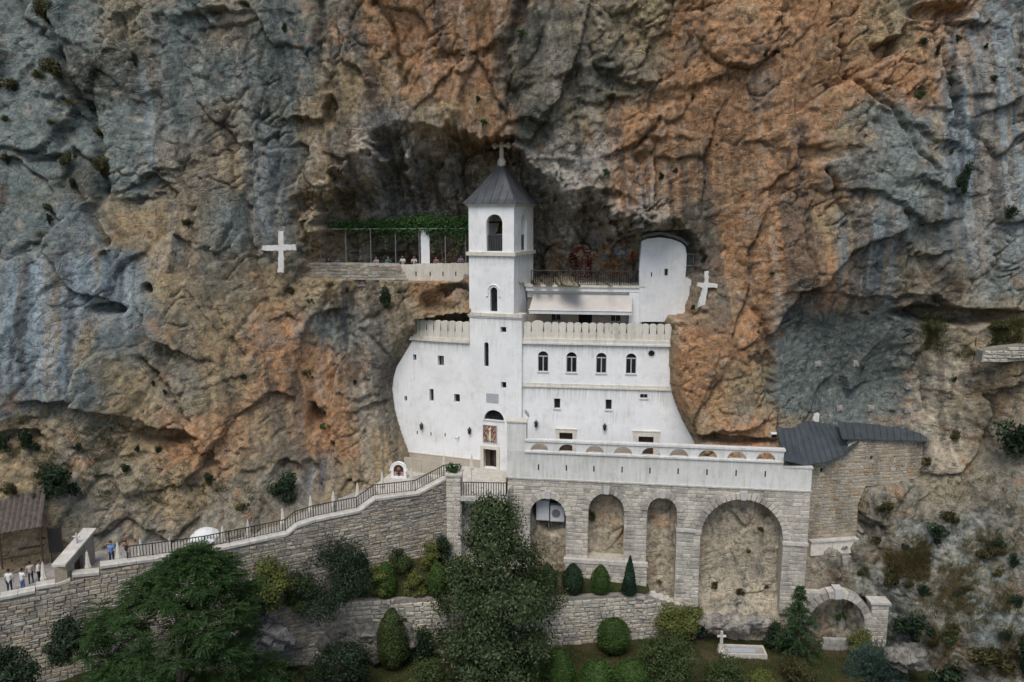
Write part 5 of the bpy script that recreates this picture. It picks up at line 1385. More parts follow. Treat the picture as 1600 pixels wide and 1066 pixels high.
# ------------------------------------------------------------------ gate house, board and shed at the far left
gt = empty("gate", PL_S.w(PL_S.uz(115, 895)[0], path_z(PL_S.uz(115, 895)[0])), PL_S.rz, "small stone gate with sloping pale coping across the path", "gate")
g0 = PL_S.uz(86, 905); g1 = PL_S.uz(106, 905)
MB().pbox(PL_S, g0[0], g1[0], g0[1] - .6, PL_S.uz(96, 884)[1], -.9, .1).build("pier", MATS["stone_rubble"], gt)
gz = PL_S.uz(96, 884)[1]
PL_GT = Plane(PL_S.xy(g1[0] - .1, .1), PL_S.xy(g1[0] + .55, -1))
gl = 3.6
q = lambda u, z: PL_GT.w(u, z)
slab("gable_wall", PL_GT, [(0, gz - 1.9), (1.05, gz - 1.9), (1.05, gz - .35), (2.1, gz - .05), (2.1, gz - 1.9), (gl, gz - 1.9), (gl, gz + .9), (0, gz)], [], .45, MATS["stone_rubble"], gt)
cpn = [PL_GT.w(-.25, gz + .02, .2), PL_GT.w(gl + .1, gz + .98, .2), PL_GT.w(gl + .1, gz + .98, -.75), PL_GT.w(-.25, gz + .02, -.75)]
MB().add(cpn + [(p[0], p[1], p[2] + .16) for p in cpn], [(3, 2, 1, 0), (4, 5, 6, 7), (0, 1, 5, 4), (1, 2, 6, 5), (2, 3, 7, 6), (3, 0, 4, 7)]).build("coping", MATS["coping"], gt)
MB().pbox(PL_GT, 1.07, 2.08, gz - 1.9, gz - .12, -.3, -.24).build("door", MATS["wood_dark"], gt)
cb = MB(); cc = Vector(PL_GT.w(gl * .55, gz + .72, -.25)); cb.tube([cc, cc + Vector((0, 0, .75))], .07, 6); cb.tube([cc + Vector((-.24, 0, .5)), cc + Vector((.24, 0, .5))], .06, 6); cb.build("cross", MATS["dressed"], gt)
bp = P(86, 862, -16.0)
bd = empty("notice_board", bp, PL_S.rz, "black notice board standing against the rock by the gate", "board")
PL_N = dirplane((bp[0], bp[1]), -12); n_ = pxrect(PL_N, 75, 97, 825, 864)
MB().pbox(PL_N, n_[0], n_[1], n_[2], n_[3], -.08, 0).build("panel", MATS["black_iron"], bd)
for s in (n_[0] + .08, n_[1] - .14): MB().pbox(PL_N, s, s + .06, n_[2] - 1.2, n_[2], -.08, -.02).build("post", MATS["black_iron"], bd)
fb = MB(); 
for a in ((n_[0], n_[1], n_[3] - .04, n_[3]), (n_[0], n_[1], n_[2], n_[2] + .04), (n_[0], n_[0] + .04, n_[2] + .04, n_[3] - .04), (n_[1] - .04, n_[1], n_[2] + .04, n_[3] - .04)): fb.pbox(PL_N, *a, 0, .02)
fb.build("frame", MATS["wood_dark"], bd)
# candle shed with a tiled lean-to roof
sh = empty("shed", P(30, 900, -18), radians(30), "lean-to shelter with rusty ribbed roof at the lower path end", "shelter")
e0, e1 = np.array(P(-75, 822, -19.5)), np.array(P(66, 846, -17.2)); 
dxy = (e1 - e0); L = np.hypot(*dxy[:2]); ux = dxy / L; back = np.array([-.35, .94, 0]); zE = (e0[2] + e1[2]) / 2; e0[2] = e1[2] = zE; ux[2] = 0
nr = 15
for k in range(nr):
    a = e0 + ux * L * k / nr; b = e0 + ux * L * (k + 1) / nr; g = ux * .012
    vs_ = []
    for (p, dz) in ((a + g, 0), ((a + b) / 2, .07), (b - g, 0)):
        vs_ += [p + np.array([0, 0, dz]), p + back * 3.2 + np.array([0, 0, dz + 2.0])]
    MB().add(vs_ + [v - np.array([0, 0, .04]) for v in vs_], [(0, 2, 3, 1), (2, 4, 5, 3), (6, 7, 9, 8), (8, 9, 11, 10), (0, 6, 8, 2), (2, 8, 10, 4)]).build("roof_tile", MATS.get("rust_tile") or simple("rust_tile", (.10, .083, .068), .85, .4, 4), sh)
for k in (0.02, .5, .98):
    p = e0 + ux * L * k + back * .15; MB().tube([p + np.array([0, 0, -2.6]), p + np.array([0, 0, .02])], .06, 6).build("post", MATS["wood_dark"], sh)
MB().tube([e0 + back * .15, e1 + back * .15], .07, 6).build("beam", MATS["wood_dark"], sh)
for j in range(4):
    p0_ = e0 + back * (1.2 + .5 * j) + np.array([0, 0, -2.3 + .35 * j]); MB().tube([p0_, p0_ + ux * L * .95], .07, 5).build("candle_shelf", MATS["wood_dark"], sh)

# ------------------------------------------------------------------ garden: beds, lawn, lower wall
gw = empty("garden_wall", PL_G.w(8, Z_LAWN), PL_G.rz, "low garden wall of pale rubble stones holding the shrub bed", "wall")
top = [(352, 948), (420, 941), (560, 938), (700, 936), (860, 936), (960, 931), (1006, 931), (1030, 941), (1076, 955)]
botm = [(1078, 985), (1000, 996), (860, 1008), (700, 1012), (560, 1012), (420, 1010), (352, 1000)]
go = PL_G.poly(top + botm)
go = [(u, z) for u, z in go[:len(top)]] + [(u, Z_LAWN - .4) for u, z in go[len(top):]]
slab("wall", PL_G, go, [], .6, MATS["mortar"], gw)
masonry(gw, PL_G, go, [], .36, .35, .8, "stone_garden", 0, SV_RUB, .7, .1)
# steps beside the wall end
st = empty("garden_steps", PL_G.w(PL_G.uz(1035, 930)[0], Z_BED), PL_G.rz, "short flight of stone steps at the end of the garden wall", "steps")
for k in range(6):
    u = PL_G.uz(1010 + 11 * k, 925)[0]; z = Z_BED + .35 - .26 * k
    MB().pbox(PL_G, u, u + .75, z - .5, z, -1.9, -.65).build("step", MATS["coping"], st)
bm_ = MB()
gl_ = [PL_G.xy(PL_G.uz(x, 940)[0], -.5) for x in (340, 700, 1010)]; 
bk = [PL_A.xy(uA1 * .45, .25), PL_A.xy(uA0, .1), PL_P.xy(u0, .05), PL_S.xy(PL_S.uz(450, 900)[0], .05), PL_S.xy(PL_S.uz(345, 930)[0], .05)]
_gt = PL_G.poly(top); _gx = [PL_G.xy(u)[0] for u, z in _gt]; _gz = [z for u, z in _gt]
_gz[-3:] = [_gz[5]] * 3; _gz[-2:] = [_gz[5]] * 2
def bed_z(x): return np.interp(x, _gx, _gz) - .12
def bed_rise(x, y):
    gap = np.maximum(.6, PL_S.yat(x) - PL_G.yat(x)); left = 1 - sstep(-7, -3, x)
    return left * 2.6 * np.clip((y - PL_G.yat(x) - .4) / gap, 0, 1.2) + (1 - left) * .35 * sstep(.5, 3.5, y - PL_G.yat(x))
def patch(name, ring, zfun, mat, label, n=40):
    """grid sheet clipped to a polygon"""
    xs_ = [p[0] for p in ring]; ys_ = [p[1] for p in ring]
    gx_ = np.linspace(min(xs_), max(xs_), n * 2); gy_ = np.linspace(min(ys_), max(ys_), n)
    GX, GY = np.meshgrid(gx_, gy_); ins = in_poly(GX, GY, [tuple(p) for p in ring])
    Zg = zfun(GX, GY); V = np.stack([GX.ravel(), GY.ravel(), Zg.ravel()], 1); idx = np.arange(GX.size).reshape(GX.shape)
    q = np.stack([idx[:-1, :-1], idx[:-1, 1:], idx[1:, 1:], idx[1:, :-1]], -1).reshape(-1, 4)
    ok = ins.ravel()[q].any(1)
    o = mesh_obj(name, np_mesh(name, V, q[ok], True), MATS[mat]); tag(o, label, None, kind="structure"); return o
def turfmat():
    m, nt, b = newmat("turf", .95, .1)
    f = noise(nt, wpos(nt), .45, 6, .6)
    c = ramp(nt, f, [(.38, (.035, .048, .016)), (.5, (.05, .05, .022)), (.6, (.085, .064, .042))])
    c = mix(nt, .7, c, ramp(nt, noise(nt, wpos(nt), 6, 6, .7), [(.3, (.4, .4, .4)), (.7, (1.5, 1.5, 1.4))]), 'MULTIPLY')
    nt.links.new(c, b.inputs["Base Color"]); bump(nt, b, noise(nt, wpos(nt), 9, 6, .7), .8, .12)
turfmat()
bed_ring = [tuple(p) for p in gl_] + [(bk[0][0] + 1, bk[0][1])] + [(bk[1][0], bk[1][1] + 1), (bk[2][0], bk[2][1] + 1.5), (bk[3][0], bk[3][1] + .8), (bk[4][0], bk[4][1] + .8)]
patch("garden_bed", bed_ring, lambda x, y: bed_z(x) + .12 * fbm(x * .7, y * .7, x * 0, 3, 5) + bed_rise(x, y), "turf", "soil bed between the garden wall and the arcade")
def ground_z(x, y):
    z = np.full(np.shape(x), Z_LAWN, float)
    z = z + 4.5 * sstep(-16, -32, x) * sstep(-40, -15, y)
    z = z - .55 * np.maximum(0, -19 - y) - .0
    z = np.maximum(z, -60) + .35 * fbm(x * .15, y * .15, np.zeros_like(x), 4, 15) + .1 * fbm(x * .9, y * .9, np.zeros_like(x), 3, 16)
    return z
def big_ground():
    a = np.concatenate([np.linspace(-900, -60, 22), np.linspace(-56, 60, 240), np.linspace(66, 900, 22)])
    b = np.concatenate([np.linspace(-1500, -75, 25), np.linspace(-70, 2, 160)])
    GX, GY = np.meshgrid(a, b); V = np.stack([GX.ravel(), GY.ravel(), ground_z(GX, GY).ravel()], 1); idx = np.arange(GX.size).reshape(GX.shape)
    q = np.stack([idx[:-1, :-1], idx[:-1, 1:], idx[1:, 1:], idx[1:, :-1]], -1).reshape(-1, 4)
    o = mesh_obj("ground", np_mesh("ground", V, q, True), MATS["turf"]); tag(o, "dark turf and soil of the lower garden", None, kind="structure")
big_ground()

# ------------------------------------------------------------------ stone house with metal roof at the right
hs = empty("stone_house", PL_H.w(4, PL_H.uz(1300, 840)[1]), PL_H.rz, "stone walled house against the cliff under dark ribbed metal roofs", "house")
ho = PL_H.poly([(1262, 842), (1262, 722), (1300, 716), (1338, 688), (1442, 684), (1440, 744), (1400, 756), (1352, 760), (1340, 790), (1338, 842)])
hw_ = [pxrect(PL_H, 1281.5, 1288.5, 731, 740), pxrect(PL_H, 1359.5, 1364.5, 712.5, 719.5), pxrect(PL_H, 1396.5, 1399.5, 712, 716)]
slab("wall", PL_H, ho, [rect(*r) for r in hw_], .7, MATS["mortar_pale"], hs)
for r in hw_: window(hs, PL_H, r, recess=.25, sill=False)
masonry(hs, PL_H, ho, [rect(*r) for r in hw_], .3, .3, .62, "stone_tan", 0, SV_RUB, .8, .05)
PL_H2 = Plane(PL_H.xy(PL_H.uz(1441, 700)[0]), PL_H.xy(PL_H.uz(1441, 700)[0], -1))
MB().pbox(PL_H2, 0, 1.8, PL_H.uz(1440, 742)[1] - 1, PL_H.uz(1440, 688)[1], -.3, 0).build("side_wall", MATS["stone_tan"], hs)
def ribbed(parent, back, eave, Yb, Ye, n, name="roof_panel"):
    """roof sheets between a line on the rock and the eave; one object for each sheet, a seam on each joint"""
    bx_ = [p[0] for p in back]; ex_ = [p[0] for p in eave]
    def pt(line, t, Y):
        d = [0]
        for a, b in zip(line[:-1], line[1:]): d.append(d[-1] + hypot(b[0] - a[0], b[1] - a[1]))
        s = t * d[-1]; x = np.interp(s, d, [p[0] for p in line]); y = np.interp(s, d, [p[1] for p in line])
        return np.array(P(x, y, Y[0] + (Y[1] - Y[0]) * t))
    for k in range(n):
        a, b = pt(back, k / n, Yb), pt(back, (k + 1) / n, Yb); c, d = pt(eave, (k + 1) / n, Ye), pt(eave, k / n, Ye)
        dn = np.array([0, 0, .09])
        o = MB().add([a, b, c, d, a - dn, b - dn, c - dn, d - dn], [(3, 2, 1, 0), (4, 5, 6, 7), (2, 3, 7, 6), (0, 1, 5, 4), (1, 2, 6, 5), (3, 0, 4, 7)]).build(name, MATS["metal_roof"], parent)
        up = np.array([0, 0, .03]); MB().tube([a + up, d + up], .04, 4).build("roof_seam", MATS["metal_roof"], o)
ribbed(hs, [(1211, 658), (1250, 654), (1290, 662), (1322, 668)], [(1226, 719), (1258, 726), (1292, 722), (1322, 708), (1343, 690)], (-2.4, -2.4), (-7.6, -5.9), 13)
ribbed(hs, [(1309, 659), (1345, 661), (1380, 665), (1420, 672), (1449, 680)], [(1316, 685), (1449, 689)], (-3.0, -4.0), (-5.9, -5.1), 13)
ck_ = P(1265, 652, -1.6); MB().box(ck_, (1.3, 1, .9)).build("chimney", MATS["plaster_old"], hs)
lq = pxrect(PL_H, 1262, 1346, 842, 862)
lg = empty("stone_ledge", PL_H.w(lq[0] + 2, lq[2]), PL_H.rz, "thick moulded stone ledge under the house wall", "ledge")
nL = 5
for k in range(nL):
    a = lq[0] + (lq[1] - lq[0]) * k / nL; b = lq[0] + (lq[1] - lq[0]) * (k + 1) / nL
    MB().pbox(PL_H, a + .01, b - .01, lq[2], lq[3], -1, .5 + RNG.uniform(-.02, .02)).build("block", MATS["cream_stone"], lg)
    if k > 0: MB().pbox(PL_H, a + .01, b - .01 - (.3 if k == nL - 1 else 0), lq[2] - .75, lq[2] - .01, -1, .28 + RNG.uniform(-.03, .03)).build("block", MATS["cream_stone"], lg)
MB().pbox(PL_H, lq[0], lq[1] + .1, lq[3], lq[3] + .13, -1, .6).build("cap", MATS["coping"], lg)
# rock anchors
for i, (x, y) in enumerate(((1277, 568), (1337, 568), (1420, 604), (1311, 638), (1360, 638), (1418, 641))):
    p = on_cliff(x, y); t = MB().box((p[0], p[1] + .05, p[2]), (.5, .5, .5), Matrix.Rotation(.1 * (i % 3 - 1), 3, 'Y')); t.box((p[0], p[1] - .27, p[2]), (.26, .14, .26)); t.lathe([(.05, -.05), (.05, .05)], (p[0], p[1] - .38, p[2]), 8, Matrix.Rotation(pi / 2, 3, 'X'))
    o = t.build("rock_anchor", MATS["concrete"])
    tag(o, ["concrete anchor block high on the grey rock, nearer the orange buttress", "concrete anchor block high on the grey rock, beside its twin to the right", "concrete anchor block at the right edge of the grey rock, above the lowest row",
            "concrete anchor block just above the joint of the two metal roofs", "concrete anchor block above the upper metal roof, middle of the low row", "concrete anchor block above the outer end of the upper metal roof"][i], "anchor", "concrete anchors in the grey rock")

# ------------------------------------------------------------------ small arch in the garden corner
sa = empty("garden_arch", PL_B.w(2.5, Z_LAWN), PL_B.rz, "low free standing stone arch with keystone at the garden corner", "arch")
ac = PL_B.uz(1306, 980); rI = PL_B.uz(1350, 980)[0] - ac[0]; zS = PL_B.uz(1306, 934)[1] - rI
arch_stones(sa, PL_B, ac[0], zS, rI, .62, 15, "stone_arcade", .1, .9)
u3 = PL_B.uz(1388, 960)[0]; zP = PL_B.uz(1370, 944)[1]
prr = [(ac[0] + rI + .0, Z_LAWN - .3), (u3, Z_LAWN - .3), (u3, zP), (ac[0] + rI + .45, zP), (ac[0] + rI + .55, zS + .6), (ac[0] + rI, zS)]
slab("pier", PL_B, prr, [], 1.0, MATS["mortar_pale"], sa)
masonry(sa, PL_B, prr, [], .33, .4, .8, "stone_arcade", 0, SV_CUT, 0, .06, most=60)
MB().pbox(PL_B, ac[0] + rI + .35, u3 + .1, zP, zP + .18, -1.05, .18).build("pier_cap", MATS["coping"], sa)
spx = [(ac[0] - rI - .9, zS - .2), (ac[0] - rI - .02, zS - .2)] + [(ac[0] + (rI + .6) * cos(pi - k * .18), zS + (rI + .6) * sin(pi - k * .18)) for k in range(1, 7)] + [(ac[0] - rI - .9, zS + rI + .3)]
slab("spandrel", PL_B, spx, [], .8, MATS["stone_arcade"], sa, -.05)
dk = pxrect(PL_B.shift(.5), 1285, 1336, 986, 1010); dkz = (PL_B.shift(.5))
dwl = empty("sunken_wall", dkz.w(dk[0] + 1, Z_LAWN), PL_B.rz, "low dark stone wall in front of the small arch", "wall")
for k in range(5):
    a = dk[0] + (dk[1] - dk[0]) * k / 5
    for j in range(2): MB().pbox(dkz, a + .01 + .1 * j, a + (dk[1] - dk[0]) / 5 - .01 + .1 * j, Z_LAWN - .1 + .5 * j, Z_LAWN + .38 + .5 * j, -.4, RNG.uniform(-.02, .03)).build("block", MATS["concrete"], dwl)

# ------------------------------------------------------------------ grave with its stone cross
gp = PZ(1162, 1020, Z_LAWN + .2)
gr = empty("grave", (gp[0], gp[1], Z_LAWN), radians(-4), "pale kerbed grave on the lower lawn", "grave")
PL_V = dirplane((gp[0], gp[1] - .55), 4); a = PL_V.uz(1128, 1028)[0]; b = PL_V.uz(1199, 1028)[0]
zg = Z_LAWN + .05
for q in ((a, b, -.18, .0), (a, b, -1.5, -1.32)): MB().pbox(PL_V, q[0], q[1], zg - .2, zg + .32, q[2], q[3]).build("kerb", MATS["coping"], gr)
for q in ((a, a + .18), (b - .18, b)): MB().pbox(PL_V, q[0], q[1], zg - .2, zg + .318, -1.318, -.182).build("kerb", MATS["coping"], gr)
MB().pbox(PL_V, a + .182, b - .182, zg - .2, zg + .2, -1.316, -.184).build("infill", MATS["concrete"], gr)
MB().pbox(PL_V, a + .6, b - .8, zg + .2, zg + .27, -1.05, -.45).build("slab", MATS["marble_plaque"], gr)
gc = MB(); g_ = Vector(PL_V.w(a + .05, zg + .1, -.75)); gc.box(g_ + Vector((0, 0, .25)), (.55, .5, .6), None, .7); gc.tube([g_ + Vector((0, 0, .5)), g_ + Vector((0, 0, 1.75))], [.16, .12], 6); gc.tube([g_ + Vector((-.36, 0, 1.3)), g_ + Vector((.36, 0, 1.3))], .11, 6)
gcx = gc.build("grave_cross", MATS["coping"]); tag(gcx, "weathered stone cross at the head of the kerbed grave", "cross")

# ------------------------------------------------------------------ rock outcrops in the lower garden
def outcrop(label, px, py, Y, size, seed, col):
    soft = min(1.0, min(size) / 1.3)
    p = P(px, py, Y); bm = bmesh.new(); bmesh.ops.create_icosphere(bm, subdivisions=5, radius=1.0)
    V = np.array([v.co[:] for v in bm.verts], np.float32); S = np.array(size, np.float32)
    q = V * S + np.array(p, np.float32)
    v, r, f1, f2_ = worley(q[:, 0] / .85, q[:, 1] / .85, q[:, 2] / .7, seed)
    d = soft * .34 * r[0] + soft * .9 * (v[0] * r[1] + v[2] * r[2]) + soft * .45 * fbm(q[:, 0] * .9, q[:, 1] * .9, q[:, 2] * .9, 4, seed + 3, .6)
    q = q + V * d[:, None]
    me = bpy.data.meshes.new("rock_outcrop"); bm.to_mesh(me); bm.free(); me.vertices.foreach_set("co", q.ravel()); me.polygons.foreach_set("use_smooth", np.ones(len(me.polygons), bool))
    ca = me.color_attributes.new("stone_colour", 'FLOAT_COLOR', 'POINT')
    n1 = fbm(q[:, 0] * .8, q[:, 1] * .8, q[:, 2] * .8, 4, seed)
    c = np.array(col)[None] * (1 + .5 * n1[:, None]); ca.data.foreach_set("color", np.concatenate([c, np.ones((len(q), 1))], 1).astype(np.float32).ravel())
    me.update(); tag(mesh_obj("rock_outcrop", me, MATS["rock"]), label, "rock", "rocks cropping out in the garden")
outcrop("rugged grey rock cropping out before the garden wall, under the drooping weed", 575, 1000, -11.2, (3.9, .9, 1.5), 11, (.2, .19, .17))
outcrop("low grey rock slab in front of the garden wall's far end", 405, 995, -13.6, (2.6, 1.0, 1.3), 12, (.22, .215, .2))
outcrop("layered grey rock at the foot of the widest arch", 1150, 972, -8.3, (3.3, .7, .7), 13, (.3, .275, .24))
outcrop("dark boulder under the stair wall behind the feathery tree", 215, 1035, -17.5, (3.4, 1.5, 2.0), 14, (.13, .125, .115))
outcrop("squared pale boulder beside the spiky juniper", 1415, 1030, -14.2, (1.5, 1.0, .9), 15, (.2, .19, .165))
# ------------------------------------------------------------------ foliage
NR = np.random.default_rng(11)
def leafmat(name, cols, trans=.15, rough=.55):
    m = bpy.data.materials.new(name); m.use_nodes = True; MATS[name] = m; nt = m.node_tree; b = nt.nodes["Principled BSDF"]
    b.inputs["Roughness"].default_value = rough; b.inputs["Specular IOR Level"].default_value = .3
    g = nt.nodes.new("ShaderNodeNewGeometry"); k = len(cols)
    c = ramp(nt, g.outputs["Random Per Island"], [(i / (k - 1), cols[i]) for i in range(k)])
    f = noise(nt, wpos(nt), .9, 3)
    c = mix(nt, .6, c, ramp(nt, f, [(.35, (.6, .62, .55)), (.65, (1.3, 1.28, 1.2))]), 'MULTIPLY')
    nt.links.new(c, b.inputs["Base Color"])
    tr = nt.nodes.new("ShaderNodeBsdfTranslucent"); nt.links.new(c, tr.inputs[0]); mx = nt.nodes.new("ShaderNodeMixShader"); mx.inputs[0].default_value = trans
    out = nt.nodes["Material Output"]; nt.links.new(b.outputs[0], mx.inputs[1]); nt.links.new(tr.outputs[0], mx.inputs[2]); nt.links.new(mx.outputs[0], out.inputs[0])
    return m
leafmat("leaf_oak", [(.022, .042, .014), (.036, .06, .02), (.06, .085, .03), (.034, .056, .019), (.14, .155, .075)])
leafmat("leaf_feather", [(.016, .042, .01), (.026, .06, .014), (.042, .08, .02), (.02, .048, .012)])
leafmat("leaf_box", [(.035, .07, .014), (.05, .1, .02), (.07, .125, .026)])
leafmat("leaf_dark", [(.012, .026, .012), (.02, .04, .017), (.03, .052, .022)])
leafmat("leaf_cypress", [(.012, .032, .018), (.02, .05, .026), (.03, .062, .034)])
leafmat("leaf_yellow", [(.1, .12, .025), (.16, .17, .04), (.07, .1, .025), (.2, .2, .06)])
leafmat("leaf_mid", [(.03, .05, .016), (.05, .075, .022), (.075, .095, .03)])
leafmat("leaf_blue", [(.03, .06, .045), (.05, .09, .07), (.07, .11, .09)])
leafmat("leaf_cedar", [(.025, .055, .02), (.04, .08, .03), (.065, .105, .042)])
leafmat("leaf_vine", [(.02, .06, .012), (.035, .09, .018), (.05, .12, .025)])
leafmat("leaf_olive", [(.05, .045, .015), (.08, .07, .022), (.035, .04, .014)])
leafmat("grass_dry", [(.17, .13, .06), (.25, .2, .1), (.13, .115, .045), (.08, .085, .03)], .2, .8)
leafmat("grass_green", [(.06, .075, .02), (.09, .1, .03), (.14, .11, .045)], .2, .8)
simple("bark", (.09, .075, .06), .95, .35, 3, bmp=.6, bscale=15)
def unit(v): return v / (np.linalg.norm(v, axis=1, keepdims=True) + 1e-9)
def leaf_arrays(pos, nrm, length, width, dirs=None, fold=.0):
    n = len(pos); a = unit(NR.normal(size=(n, 3))) if dirs is None else unit(dirs)
    nn = unit(nrm + .6 * NR.normal(size=(n, 3))); b = unit(np.cross(nn, a)); 
    if dirs is None: a = unit(np.cross(b, nn))
    L = (length * NR.uniform(.65, 1.25, n))[:, None] / 2; W = (width * NR.uniform(.7, 1.2, n))[:, None] / 2
    V = np.stack([pos - a * L, pos + b * W + a * L * .1, pos + a * L, pos - b * W + a * L * .1], 1).reshape(-1, 3)
    return V, np.arange(n * 4).reshape(-1, 4)
def join(parts):
    V = []; Fq = []; k = 0
    for v, f in parts: V.append(v); Fq.append(f + k); k += len(v)
    return np.concatenate(V), np.concatenate(Fq)
PROFILE = {"ball": lambda t: np.sqrt(np.clip(1 - (2 * t - 1) ** 2, 0, 1)),
           "egg": lambda t: np.clip(np.sin(np.pi * np.clip(t, 0, 1) ** .75), 0, 1) ** .6,
           "cone": lambda t: np.clip((1 - t), 0, 1) ** .75 * np.clip(t * 9, 0, 1) ** .5,
           "column": lambda t: np.clip((1 - t) * 3.0, 0, 1) ** .6 * np.clip(t * 6, 0, 1) ** .5 * (.85 + .15 * np.sin(t * 9)),
           "wild": lambda t: np.clip(np.sin(np.pi * np.clip(t, 0.02, 1) ** .7), 0, 1) ** .7}
def bush_arrays(w, h, shape, n, leaf, rough, seed, clump=0):
    t = NR.uniform(0.01, 1, n); th = NR.uniform(0, 2 * pi, n)
    ox, oy = seed * 3.7, seed * 1.3
    lump = fbm(np.cos(th) * 1.6 + ox, np.sin(th) * 1.6 + oy, t * h * 1.1, 3, seed)
    fine = fbm(np.cos(th) * 5 + ox, np.sin(th) * 5 + oy, t * h * 3.5, 2, seed + 5)
    shoot = (NR.uniform(0, 1, n) < .05) * NR.uniform(0, .12, n)
    r = PROFILE[shape](t) * w / 2 * (1 + (rough + .09) * lump + (rough + .09) * .8 * fine + shoot)
    dep = 1 + .05 * NR.normal(size=n) - np.abs(NR.normal(0, .07 + rough * .12, n)); rr = r * np.clip(dep, .2, 1.1)
    hz = h * (1 + rough * .35 * fbm(np.cos(th) + ox, np.sin(th) + oy, t * 0, 2, seed + 9))
    pos = np.stack([rr * np.cos(th), rr * np.sin(th), t * hz], 1)
    nrm = unit(np.stack([np.cos(th), np.sin(th), (t - .45) * 1.6], 1))
    V, Fq = leaf_arrays(pos, nrm, leaf * 1.35, leaf * .75)
    # dense twig core so that the bush is not hollow
    a = np.linspace(0, 2 * pi, 15)[:-1]; tz = np.linspace(.03, .97, 9); C = []
    for q in tz:
        lump = fbm(np.cos(a) * 1.6 + ox, np.sin(a) * 1.6 + oy, np.full(14, q * h * 1.1), 3, seed)
        rad = PROFILE[shape](np.full(14, q)) * w / 2 * (.84 - rough * .35 + rough * lump)
        C.append(np.stack([rad * np.cos(a), rad * np.sin(a), np.full(14, q * h * (1 - rough * .15))], 1))
    C = np.concatenate(C); f = []
    for i in range(8):
        for k in range(14): f.append((i * 14 + k, i * 14 + (k + 1) % 14, i * 14 + 14 + (k + 1) % 14, i * 14 + 14 + k))
    return join([(V, Fq), (C, np.array(f))])
def lumpy_arrays(w, h, shape, n, leaf, rough, seed):
    """a loose bush: many leafy lumps on invisible twigs, stray shoots above"""
    k = 26; t = NR.uniform(.08, .82, k); a = NR.uniform(0, 2 * pi, k); R = PROFILE['wild'](t) * w / 2 * NR.uniform(.25, .82, k)
    cc = np.stack([R * np.cos(a), R * np.sin(a), t * h], 1); rr = NR.uniform(.1, .22, k) * min(w, h * 1.3); wt = rr ** 2 / (rr ** 2).sum()
    pick_ = NR.choice(k, n, p=wt); d = unit(NR.normal(size=(n, 3))); pos = cc[pick_] + d * rr[pick_][:, None] * np.array([1.1, 1.1, .85]) * (1 - np.abs(NR.normal(0, .3, (n, 1)))).clip(0, 1.1)
    sh = NR.uniform(0, 1, n) < .07; pos[sh] += np.array([0, 0, 1]) * NR.uniform(0, .22, sh.sum())[:, None] * h + NR.normal(size=(sh.sum(), 3)) * .05 * w
    pos[:, 2] = np.maximum(pos[:, 2], .02)
    return leaf_arrays(pos, d + np.array([0, 0, .4]), leaf * 1.15, leaf * .6)
_bid = [0]
def bush(name, label, px, py, Z, wpx, hpx, shape, mat, n, leaf=.13, rough=.12, cat="shrub", group="garden shrubs", Y=None, at=None):
    """foot of the bush at picture (px,py) on level Z"""
    p = np.array(at, float) if at is not None else (P(px, py, Y) if Y is not None else PZ(px, py, Z))
    if at is None and Y is None and Z == BED:
        for _ in range(6): p = PZ(px, py, float(bed_z(p[0]) + bed_rise(p[0], p[1])))
    if at is not None and Z == BED: p[2] = float(bed_z(p[0]) + bed_rise(p[0], p[1]))
    k = scale_at(p); w, h = wpx / k, hpx / k / cos(radians(20)) ; _bid[0] += 1
    t = empty(name, tuple(p), NR.uniform(0, 6), label, cat, group)
    V, Fq = (lumpy_arrays if shape == 'wild' else bush_arrays)(w, h, shape, n, leaf, rough, _bid[0])
    o = bpy.data.objects.new("foliage", np_mesh("foliage", V, Fq)); o.data.materials.append(MATS[mat]); link(o, t)
    s = MB().tube([(0, 0, -.35), (0.02, 0.01, h * .35), (.0, .03, h * .6)], [max(.04, w * .05), w * .035 + .01, .01], 6); me = bpy.data.meshes.new("stem"); me.from_pydata(s.v, [], s.f); me.materials.append(MATS["bark"]); link(bpy.data.objects.new("stem", me), t)
    return t
BED, LAWN = Z_BED + .1, Z_LAWN + .05
B = bush
B("box_ball", "dark clipped ball bush between the tree and the bright one, under the second arch", 895, 929, BED, 34, 48, "egg", "leaf_dark", 5000, .09, .06)
B("box_ball", "bright green clipped egg bush below the second arch, left of the dark cypress", 938, 929, BED, 31, 46, "egg", "leaf_box", 5000, .09, .06)
B("cypress", "small dark cypress with split tip at the end of the bed by the steps", 983, 930, BED, 27, 60, "cone", "leaf_cypress", 5000, .12, .18, "cypress")
B("box_ball", "clipped bush half hidden behind the leafy tree, beneath the first arch", 855, 930, BED, 32, 50, "egg", "leaf_mid", 4500, .09, .07)
B("box_ball", "dark rounded bush between the stone corner pier and the leafy tree", 722, 930, BED, 38, 60, "egg", "leaf_dark", 5000, .1, .1)
B("cypress", "bluish dwarf cypress at the left end of the shrub bed", 515, 930, BED, 28, 54, "column", "leaf_blue", 5000, .12, .15, "cypress")
B("cypress", "taller bluish dwarf cypress beside the bright egg bush", 565, 932, BED, 28, 66, "column", "leaf_cypress", 5500, .12, .15, "cypress")
B("box_ball", "bright green clipped egg bush above the drooping weed", 603, 934, BED, 35, 56, "egg", "leaf_box", 6000, .09, .05)
B("golden_shrub", "low golden leaved shrub between two green bushes in the bed", 650, 932, BED, 40, 40, "wild", "leaf_yellow", 3500, .13, .25)
B("box_ball", "green pointed bush right of the golden shrub", 684, 933, BED, 32, 54, "egg", "leaf_box", 5000, .1, .08)
B("variegated_shrub", "pale variegated shrub against the stair wall behind the golden one", 667, 900, BED, 38, 46, "wild", "leaf_yellow", 3500, .13, .3, Y=None, at=PL_S.w(PL_S.uz(667, 890)[0], BED, .9))
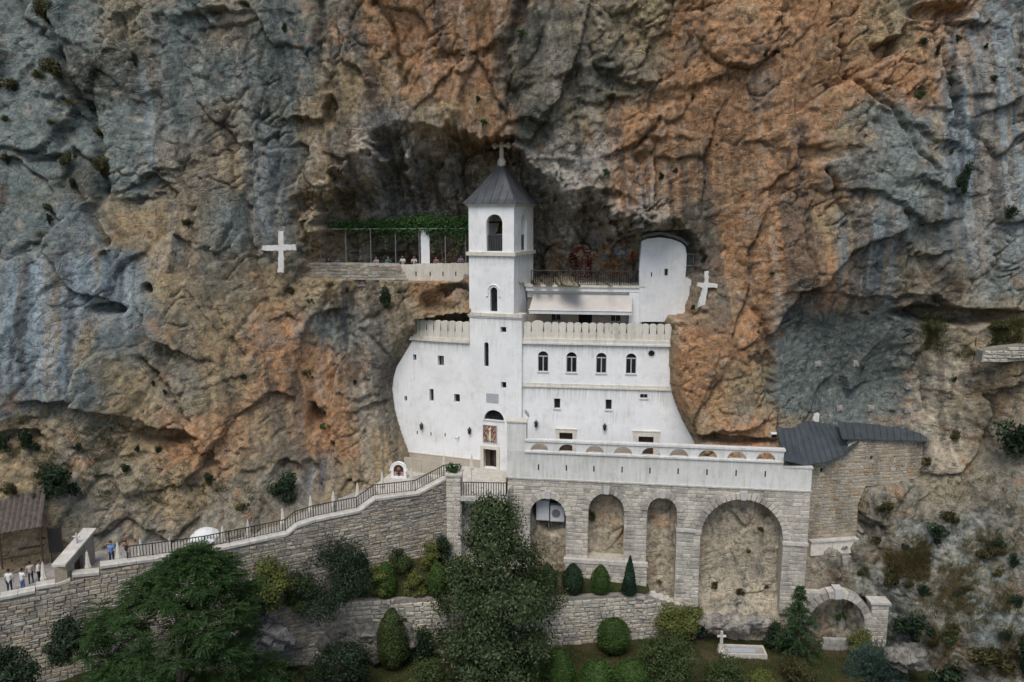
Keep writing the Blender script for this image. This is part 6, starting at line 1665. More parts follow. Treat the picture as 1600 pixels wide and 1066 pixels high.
B("laurel", "large dark spreading laurel bush in front of the stair wall", 505, 910, BED, 140, 104, "wild", "leaf_dark", 15000, .17, .35, at=PL_S.w(PL_S.uz(508, 890)[0], BED - .2, 1.0))
B("golden_shrub", "olive gold shrub right of the large laurel", 584, 890, BED, 44, 54, "wild", "leaf_yellow", 4000, .14, .28, at=PL_S.w(PL_S.uz(584, 885)[0], BED, 1.3))
B("yellowish_shrub", "yellowish spreading shrub at the left end of the garden wall", 428, 945, BED, 84, 76, "wild", "leaf_yellow", 8000, .17, .32, Y=-13.2)
B("box_ball", "big round clipped ball on the lower lawn before the garden wall", 958, 1019, LAWN, 50, 52, "ball", "leaf_box", 9000, .09, .04)
B("garden_cone", "tall tapering green bush below the drooping weed", 614, 1044, LAWN, 48, 92, "egg", "leaf_mid", 9000, .12, .12)
B("drooping_weed", "straggly green weed hanging over the garden wall above the tapering bush", 618, 985, LAWN, 50, 70, "wild", "leaf_mid", 3500, .16, .4, at=PL_G.w(PL_G.uz(618, 975)[0], Z_BED - 2.6, .4))
B("variegated_shrub", "two toned leafy shrub at the foot of the garden steps", 1062, 1005, LAWN, 92, 62, "wild", "leaf_yellow", 8000, .17, .35)
B("leafy_shrub", "bluish leafy shrub touching the end of the garden wall", 1078, 990, LAWN, 60, 56, "wild", "leaf_blue", 5000, .16, .35)
B("leafy_shrub", "broad mid green shrub at the bottom edge, left of the grave", 1042, 1082, LAWN, 118, 92, "wild", "leaf_mid", 12000, .17, .3)
B("leafy_shrub", "rounded green shrub in front of the grave at the bottom edge", 1130, 1090, LAWN, 80, 62, "wild", "leaf_mid", 7000, .15, .25)
B("clipped_egg", "yellow green clipped egg bush right of the leafy tree foot", 875, 1080, LAWN, 48, 66, "egg", "leaf_box", 8000, .1, .06)
B("clipped_egg", "smaller clipped egg bush against the leafy tree foot", 832, 1082, LAWN, 32, 54, "egg", "leaf_box", 6000, .1, .06)
B("clipped_mound", "low clipped mound at the bottom edge, next to the yellow green egg bush", 932, 1088, LAWN, 56, 56, "ball", "leaf_box", 7000, .1, .08)
B("clipped_mound", "low clipped mound at the bottom edge, below the big round ball", 985, 1090, LAWN, 56, 58, "ball", "leaf_box", 7000, .1, .08)
B("golden_shrub", "bright yellow shrub at the bottom edge below the young conifer", 1188, 1088, LAWN, 56, 40, "wild", "leaf_yellow", 6000, .12, .2)
B("leafy_shrub", "small dark shrub at the foot of the young conifer", 1212, 1010, LAWN, 42, 40, "wild", "leaf_dark", 3500, .13, .25)
B("golden_shrub", "loose yellow green shrub in front of the small arch", 1343, 1022, LAWN, 46, 40, "wild", "leaf_yellow", 4000, .13, .35)
B("dark_bush", "dark low bush under the stair wall at the left picture edge", 15, 1085, -9, 90, 74, "wild", "leaf_dark", 9000, .18, .3, Y=-24)
B("dark_bush", "purplish dark bush left of the tapering bush", 530, 1085, LAWN, 110, 84, "wild", "leaf_dark", 10000, .17, .38)
B("dark_bush", "twiggy dark bush behind the feathery tree at the wall", 110, 1030, -9, 70, 70, "wild", "leaf_dark", 6000, .17, .4, Y=-21.5)
B("leafy_shrub", "green shrub at the bottom edge between the feathery tree and purplish bush", 435, 1082, LAWN, 60, 50, "wild", "leaf_mid", 5000, .16, .3)
B("planter_bush", "small leafy plant on top of the stone corner pier", 708, 742, 0, 26, 14, "wild", "leaf_vine", 1200, .12, .3, at=PL_P.w((PL_P.uz(708, 742)[0]), PL_P.uz(708, 744)[1] + .1, -.8))

B("dark_bush", "dark leafy bush under the leafy tree, at its shaded foot", 745, 1088, LAWN, 90, 60, "wild", "leaf_dark", 7000, .17, .3)
B("leafy_shrub", "mid green shrub at the bottom edge left of the leafy tree", 672, 1090, LAWN, 76, 62, "wild", "leaf_mid", 6000, .16, .3)
B("leafy_shrub", "low reddish green shrub on the lawn below the young conifer", 1246, 1064, LAWN, 56, 34, "wild", "leaf_olive", 3500, .14, .3)
B("leafy_shrub", "trailing dark shrub growing on the outcrop beside the drooping weed", 660, 1000, LAWN, 56, 44, "wild", "leaf_dark", 3500, .15, .3, at=PL_G.w(PL_G.uz(655, 985)[0], Z_LAWN + .4, .8))
B("leafy_shrub", "scrubby olive bush over the rock slab at the end of the garden wall", 385, 1010, LAWN, 66, 56, "wild", "leaf_olive", 4500, .15, .35, at=PL_G.w(PL_G.uz(392, 1000)[0], Z_LAWN + 1.2, 1.6))
B("leafy_shrub", "loose green bush leaning on the stair wall left of the laurel", 470, 900, BED, 60, 66, "wild", "leaf_mid", 4500, .15, .35, at=PL_S.w(PL_S.uz(462, 890)[0], BED, .6))
B("leafy_shrub", "twiggy green bush against the stair wall between laurel and variegated shrub", 620, 895, BED, 44, 40, "wild", "leaf_mid", 3000, .14, .35, at=PL_S.w(PL_S.uz(622, 890)[0], BED, .6))
def lawn_grass():
    n = 60000; x = NR.uniform(-24, 30, n); y = NR.uniform(-19, -8, n); ok = (y < PL_G.yat(x) - .3) & (fbm(x * .5, y * .5, x * 0, 3, 33) > NR.uniform(-.4, .25, n)); x, y = x[ok], y[ok]
    ok = CLIFF_A(x, ground_z(x, y) + .3) > y; x, y = x[ok], y[ok]; z = ground_z(x, y); d = NR.normal(size=(len(x), 3)) * .4 + np.array([0, 0, 1.0])
    V, Fq = leaf_arrays(np.stack([x, y, z + .08], 1), np.tile([0, -1, .3], (len(x), 1)), .3, .03, d)
    tag(mesh_obj("lawn_grass", np_mesh("lawn_grass", V, Fq), MATS["grass_green"]), "short rough grass of the lower garden", "grass", kind="stuff")
lawn_grass()
B("ivy_bush", "dark climber growing up the stair wall just left of the corner pier foot", 690, 900, BED, 40, 44, "wild", "leaf_dark", 3000, .13, .35, at=PL_S.w(PL_S.uz(688, 890)[0], BED, .5))
B("dark_bush", "dark spreading bush at the wall between the feathery tree and the yellowish shrub", 395, 930, BED, 70, 60, "wild", "leaf_dark", 5000, .16, .35, at=PL_S.w(PL_S.uz(385, 900)[0], BED, .8))
def tree_wood(t, h, trunk_r, limbs):
    m = MB().tube([(0, 0, -1), (.05, .1, h * .25), (-.1, .05, h * .55), (.05, 0, h * .9)], [trunk_r * 1.2, trunk_r, trunk_r * .6, .04], 8)
    me = bpy.data.meshes.new("trunk"); me.from_pydata(m.v, [], m.f); me.materials.append(MATS["bark"]); tr = bpy.data.objects.new("trunk", me); link(tr, t)
    for z, a, l, r in limbs:
        e = (cos(a) * l, sin(a) * l, z + l * .55)
        m = MB().tube([(0, 0, z), (e[0] * .5, e[1] * .5, z + l * .2), e], [r, r * .6, .025], 6)
        me = bpy.data.meshes.new("limb"); me.from_pydata(m.v, [], m.f); me.materials.append(MATS["bark"]); link(bpy.data.objects.new("limb", me), tr)
def clumps(n, h0, h1, Rf, seed, inner=.35, rough=.25):
    t = NR.uniform(0, 1, n) ** .9; th = NR.uniform(0, 2 * pi, n)
    lump = fbm(np.cos(th) * 1.5 + seed, np.sin(th) * 1.5, t * 5, 3, seed)
    r = Rf(t) * (1 + rough * 1.6 * lump) * (inner + (1 - inner) * NR.uniform(0, 1, n) ** .45)
    return np.stack([r * np.cos(th), r * np.sin(th), h0 + t * (h1 - h0)], 1), t
def broad_tree():
    base = PZ(768, 1118, Z_LAWN - .4); base = np.array([base[0], -15.2, Z_LAWN - .3])
    top = P(771, 782, -15.2); h = top[2] - base[2]
    base[0] = top[0]
    t = empty("leafy_tree", tuple(base), 0, "tall dark leafy tree in front of the arcade and corner pier", "tree")
    tree_wood(t, h, .3, [(h * f, a, l, .12) for f, a, l in ((.2, .3, 3), (.28, 2.4, 3.2), (.36, 4.2, 3), (.45, 1.2, 2.8), (.5, 3.3, 2.6), (.6, 5.4, 2.2), (.7, .5, 1.6), (.75, 2.9, 1.4))])
    Rf = lambda s: np.interp(s, [0, .15, .35, .6, .72, .82, .93, 1], [3.2, 3.9, 3.9, 3.2, 2.4, 1.6, .7, .15])
    C0, s = clumps(88, h * .1, h * .97, Rf, 6, .55, .32)
    C = np.repeat(C0, 6, 0) + NR.normal(size=(88 * 6, 3)) * np.array([.48, .48, .3]); 
    out = unit(C * np.array([1, 1, .0]) + np.array([0, 0, .35])); m = 95
    pos = np.repeat(C, m, 0) + NR.normal(size=(len(C) * m, 3)) * np.array([.42, .42, .34]); nr = np.repeat(out, m, 0) + np.array([0, 0, .5])
    V, Fq = leaf_arrays(pos, nr, .27, .13)
    o = bpy.data.objects.new("crown", np_mesh("crown", V, Fq)); o.data.materials.append(MATS["leaf_oak"]); link(o, t)
broad_tree()
def feather_tree():
    top = P(292, 846, -24.0); base = np.array([top[0] - 1.0, -24.0, -14.5]); h = top[2] - base[2]
    t = empty("feathery_tree", tuple(base), 0, "wide bright green tree with feathery leaves before the stair wall", "tree")
    tree_wood(t, h * .92, .28, [(h * f, a, l, .11) for f, a, l in ((.2, .2, 4), (.3, 3.0, 4.2), (.4, 5.4, 3.6), (.45, 1.8, 3.4), (.55, 3.8, 3), (.65, .4, 2.6), (.75, 2.6, 2))])
    Rf = lambda s: np.interp(s, [0, .3, .5, .65, .77, .88, .95, 1], [4.6, 5.3, 5.4, 5.0, 4.2, 2.7, 1.3, .2])
    C0, s0 = clumps(430, h * .15, h * .97, Rf, 8, .5, .22); m = 20; n = 430 * m
    d = unit(NR.normal(size=(n, 3)) + np.array([0, 0, .35])); C = np.repeat(C0, m, 0) + d * np.array([.5, .5, .32]) * NR.uniform(.2, 1, (n, 1)); s = np.repeat(s0, m)
    C[:, 0] += 1.0 * s + .7 * np.sin(s * 7)
    d = unit(d * np.array([1, 1, .25]) + np.array([0, 0, -.12])); side = unit(np.cross(d, np.array([0, 0, 1.0]))); upn = unit(np.cross(side, d)); P_ = []; D_ = []; N_ = []
    for j in range(7):
        f = j / 6.0 * .62; droop = np.array([0, 0, -.25]) * f * f
        for sg in (-1, 1):
            P_.append(C + d * f + droop + side * sg * .085); D_.append(side * sg + d * .6 + np.array([0, 0, -.15])); N_.append(upn)
    V, Fq = leaf_arrays(np.concatenate(P_), np.concatenate(N_) * 2, .22, .085, np.concatenate(D_))
    o = bpy.data.objects.new("crown", np_mesh("crown", V, Fq)); o.data.materials.append(MATS["leaf_feather"]); link(o, t)
feather_tree()
def conifer():
    base = PZ(1245, 1024, Z_LAWN); k = scale_at(base); h = 118 / k
    t = empty("young_cedar", tuple(base), 0, "young conifer with pale drooping branch tips beside the grave", "tree")
    m = MB().tube([(0, 0, -.3), (0, 0, h * .5), (.1, 0, h)], [.1, .06, .012], 6); me = bpy.data.meshes.new("trunk"); me.from_pydata(m.v, [], m.f); me.materials.append(MATS["bark"]); link(bpy.data.objects.new("trunk", me), t)
    P_ = []; D_ = []
    for i in range(150):
        f = NR.uniform(.1, .97); L = 2.35 * (1 - f) ** .8 * NR.uniform(.7, 1.15) + .12; a = NR.uniform(0, 2 * pi); d = np.array([cos(a), sin(a), .12])
        n = int(34 * L) + 14; s = NR.uniform(.08, 1, n)
        p = np.array([0, 0, f * h]) + d * L * s[:, None] + np.array([0, 0, -.42]) * (s[:, None] ** 2) * L + NR.normal(size=(n, 3)) * .075
        P_.append(p); D_.append(d + NR.normal(size=(n, 3)) * .7 + np.array([0, 0, -.15]))
    P_ = np.concatenate(P_); D_ = np.concatenate(D_)
    V, Fq = leaf_arrays(P_, np.tile([0, 0, 1.0], (len(P_), 1)), .27, .06, D_)
    o = bpy.data.objects.new("crown", np_mesh("crown", V, Fq)); o.data.materials.append(MATS["leaf_cedar"]); link(o, t)
conifer()
def spiky(label, px, py, Z, wpx, hpx, n, seed, mat="leaf_blue"):
    base = PZ(px, py, Z); k = scale_at(base); w, h = wpx / k / 2, hpx / k
    t = empty("juniper", tuple(base), 0, label, "juniper"); P_ = []; D_ = []
    for i in range(n):
        a = NR.uniform(0, 2 * pi); e = NR.uniform(.1, 1.3); d = np.array([cos(a) * cos(e) * w, sin(a) * cos(e) * w, sin(e) * h]); q = int(36); s = NR.uniform(.15, 1, q)[:, None]
        P_.append(d * s + np.array([0, 0, -.15]) * s ** 2 + NR.normal(size=(q, 3)) * .07); D_.append(d / np.linalg.norm(d) + NR.normal(size=(q, 3)) * .45)
    P_ = np.concatenate(P_); V, Fq = leaf_arrays(P_, np.tile([0, -.4, 1.0], (len(P_), 1)), .24, .05, np.concatenate(D_))
    o = bpy.data.objects.new("foliage", np_mesh("foliage", V, Fq)); o.data.materials.append(MATS[mat]); link(o, t)
    m = MB().tube([(0, 0, -.4), (0, 0, h * .4)], [.1, .04], 6); me = bpy.data.meshes.new("stem"); me.from_pydata(m.v, [], m.f); me.materials.append(MATS["bark"]); link(bpy.data.objects.new("stem", me), t)
spiky("blue green spiky juniper spreading at the bottom edge right of the lawn", 1368, 1062, Z_LAWN - .2, 100, 64, 330, 3)

# climbing vine on the pergola
def vine():
    n = 9000; x = NR.uniform(512, 735, n); f = (x - 512) / 223
    band_ = fbm(x * .05, x * 0, x * 0, 3, 44)
    y = 352 + NR.normal(0, 1, n) * (3 + 6 * f) + 4 * band_ + np.where(NR.uniform(0, 1, n) < .25 * f, NR.uniform(0, 34, n) * (.5 + .5 * np.sin(x * .16)) ** 2, 0)
    keep = NR.uniform(0, 1, n) < np.clip(.25 + 1.2 * f + .5 * band_, 0, 1); x, y = x[keep], y[keep]
    pos = []
    for a, b in zip(x, y):
        u, z = PL_C.uz(a, b); o = -NR.uniform(.05, 3.2) if b < 358 else -NR.uniform(.1, .6)
        pos.append(PL_C.w(u, z + .0, o))
    pos = np.array(pos); V, Fq = leaf_arrays(pos, np.tile([0, -.6, .8], (len(pos), 1)), .22, .17)
    t = empty("climbing_vine", PL_C.w(PL_C.uz(650, 400)[0], zq, -.5), 0, "green climbing vine trailing over the pergola of the left terrace", "vine")
    o = mesh_obj("foliage", np_mesh("foliage", V, Fq), MATS["leaf_vine"], t)
    m = MB()
    for a in (690, 727): u = PL_C.uz(a, 380)[0]; m.tube([PL_C.w(u, zq - .1, -.5), PL_C.w(u + .1, zq + 1.6, -.42), PL_C.w(u - .1, ztop, -.4)], .04, 5)
    m.build("stem", MATS["bark"], t)
vine()

# shrubs rooted in the cliff
_tuft = {}
def tuft_mesh(kind, i):
    if (kind, i) not in _tuft:
        if kind.startswith("leaf"): 
            k = 9; cc = np.stack([NR.normal(0, .24, k), NR.normal(0, .16, k) - .05, NR.uniform(.1, .72, k)], 1); rr = NR.uniform(.12, .26, k); m = 120
            d_ = unit(NR.normal(size=(k * m, 3))); pos = np.repeat(cc, m, 0) + d_ * np.repeat(rr, m)[:, None] * NR.uniform(.5, 1.15, (k * m, 1)); V, Fq = leaf_arrays(pos, d_, .13, .06)
        else:
            n = 260; a = NR.uniform(0, 2 * pi, n); e = NR.uniform(.2, 1.35, n); d = np.stack([np.cos(a) * np.cos(e), np.sin(a) * np.cos(e) - .25, np.sin(e)], 1); r0 = NR.normal(size=(n, 3)) * .1
            V, Fq = leaf_arrays(r0 + d * .3, np.tile([0, -1, .3], (n, 1)), .62, .035, d + np.array([0, -.1, -.1]))
        me = np_mesh("foliage", V, Fq); me.materials.append(MATS[kind]); _tuft[(kind, i)] = me
    return _tuft[(kind, i)]
def cliff_bush(px, py, s, kind, where, hgt=1.0):
    p = on_cliff(px, py + s * .35); k = scale_at(p); w = s / k
    nm = "cliff_shrub" if kind.startswith("leaf") else "grass_tuft"
    o = bpy.data.objects.new(nm, tuft_mesh(kind, NR.integers(0, 4))); o.location = (p[0], p[1] - w * .1, p[2] - w * .1); o.scale = (w, w * .8, w * hgt); o.rotation_euler = (.15, 0, NR.uniform(-.6, .6)); link(o)
    tag(o, where, "shrub" if kind.startswith("leaf") else "grass", "shrubs and tufts rooted in the cliff")
for a in [
    (100, 748, 70, "leaf_dark", "large dark shrub on the low rock above the notice board", 1.0), (445, 755, 54, "leaf_dark", "dense dark green shrub below a pale niche above the parasols", .95), (1580, 682, 74, "leaf_dark", "large dark shrub on the rock at the right picture edge", .95),
    (50, 690, 34, "leaf_dark", "dark shrub on the ledge left of the large shrub", 1.3), (10, 690, 30, "leaf_dark", "dark shrub at the left picture edge above the shed", 1.0), (604, 468, 26, "leaf_dark", "dark shrub hanging under the stone parapet of the left terrace", 1.4),
    (505, 664, 13, "leaf_vine", "small green shrub in the dark niche of the left cliff", 1.0), (541, 452, 12, "leaf_olive", "small olive tuft just below the rough stone parapet", 1.0), (455, 455, 13, "leaf_olive", "olive tuft under the tall upright cross", 1.2), (485, 470, 10, "leaf_mid", "small green tuft on the rock under the left terrace", 1.0),
    (240, 598, 10, "leaf_dark", "small tuft upper of two along the diagonal crack", 1.0), (258, 612, 10, "leaf_dark", "small tuft lower of two along the diagonal crack", 1.0), (382, 588, 12, "leaf_dark", "small tuft on the orange patch of the left cliff", 1.0), (482, 585, 13, "leaf_mid", "tuft in the grey gully left of the white front", 1.3),
    (82, 30, 34, "leaf_olive", "olive bush at the top of the dark crack, upper left", 1.4), (92, 105, 36, "leaf_olive", "olive bush halfway down the dark crack", 1.3), (62, 112, 20, "grass_green", "grass tuft left of the dark crack", 1.0), (20, 130, 28, "leaf_olive", "olive bush near the left edge beside the dark crack", .8), (112, 155, 20, "grass_dry", "dry tuft below the halfway bush of the dark crack", .8),
    (150, 168, 22, "leaf_dark", "dark scrub right of the dark crack", 1.0), (160, 206, 24, "leaf_olive", "olive bush where the dark crack bends", 1.2), (168, 275, 30, "leaf_olive", "olive bush near the lower end of the dark crack", 1.6), (82, 186, 17, "grass_green", "small tuft on the smooth slab left of the crack", .7), (10, 182, 15, "grass_green", "small tuft on the left picture edge, upper", 1.0), (10, 248, 20, "leaf_olive", "olive bush on the left picture edge, middle", 1.2),
    (108, 255, 20, "leaf_olive", "olive bush on the ledge under the smooth slab", 1.6), (118, 290, 16, "leaf_dark", "dark tuft beneath the olive bush of the ledge", 1.4), (80, 325, 16, "leaf_olive", "olive tuft on the lower left grey rock", 1.5), (65, 362, 15, "grass_dry", "rusty dry tuft on the lower left grey rock", .8), (78, 345, 12, "leaf_dark", "dark tuft between two olive tufts at lower left grey rock", 1.6), (296, 346, 17, "leaf_olive", "olive tuft on tan rock left of the tall cross", .8),
    (212, 98, 12, "leaf_dark", "dark tuft on the smooth grey face, upper left", 2.0), (445, 45, 12, "leaf_dark", "tuft on the grey face near the top edge", 1.2), (480, 85, 9, "leaf_dark", "tuft beside the upper vertical crack", 1.2), (385, 3, 18, "leaf_olive", "tuft hanging at the top picture edge", .8),
    (815, 50, 18, "leaf_vine", "green fern in the dark gully above the tower", .8), (746, 154, 10, "leaf_dark", "tiny tuft at the lip above the tower", 1.0), (755, 190, 14, "leaf_vine", "green fern in the roof of the hollow above the cross", .9), (947, 268, 13, "leaf_vine", "green fern on the dark wedge right of the tower", 1.0), (1032, 274, 14, "leaf_dark", "dark tuft on orange rock, left of a smaller one", .9), (1055, 266, 10, "leaf_dark", "small dark tuft on orange rock right of a larger one", .9),
    (1212, 76, 16, "leaf_dark", "tuft high on the orange wall, right of a smaller tuft", 1.0), (1196, 84, 10, "leaf_dark", "small tuft high on the orange wall", 1.0), (1080, 153, 12, "leaf_mid", "tuft on the orange wall above the chapel", 1.0), (1300, 8, 10, "leaf_dark", "tiny tuft at the top edge of the orange wall", 1.0), (1436, 148, 18, "leaf_mid", "tuft on the grey slabs of the right cliff", 1.0), (1442, 66, 14, "leaf_dark", "tuft under the upper right overhang, left one", 1.0),
    (1462, 80, 14, "leaf_dark", "tuft under the upper right overhang, right one", 1.3), (1494, 60, 12, "leaf_dark", "tuft at the top of the blue streaks", 1.0), (1540, 72, 9, "leaf_dark", "tiny tuft among the blue streaks, upper", 1.0), (1552, 122, 13, "leaf_dark", "tuft among the blue streaks, lower", .9), (1594, 106, 12, "leaf_mid", "tuft among the blue streaks at the right edge", .9), (1484, 130, 11, "leaf_dark", "tuft left of the blue streaks", 1.5), (1500, 290, 26, "leaf_dark", "dark bush hanging in the deep cleft of the right cliff", 2.0), (1575, 335, 24, "leaf_dark", "dark bush below the blue streaks", 1.2), (1486, 236, 12, "leaf_mid", "tuft above the deep cleft", 1.0),
    (1100, 404, 14, "leaf_dark", "dark bush beside the chapel porch above the leaning cross", 1.3), (1083, 480, 9, "leaf_dark", "tiny tuft at the foot of the leaning cross", 1.0), (1206, 424, 10, "grass_green", "tuft on orange rock right of the leaning cross", .7), (1352, 488, 12, "leaf_olive", "tuft under the dark lip of the grey rock", .9), (1346, 574, 9, "leaf_mid", "tiny tuft beside an anchor block", 1.0), (1570, 532, 26, "leaf_olive", "olive bush on the ledge path at right", .8), (1560, 505, 30, "leaf_olive", "olive bush in the shade of the right overhang", .6),
    (1490, 590, 14, "leaf_dark", "tuft on pale rock under the ledge path", 1.0), (1490, 680, 18, "leaf_olive", "tuft on pale rock left of the large right shrub", 1.2), (1380, 788, 28, "leaf_olive", "olive bush below the stone house", .8), (1462, 826, 36, "leaf_dark", "dark bush on the slope right of the stone ledge", .9), (1445, 720, 18, "leaf_olive", "tuft at the outer corner of the stone house", 1.0), (1370, 842, 16, "leaf_olive", "olive tuft beside the thick stone ledge", .9), (1348, 893, 18, "leaf_olive", "olive tuft on the rock above the small arch", 1.3),
    (1420, 965, 62, "leaf_dark", "dark green bush right of the small arch pier", .8), (1385, 905, 30, "leaf_olive", "olive bush above the small arch pier", 1.6), (1545, 1000, 74, "leaf_olive", "olive bush on the dry slope near the right bottom corner", .7), (1485, 990, 34, "leaf_mid", "green bush lower on the dry slope", .8), (1592, 1020, 60, "leaf_dark", "dark bush at the right picture edge near the bottom", 1.3), (1465, 1060, 96, "leaf_dark", "broad dark bush at the bottom edge right of the juniper", .8), (1540, 860, 30, "leaf_olive", "olive bush among dry grass on the right slope", 1.0), (1580, 870, 26, "leaf_dark", "dark bush at the right edge above the dry grass", .8),
    (1190, 825, 11, "leaf_olive", "tuft high inside the widest arch", 1.2), (1168, 860, 10, "leaf_olive", "tuft halfway up inside the widest arch", 1.2), (1115, 915, 13, "leaf_olive", "tuft at the lower left inside the widest arch", 1.3), (1155, 922, 16, "leaf_olive", "larger tuft low inside the widest arch", 1.4), (1196, 915, 10, "leaf_olive", "tuft low at the right inside the widest arch", 1.0), (1312, 962, 14, "leaf_vine", "green plant inside the small arch", 1.2), (925, 812, 12, "leaf_olive", "tuft at the left edge inside the second arch", 2.0), (930, 868, 14, "grass_dry", "dry tuft at the sill of the second arch", .8), (1030, 905, 12, "grass_dry", "dry tuft at the foot of the third arch", .8),
    (215, 700, 12, "leaf_dark", "tuft under the long overhang of the left cliff, left of two", 1.0), (248, 700, 14, "leaf_dark", "tuft under the long overhang of the left cliff, right of two", .8), (122, 695, 18, "leaf_dark", "tuft above the large dark shrub on low rock", .8), (520, 690, 9, "leaf_mid", "tiny tuft below the dark niche", 1.0), (555, 597, 10, "leaf_dark", "tuft on grey rock beside the white front", 1.2), (163, 392, 18, "leaf_olive", "olive tuft above the round hollow", .7)]:
    cliff_bush(*a)

for r in range(3):
    for c in range(3):
        for q in range(2):
            x = 1385 + 72 * c + 12 * r + NR.uniform(4, 52); y = 795 + 88 * r + NR.uniform(4, 80); kind = [("leaf_olive", "olive"), ("leaf_dark", "dark green")][q]
            cliff_bush(min(x, 1594), y, NR.uniform(14, 32), kind[0], "small %s scrub bush on the dry slope, %s part, %s" % (kind[1], ["upper", "middle", "bottom"][r], ["near the small arch", "midway along", "near the picture edge"][c]), NR.uniform(.7, 1.0))
for k, (x, y, sz, w) in enumerate(((20, 760, 26, "above the shelter roof"), (330, 745, 22, "above the open umbrella"), (60, 775, 20, "beside the shelter roof end"), (200, 730, 20, "above the blue shirt"), (380, 790, 18, "behind the seventh parasol"))):
    cliff_bush(x, y, sz, ["leaf_olive", "leaf_dark"][k % 2], "small scrub bush on the low rock " + w, .9)
# dry grass and low weeds on the slopes (nobody could count them)
def slope_grass(name, polys, n, mat, L, label, seed):
    xs_ = []; ys_ = []
    while sum(map(len, xs_)) < n:
        poly = polys[int(NR.integers(0, len(polys)))]; x = NR.uniform(min(p[0] for p in poly), max(p[0] for p in poly), 400); y = NR.uniform(min(p[1] for p in poly), max(p[1] for p in poly), 400)
        ok = in_poly(x, y, poly) & (fbm(x * .03, y * .03, x * 0 + seed, 3, seed) > NR.uniform(-.2, .3, 400)); xs_.append(x[ok]); ys_.append(y[ok])
    P_ = on_cliff_many(np.concatenate(xs_), np.concatenate(ys_))
    base = np.array(P_); m = 26; n = len(base) * m
    pos = np.repeat(base, m, 0) + NR.normal(size=(n, 3)) * np.array([.16, .08, .08]); d = NR.normal(size=(n, 3)) * .45 + np.array([0, -.45, .75])
    V, Fq = leaf_arrays(pos + unit(d) * L * .4, np.tile([0, -1, .2], (n, 1)), L, .028, d)
    tag(mesh_obj(name, np_mesh(name, V, Fq), MATS[mat]), label, "grass", kind="stuff")
slope_grass("dry_grass", [[(1360, 790), (1600, 770), (1600, 1066), (1400, 1060)], [(1380, 840), (1560, 830), (1600, 960), (1420, 960)], [(1380, 870), (1480, 860), (1470, 910), (1390, 900)], [(1390, 1000), (1600, 960), (1600, 1066), (1420, 1040)], [(1480, 930), (1600, 920), (1600, 1000), (1500, 1000)]], 620, "grass_dry", .75, "dry straw coloured grass on the right slope", 3)
slope_grass("weeds", [[(1360, 770), (1600, 720), (1600, 1066), (1400, 1060)], [(20, 640), (360, 690), (420, 800), (60, 790)], [(520, 118), (640, 120), (700, 170), (560, 145)], [(1440, 500), (1600, 500), (1600, 560), (1450, 560)]], 900, "grass_green", .45, "sparse olive weeds on the ledges and slopes", 5)
# ------------------------------------------------------------------ people
simple("skin", (.42, .26, .18), .6, .08, 5)
def clothmat(c): 
    n = "cloth_%02x%02x%02x" % tuple(int(255 * v) for v in c)
    return MATS.get(n) or simple(n, c, .9, .12, 14)
def _caps(bm, a, b, ra, rb, seg=10):
    a = Vector(a); b = Vector(b); d = b - a; L = d.length; q = d.to_track_quat('Z', 'Y').to_matrix() if L > 1e-5 else Matrix.Identity(3)
    prof = [(ra * sin(t), -ra * cos(t)) for t in (0.05, .5, 1.0, pi / 2)] + [(rb * sin(t), L - rb * cos(t)) for t in (pi / 2, 2.1, 2.65, 3.1)]
    rings = []
    for r, z in prof: rings.append([bm.verts.new(a + q @ Vector((r * cos(2 * pi * k / seg), r * sin(2 * pi * k / seg), z))) for k in range(seg)])
    for i in range(len(rings) - 1):
        for k in range(seg): bm.faces.new((rings[i][k], rings[i][(k + 1) % seg], rings[i + 1][(k + 1) % seg], rings[i + 1][k]))
    bm.faces.new(rings[0][::-1]); bm.faces.new(rings[-1])
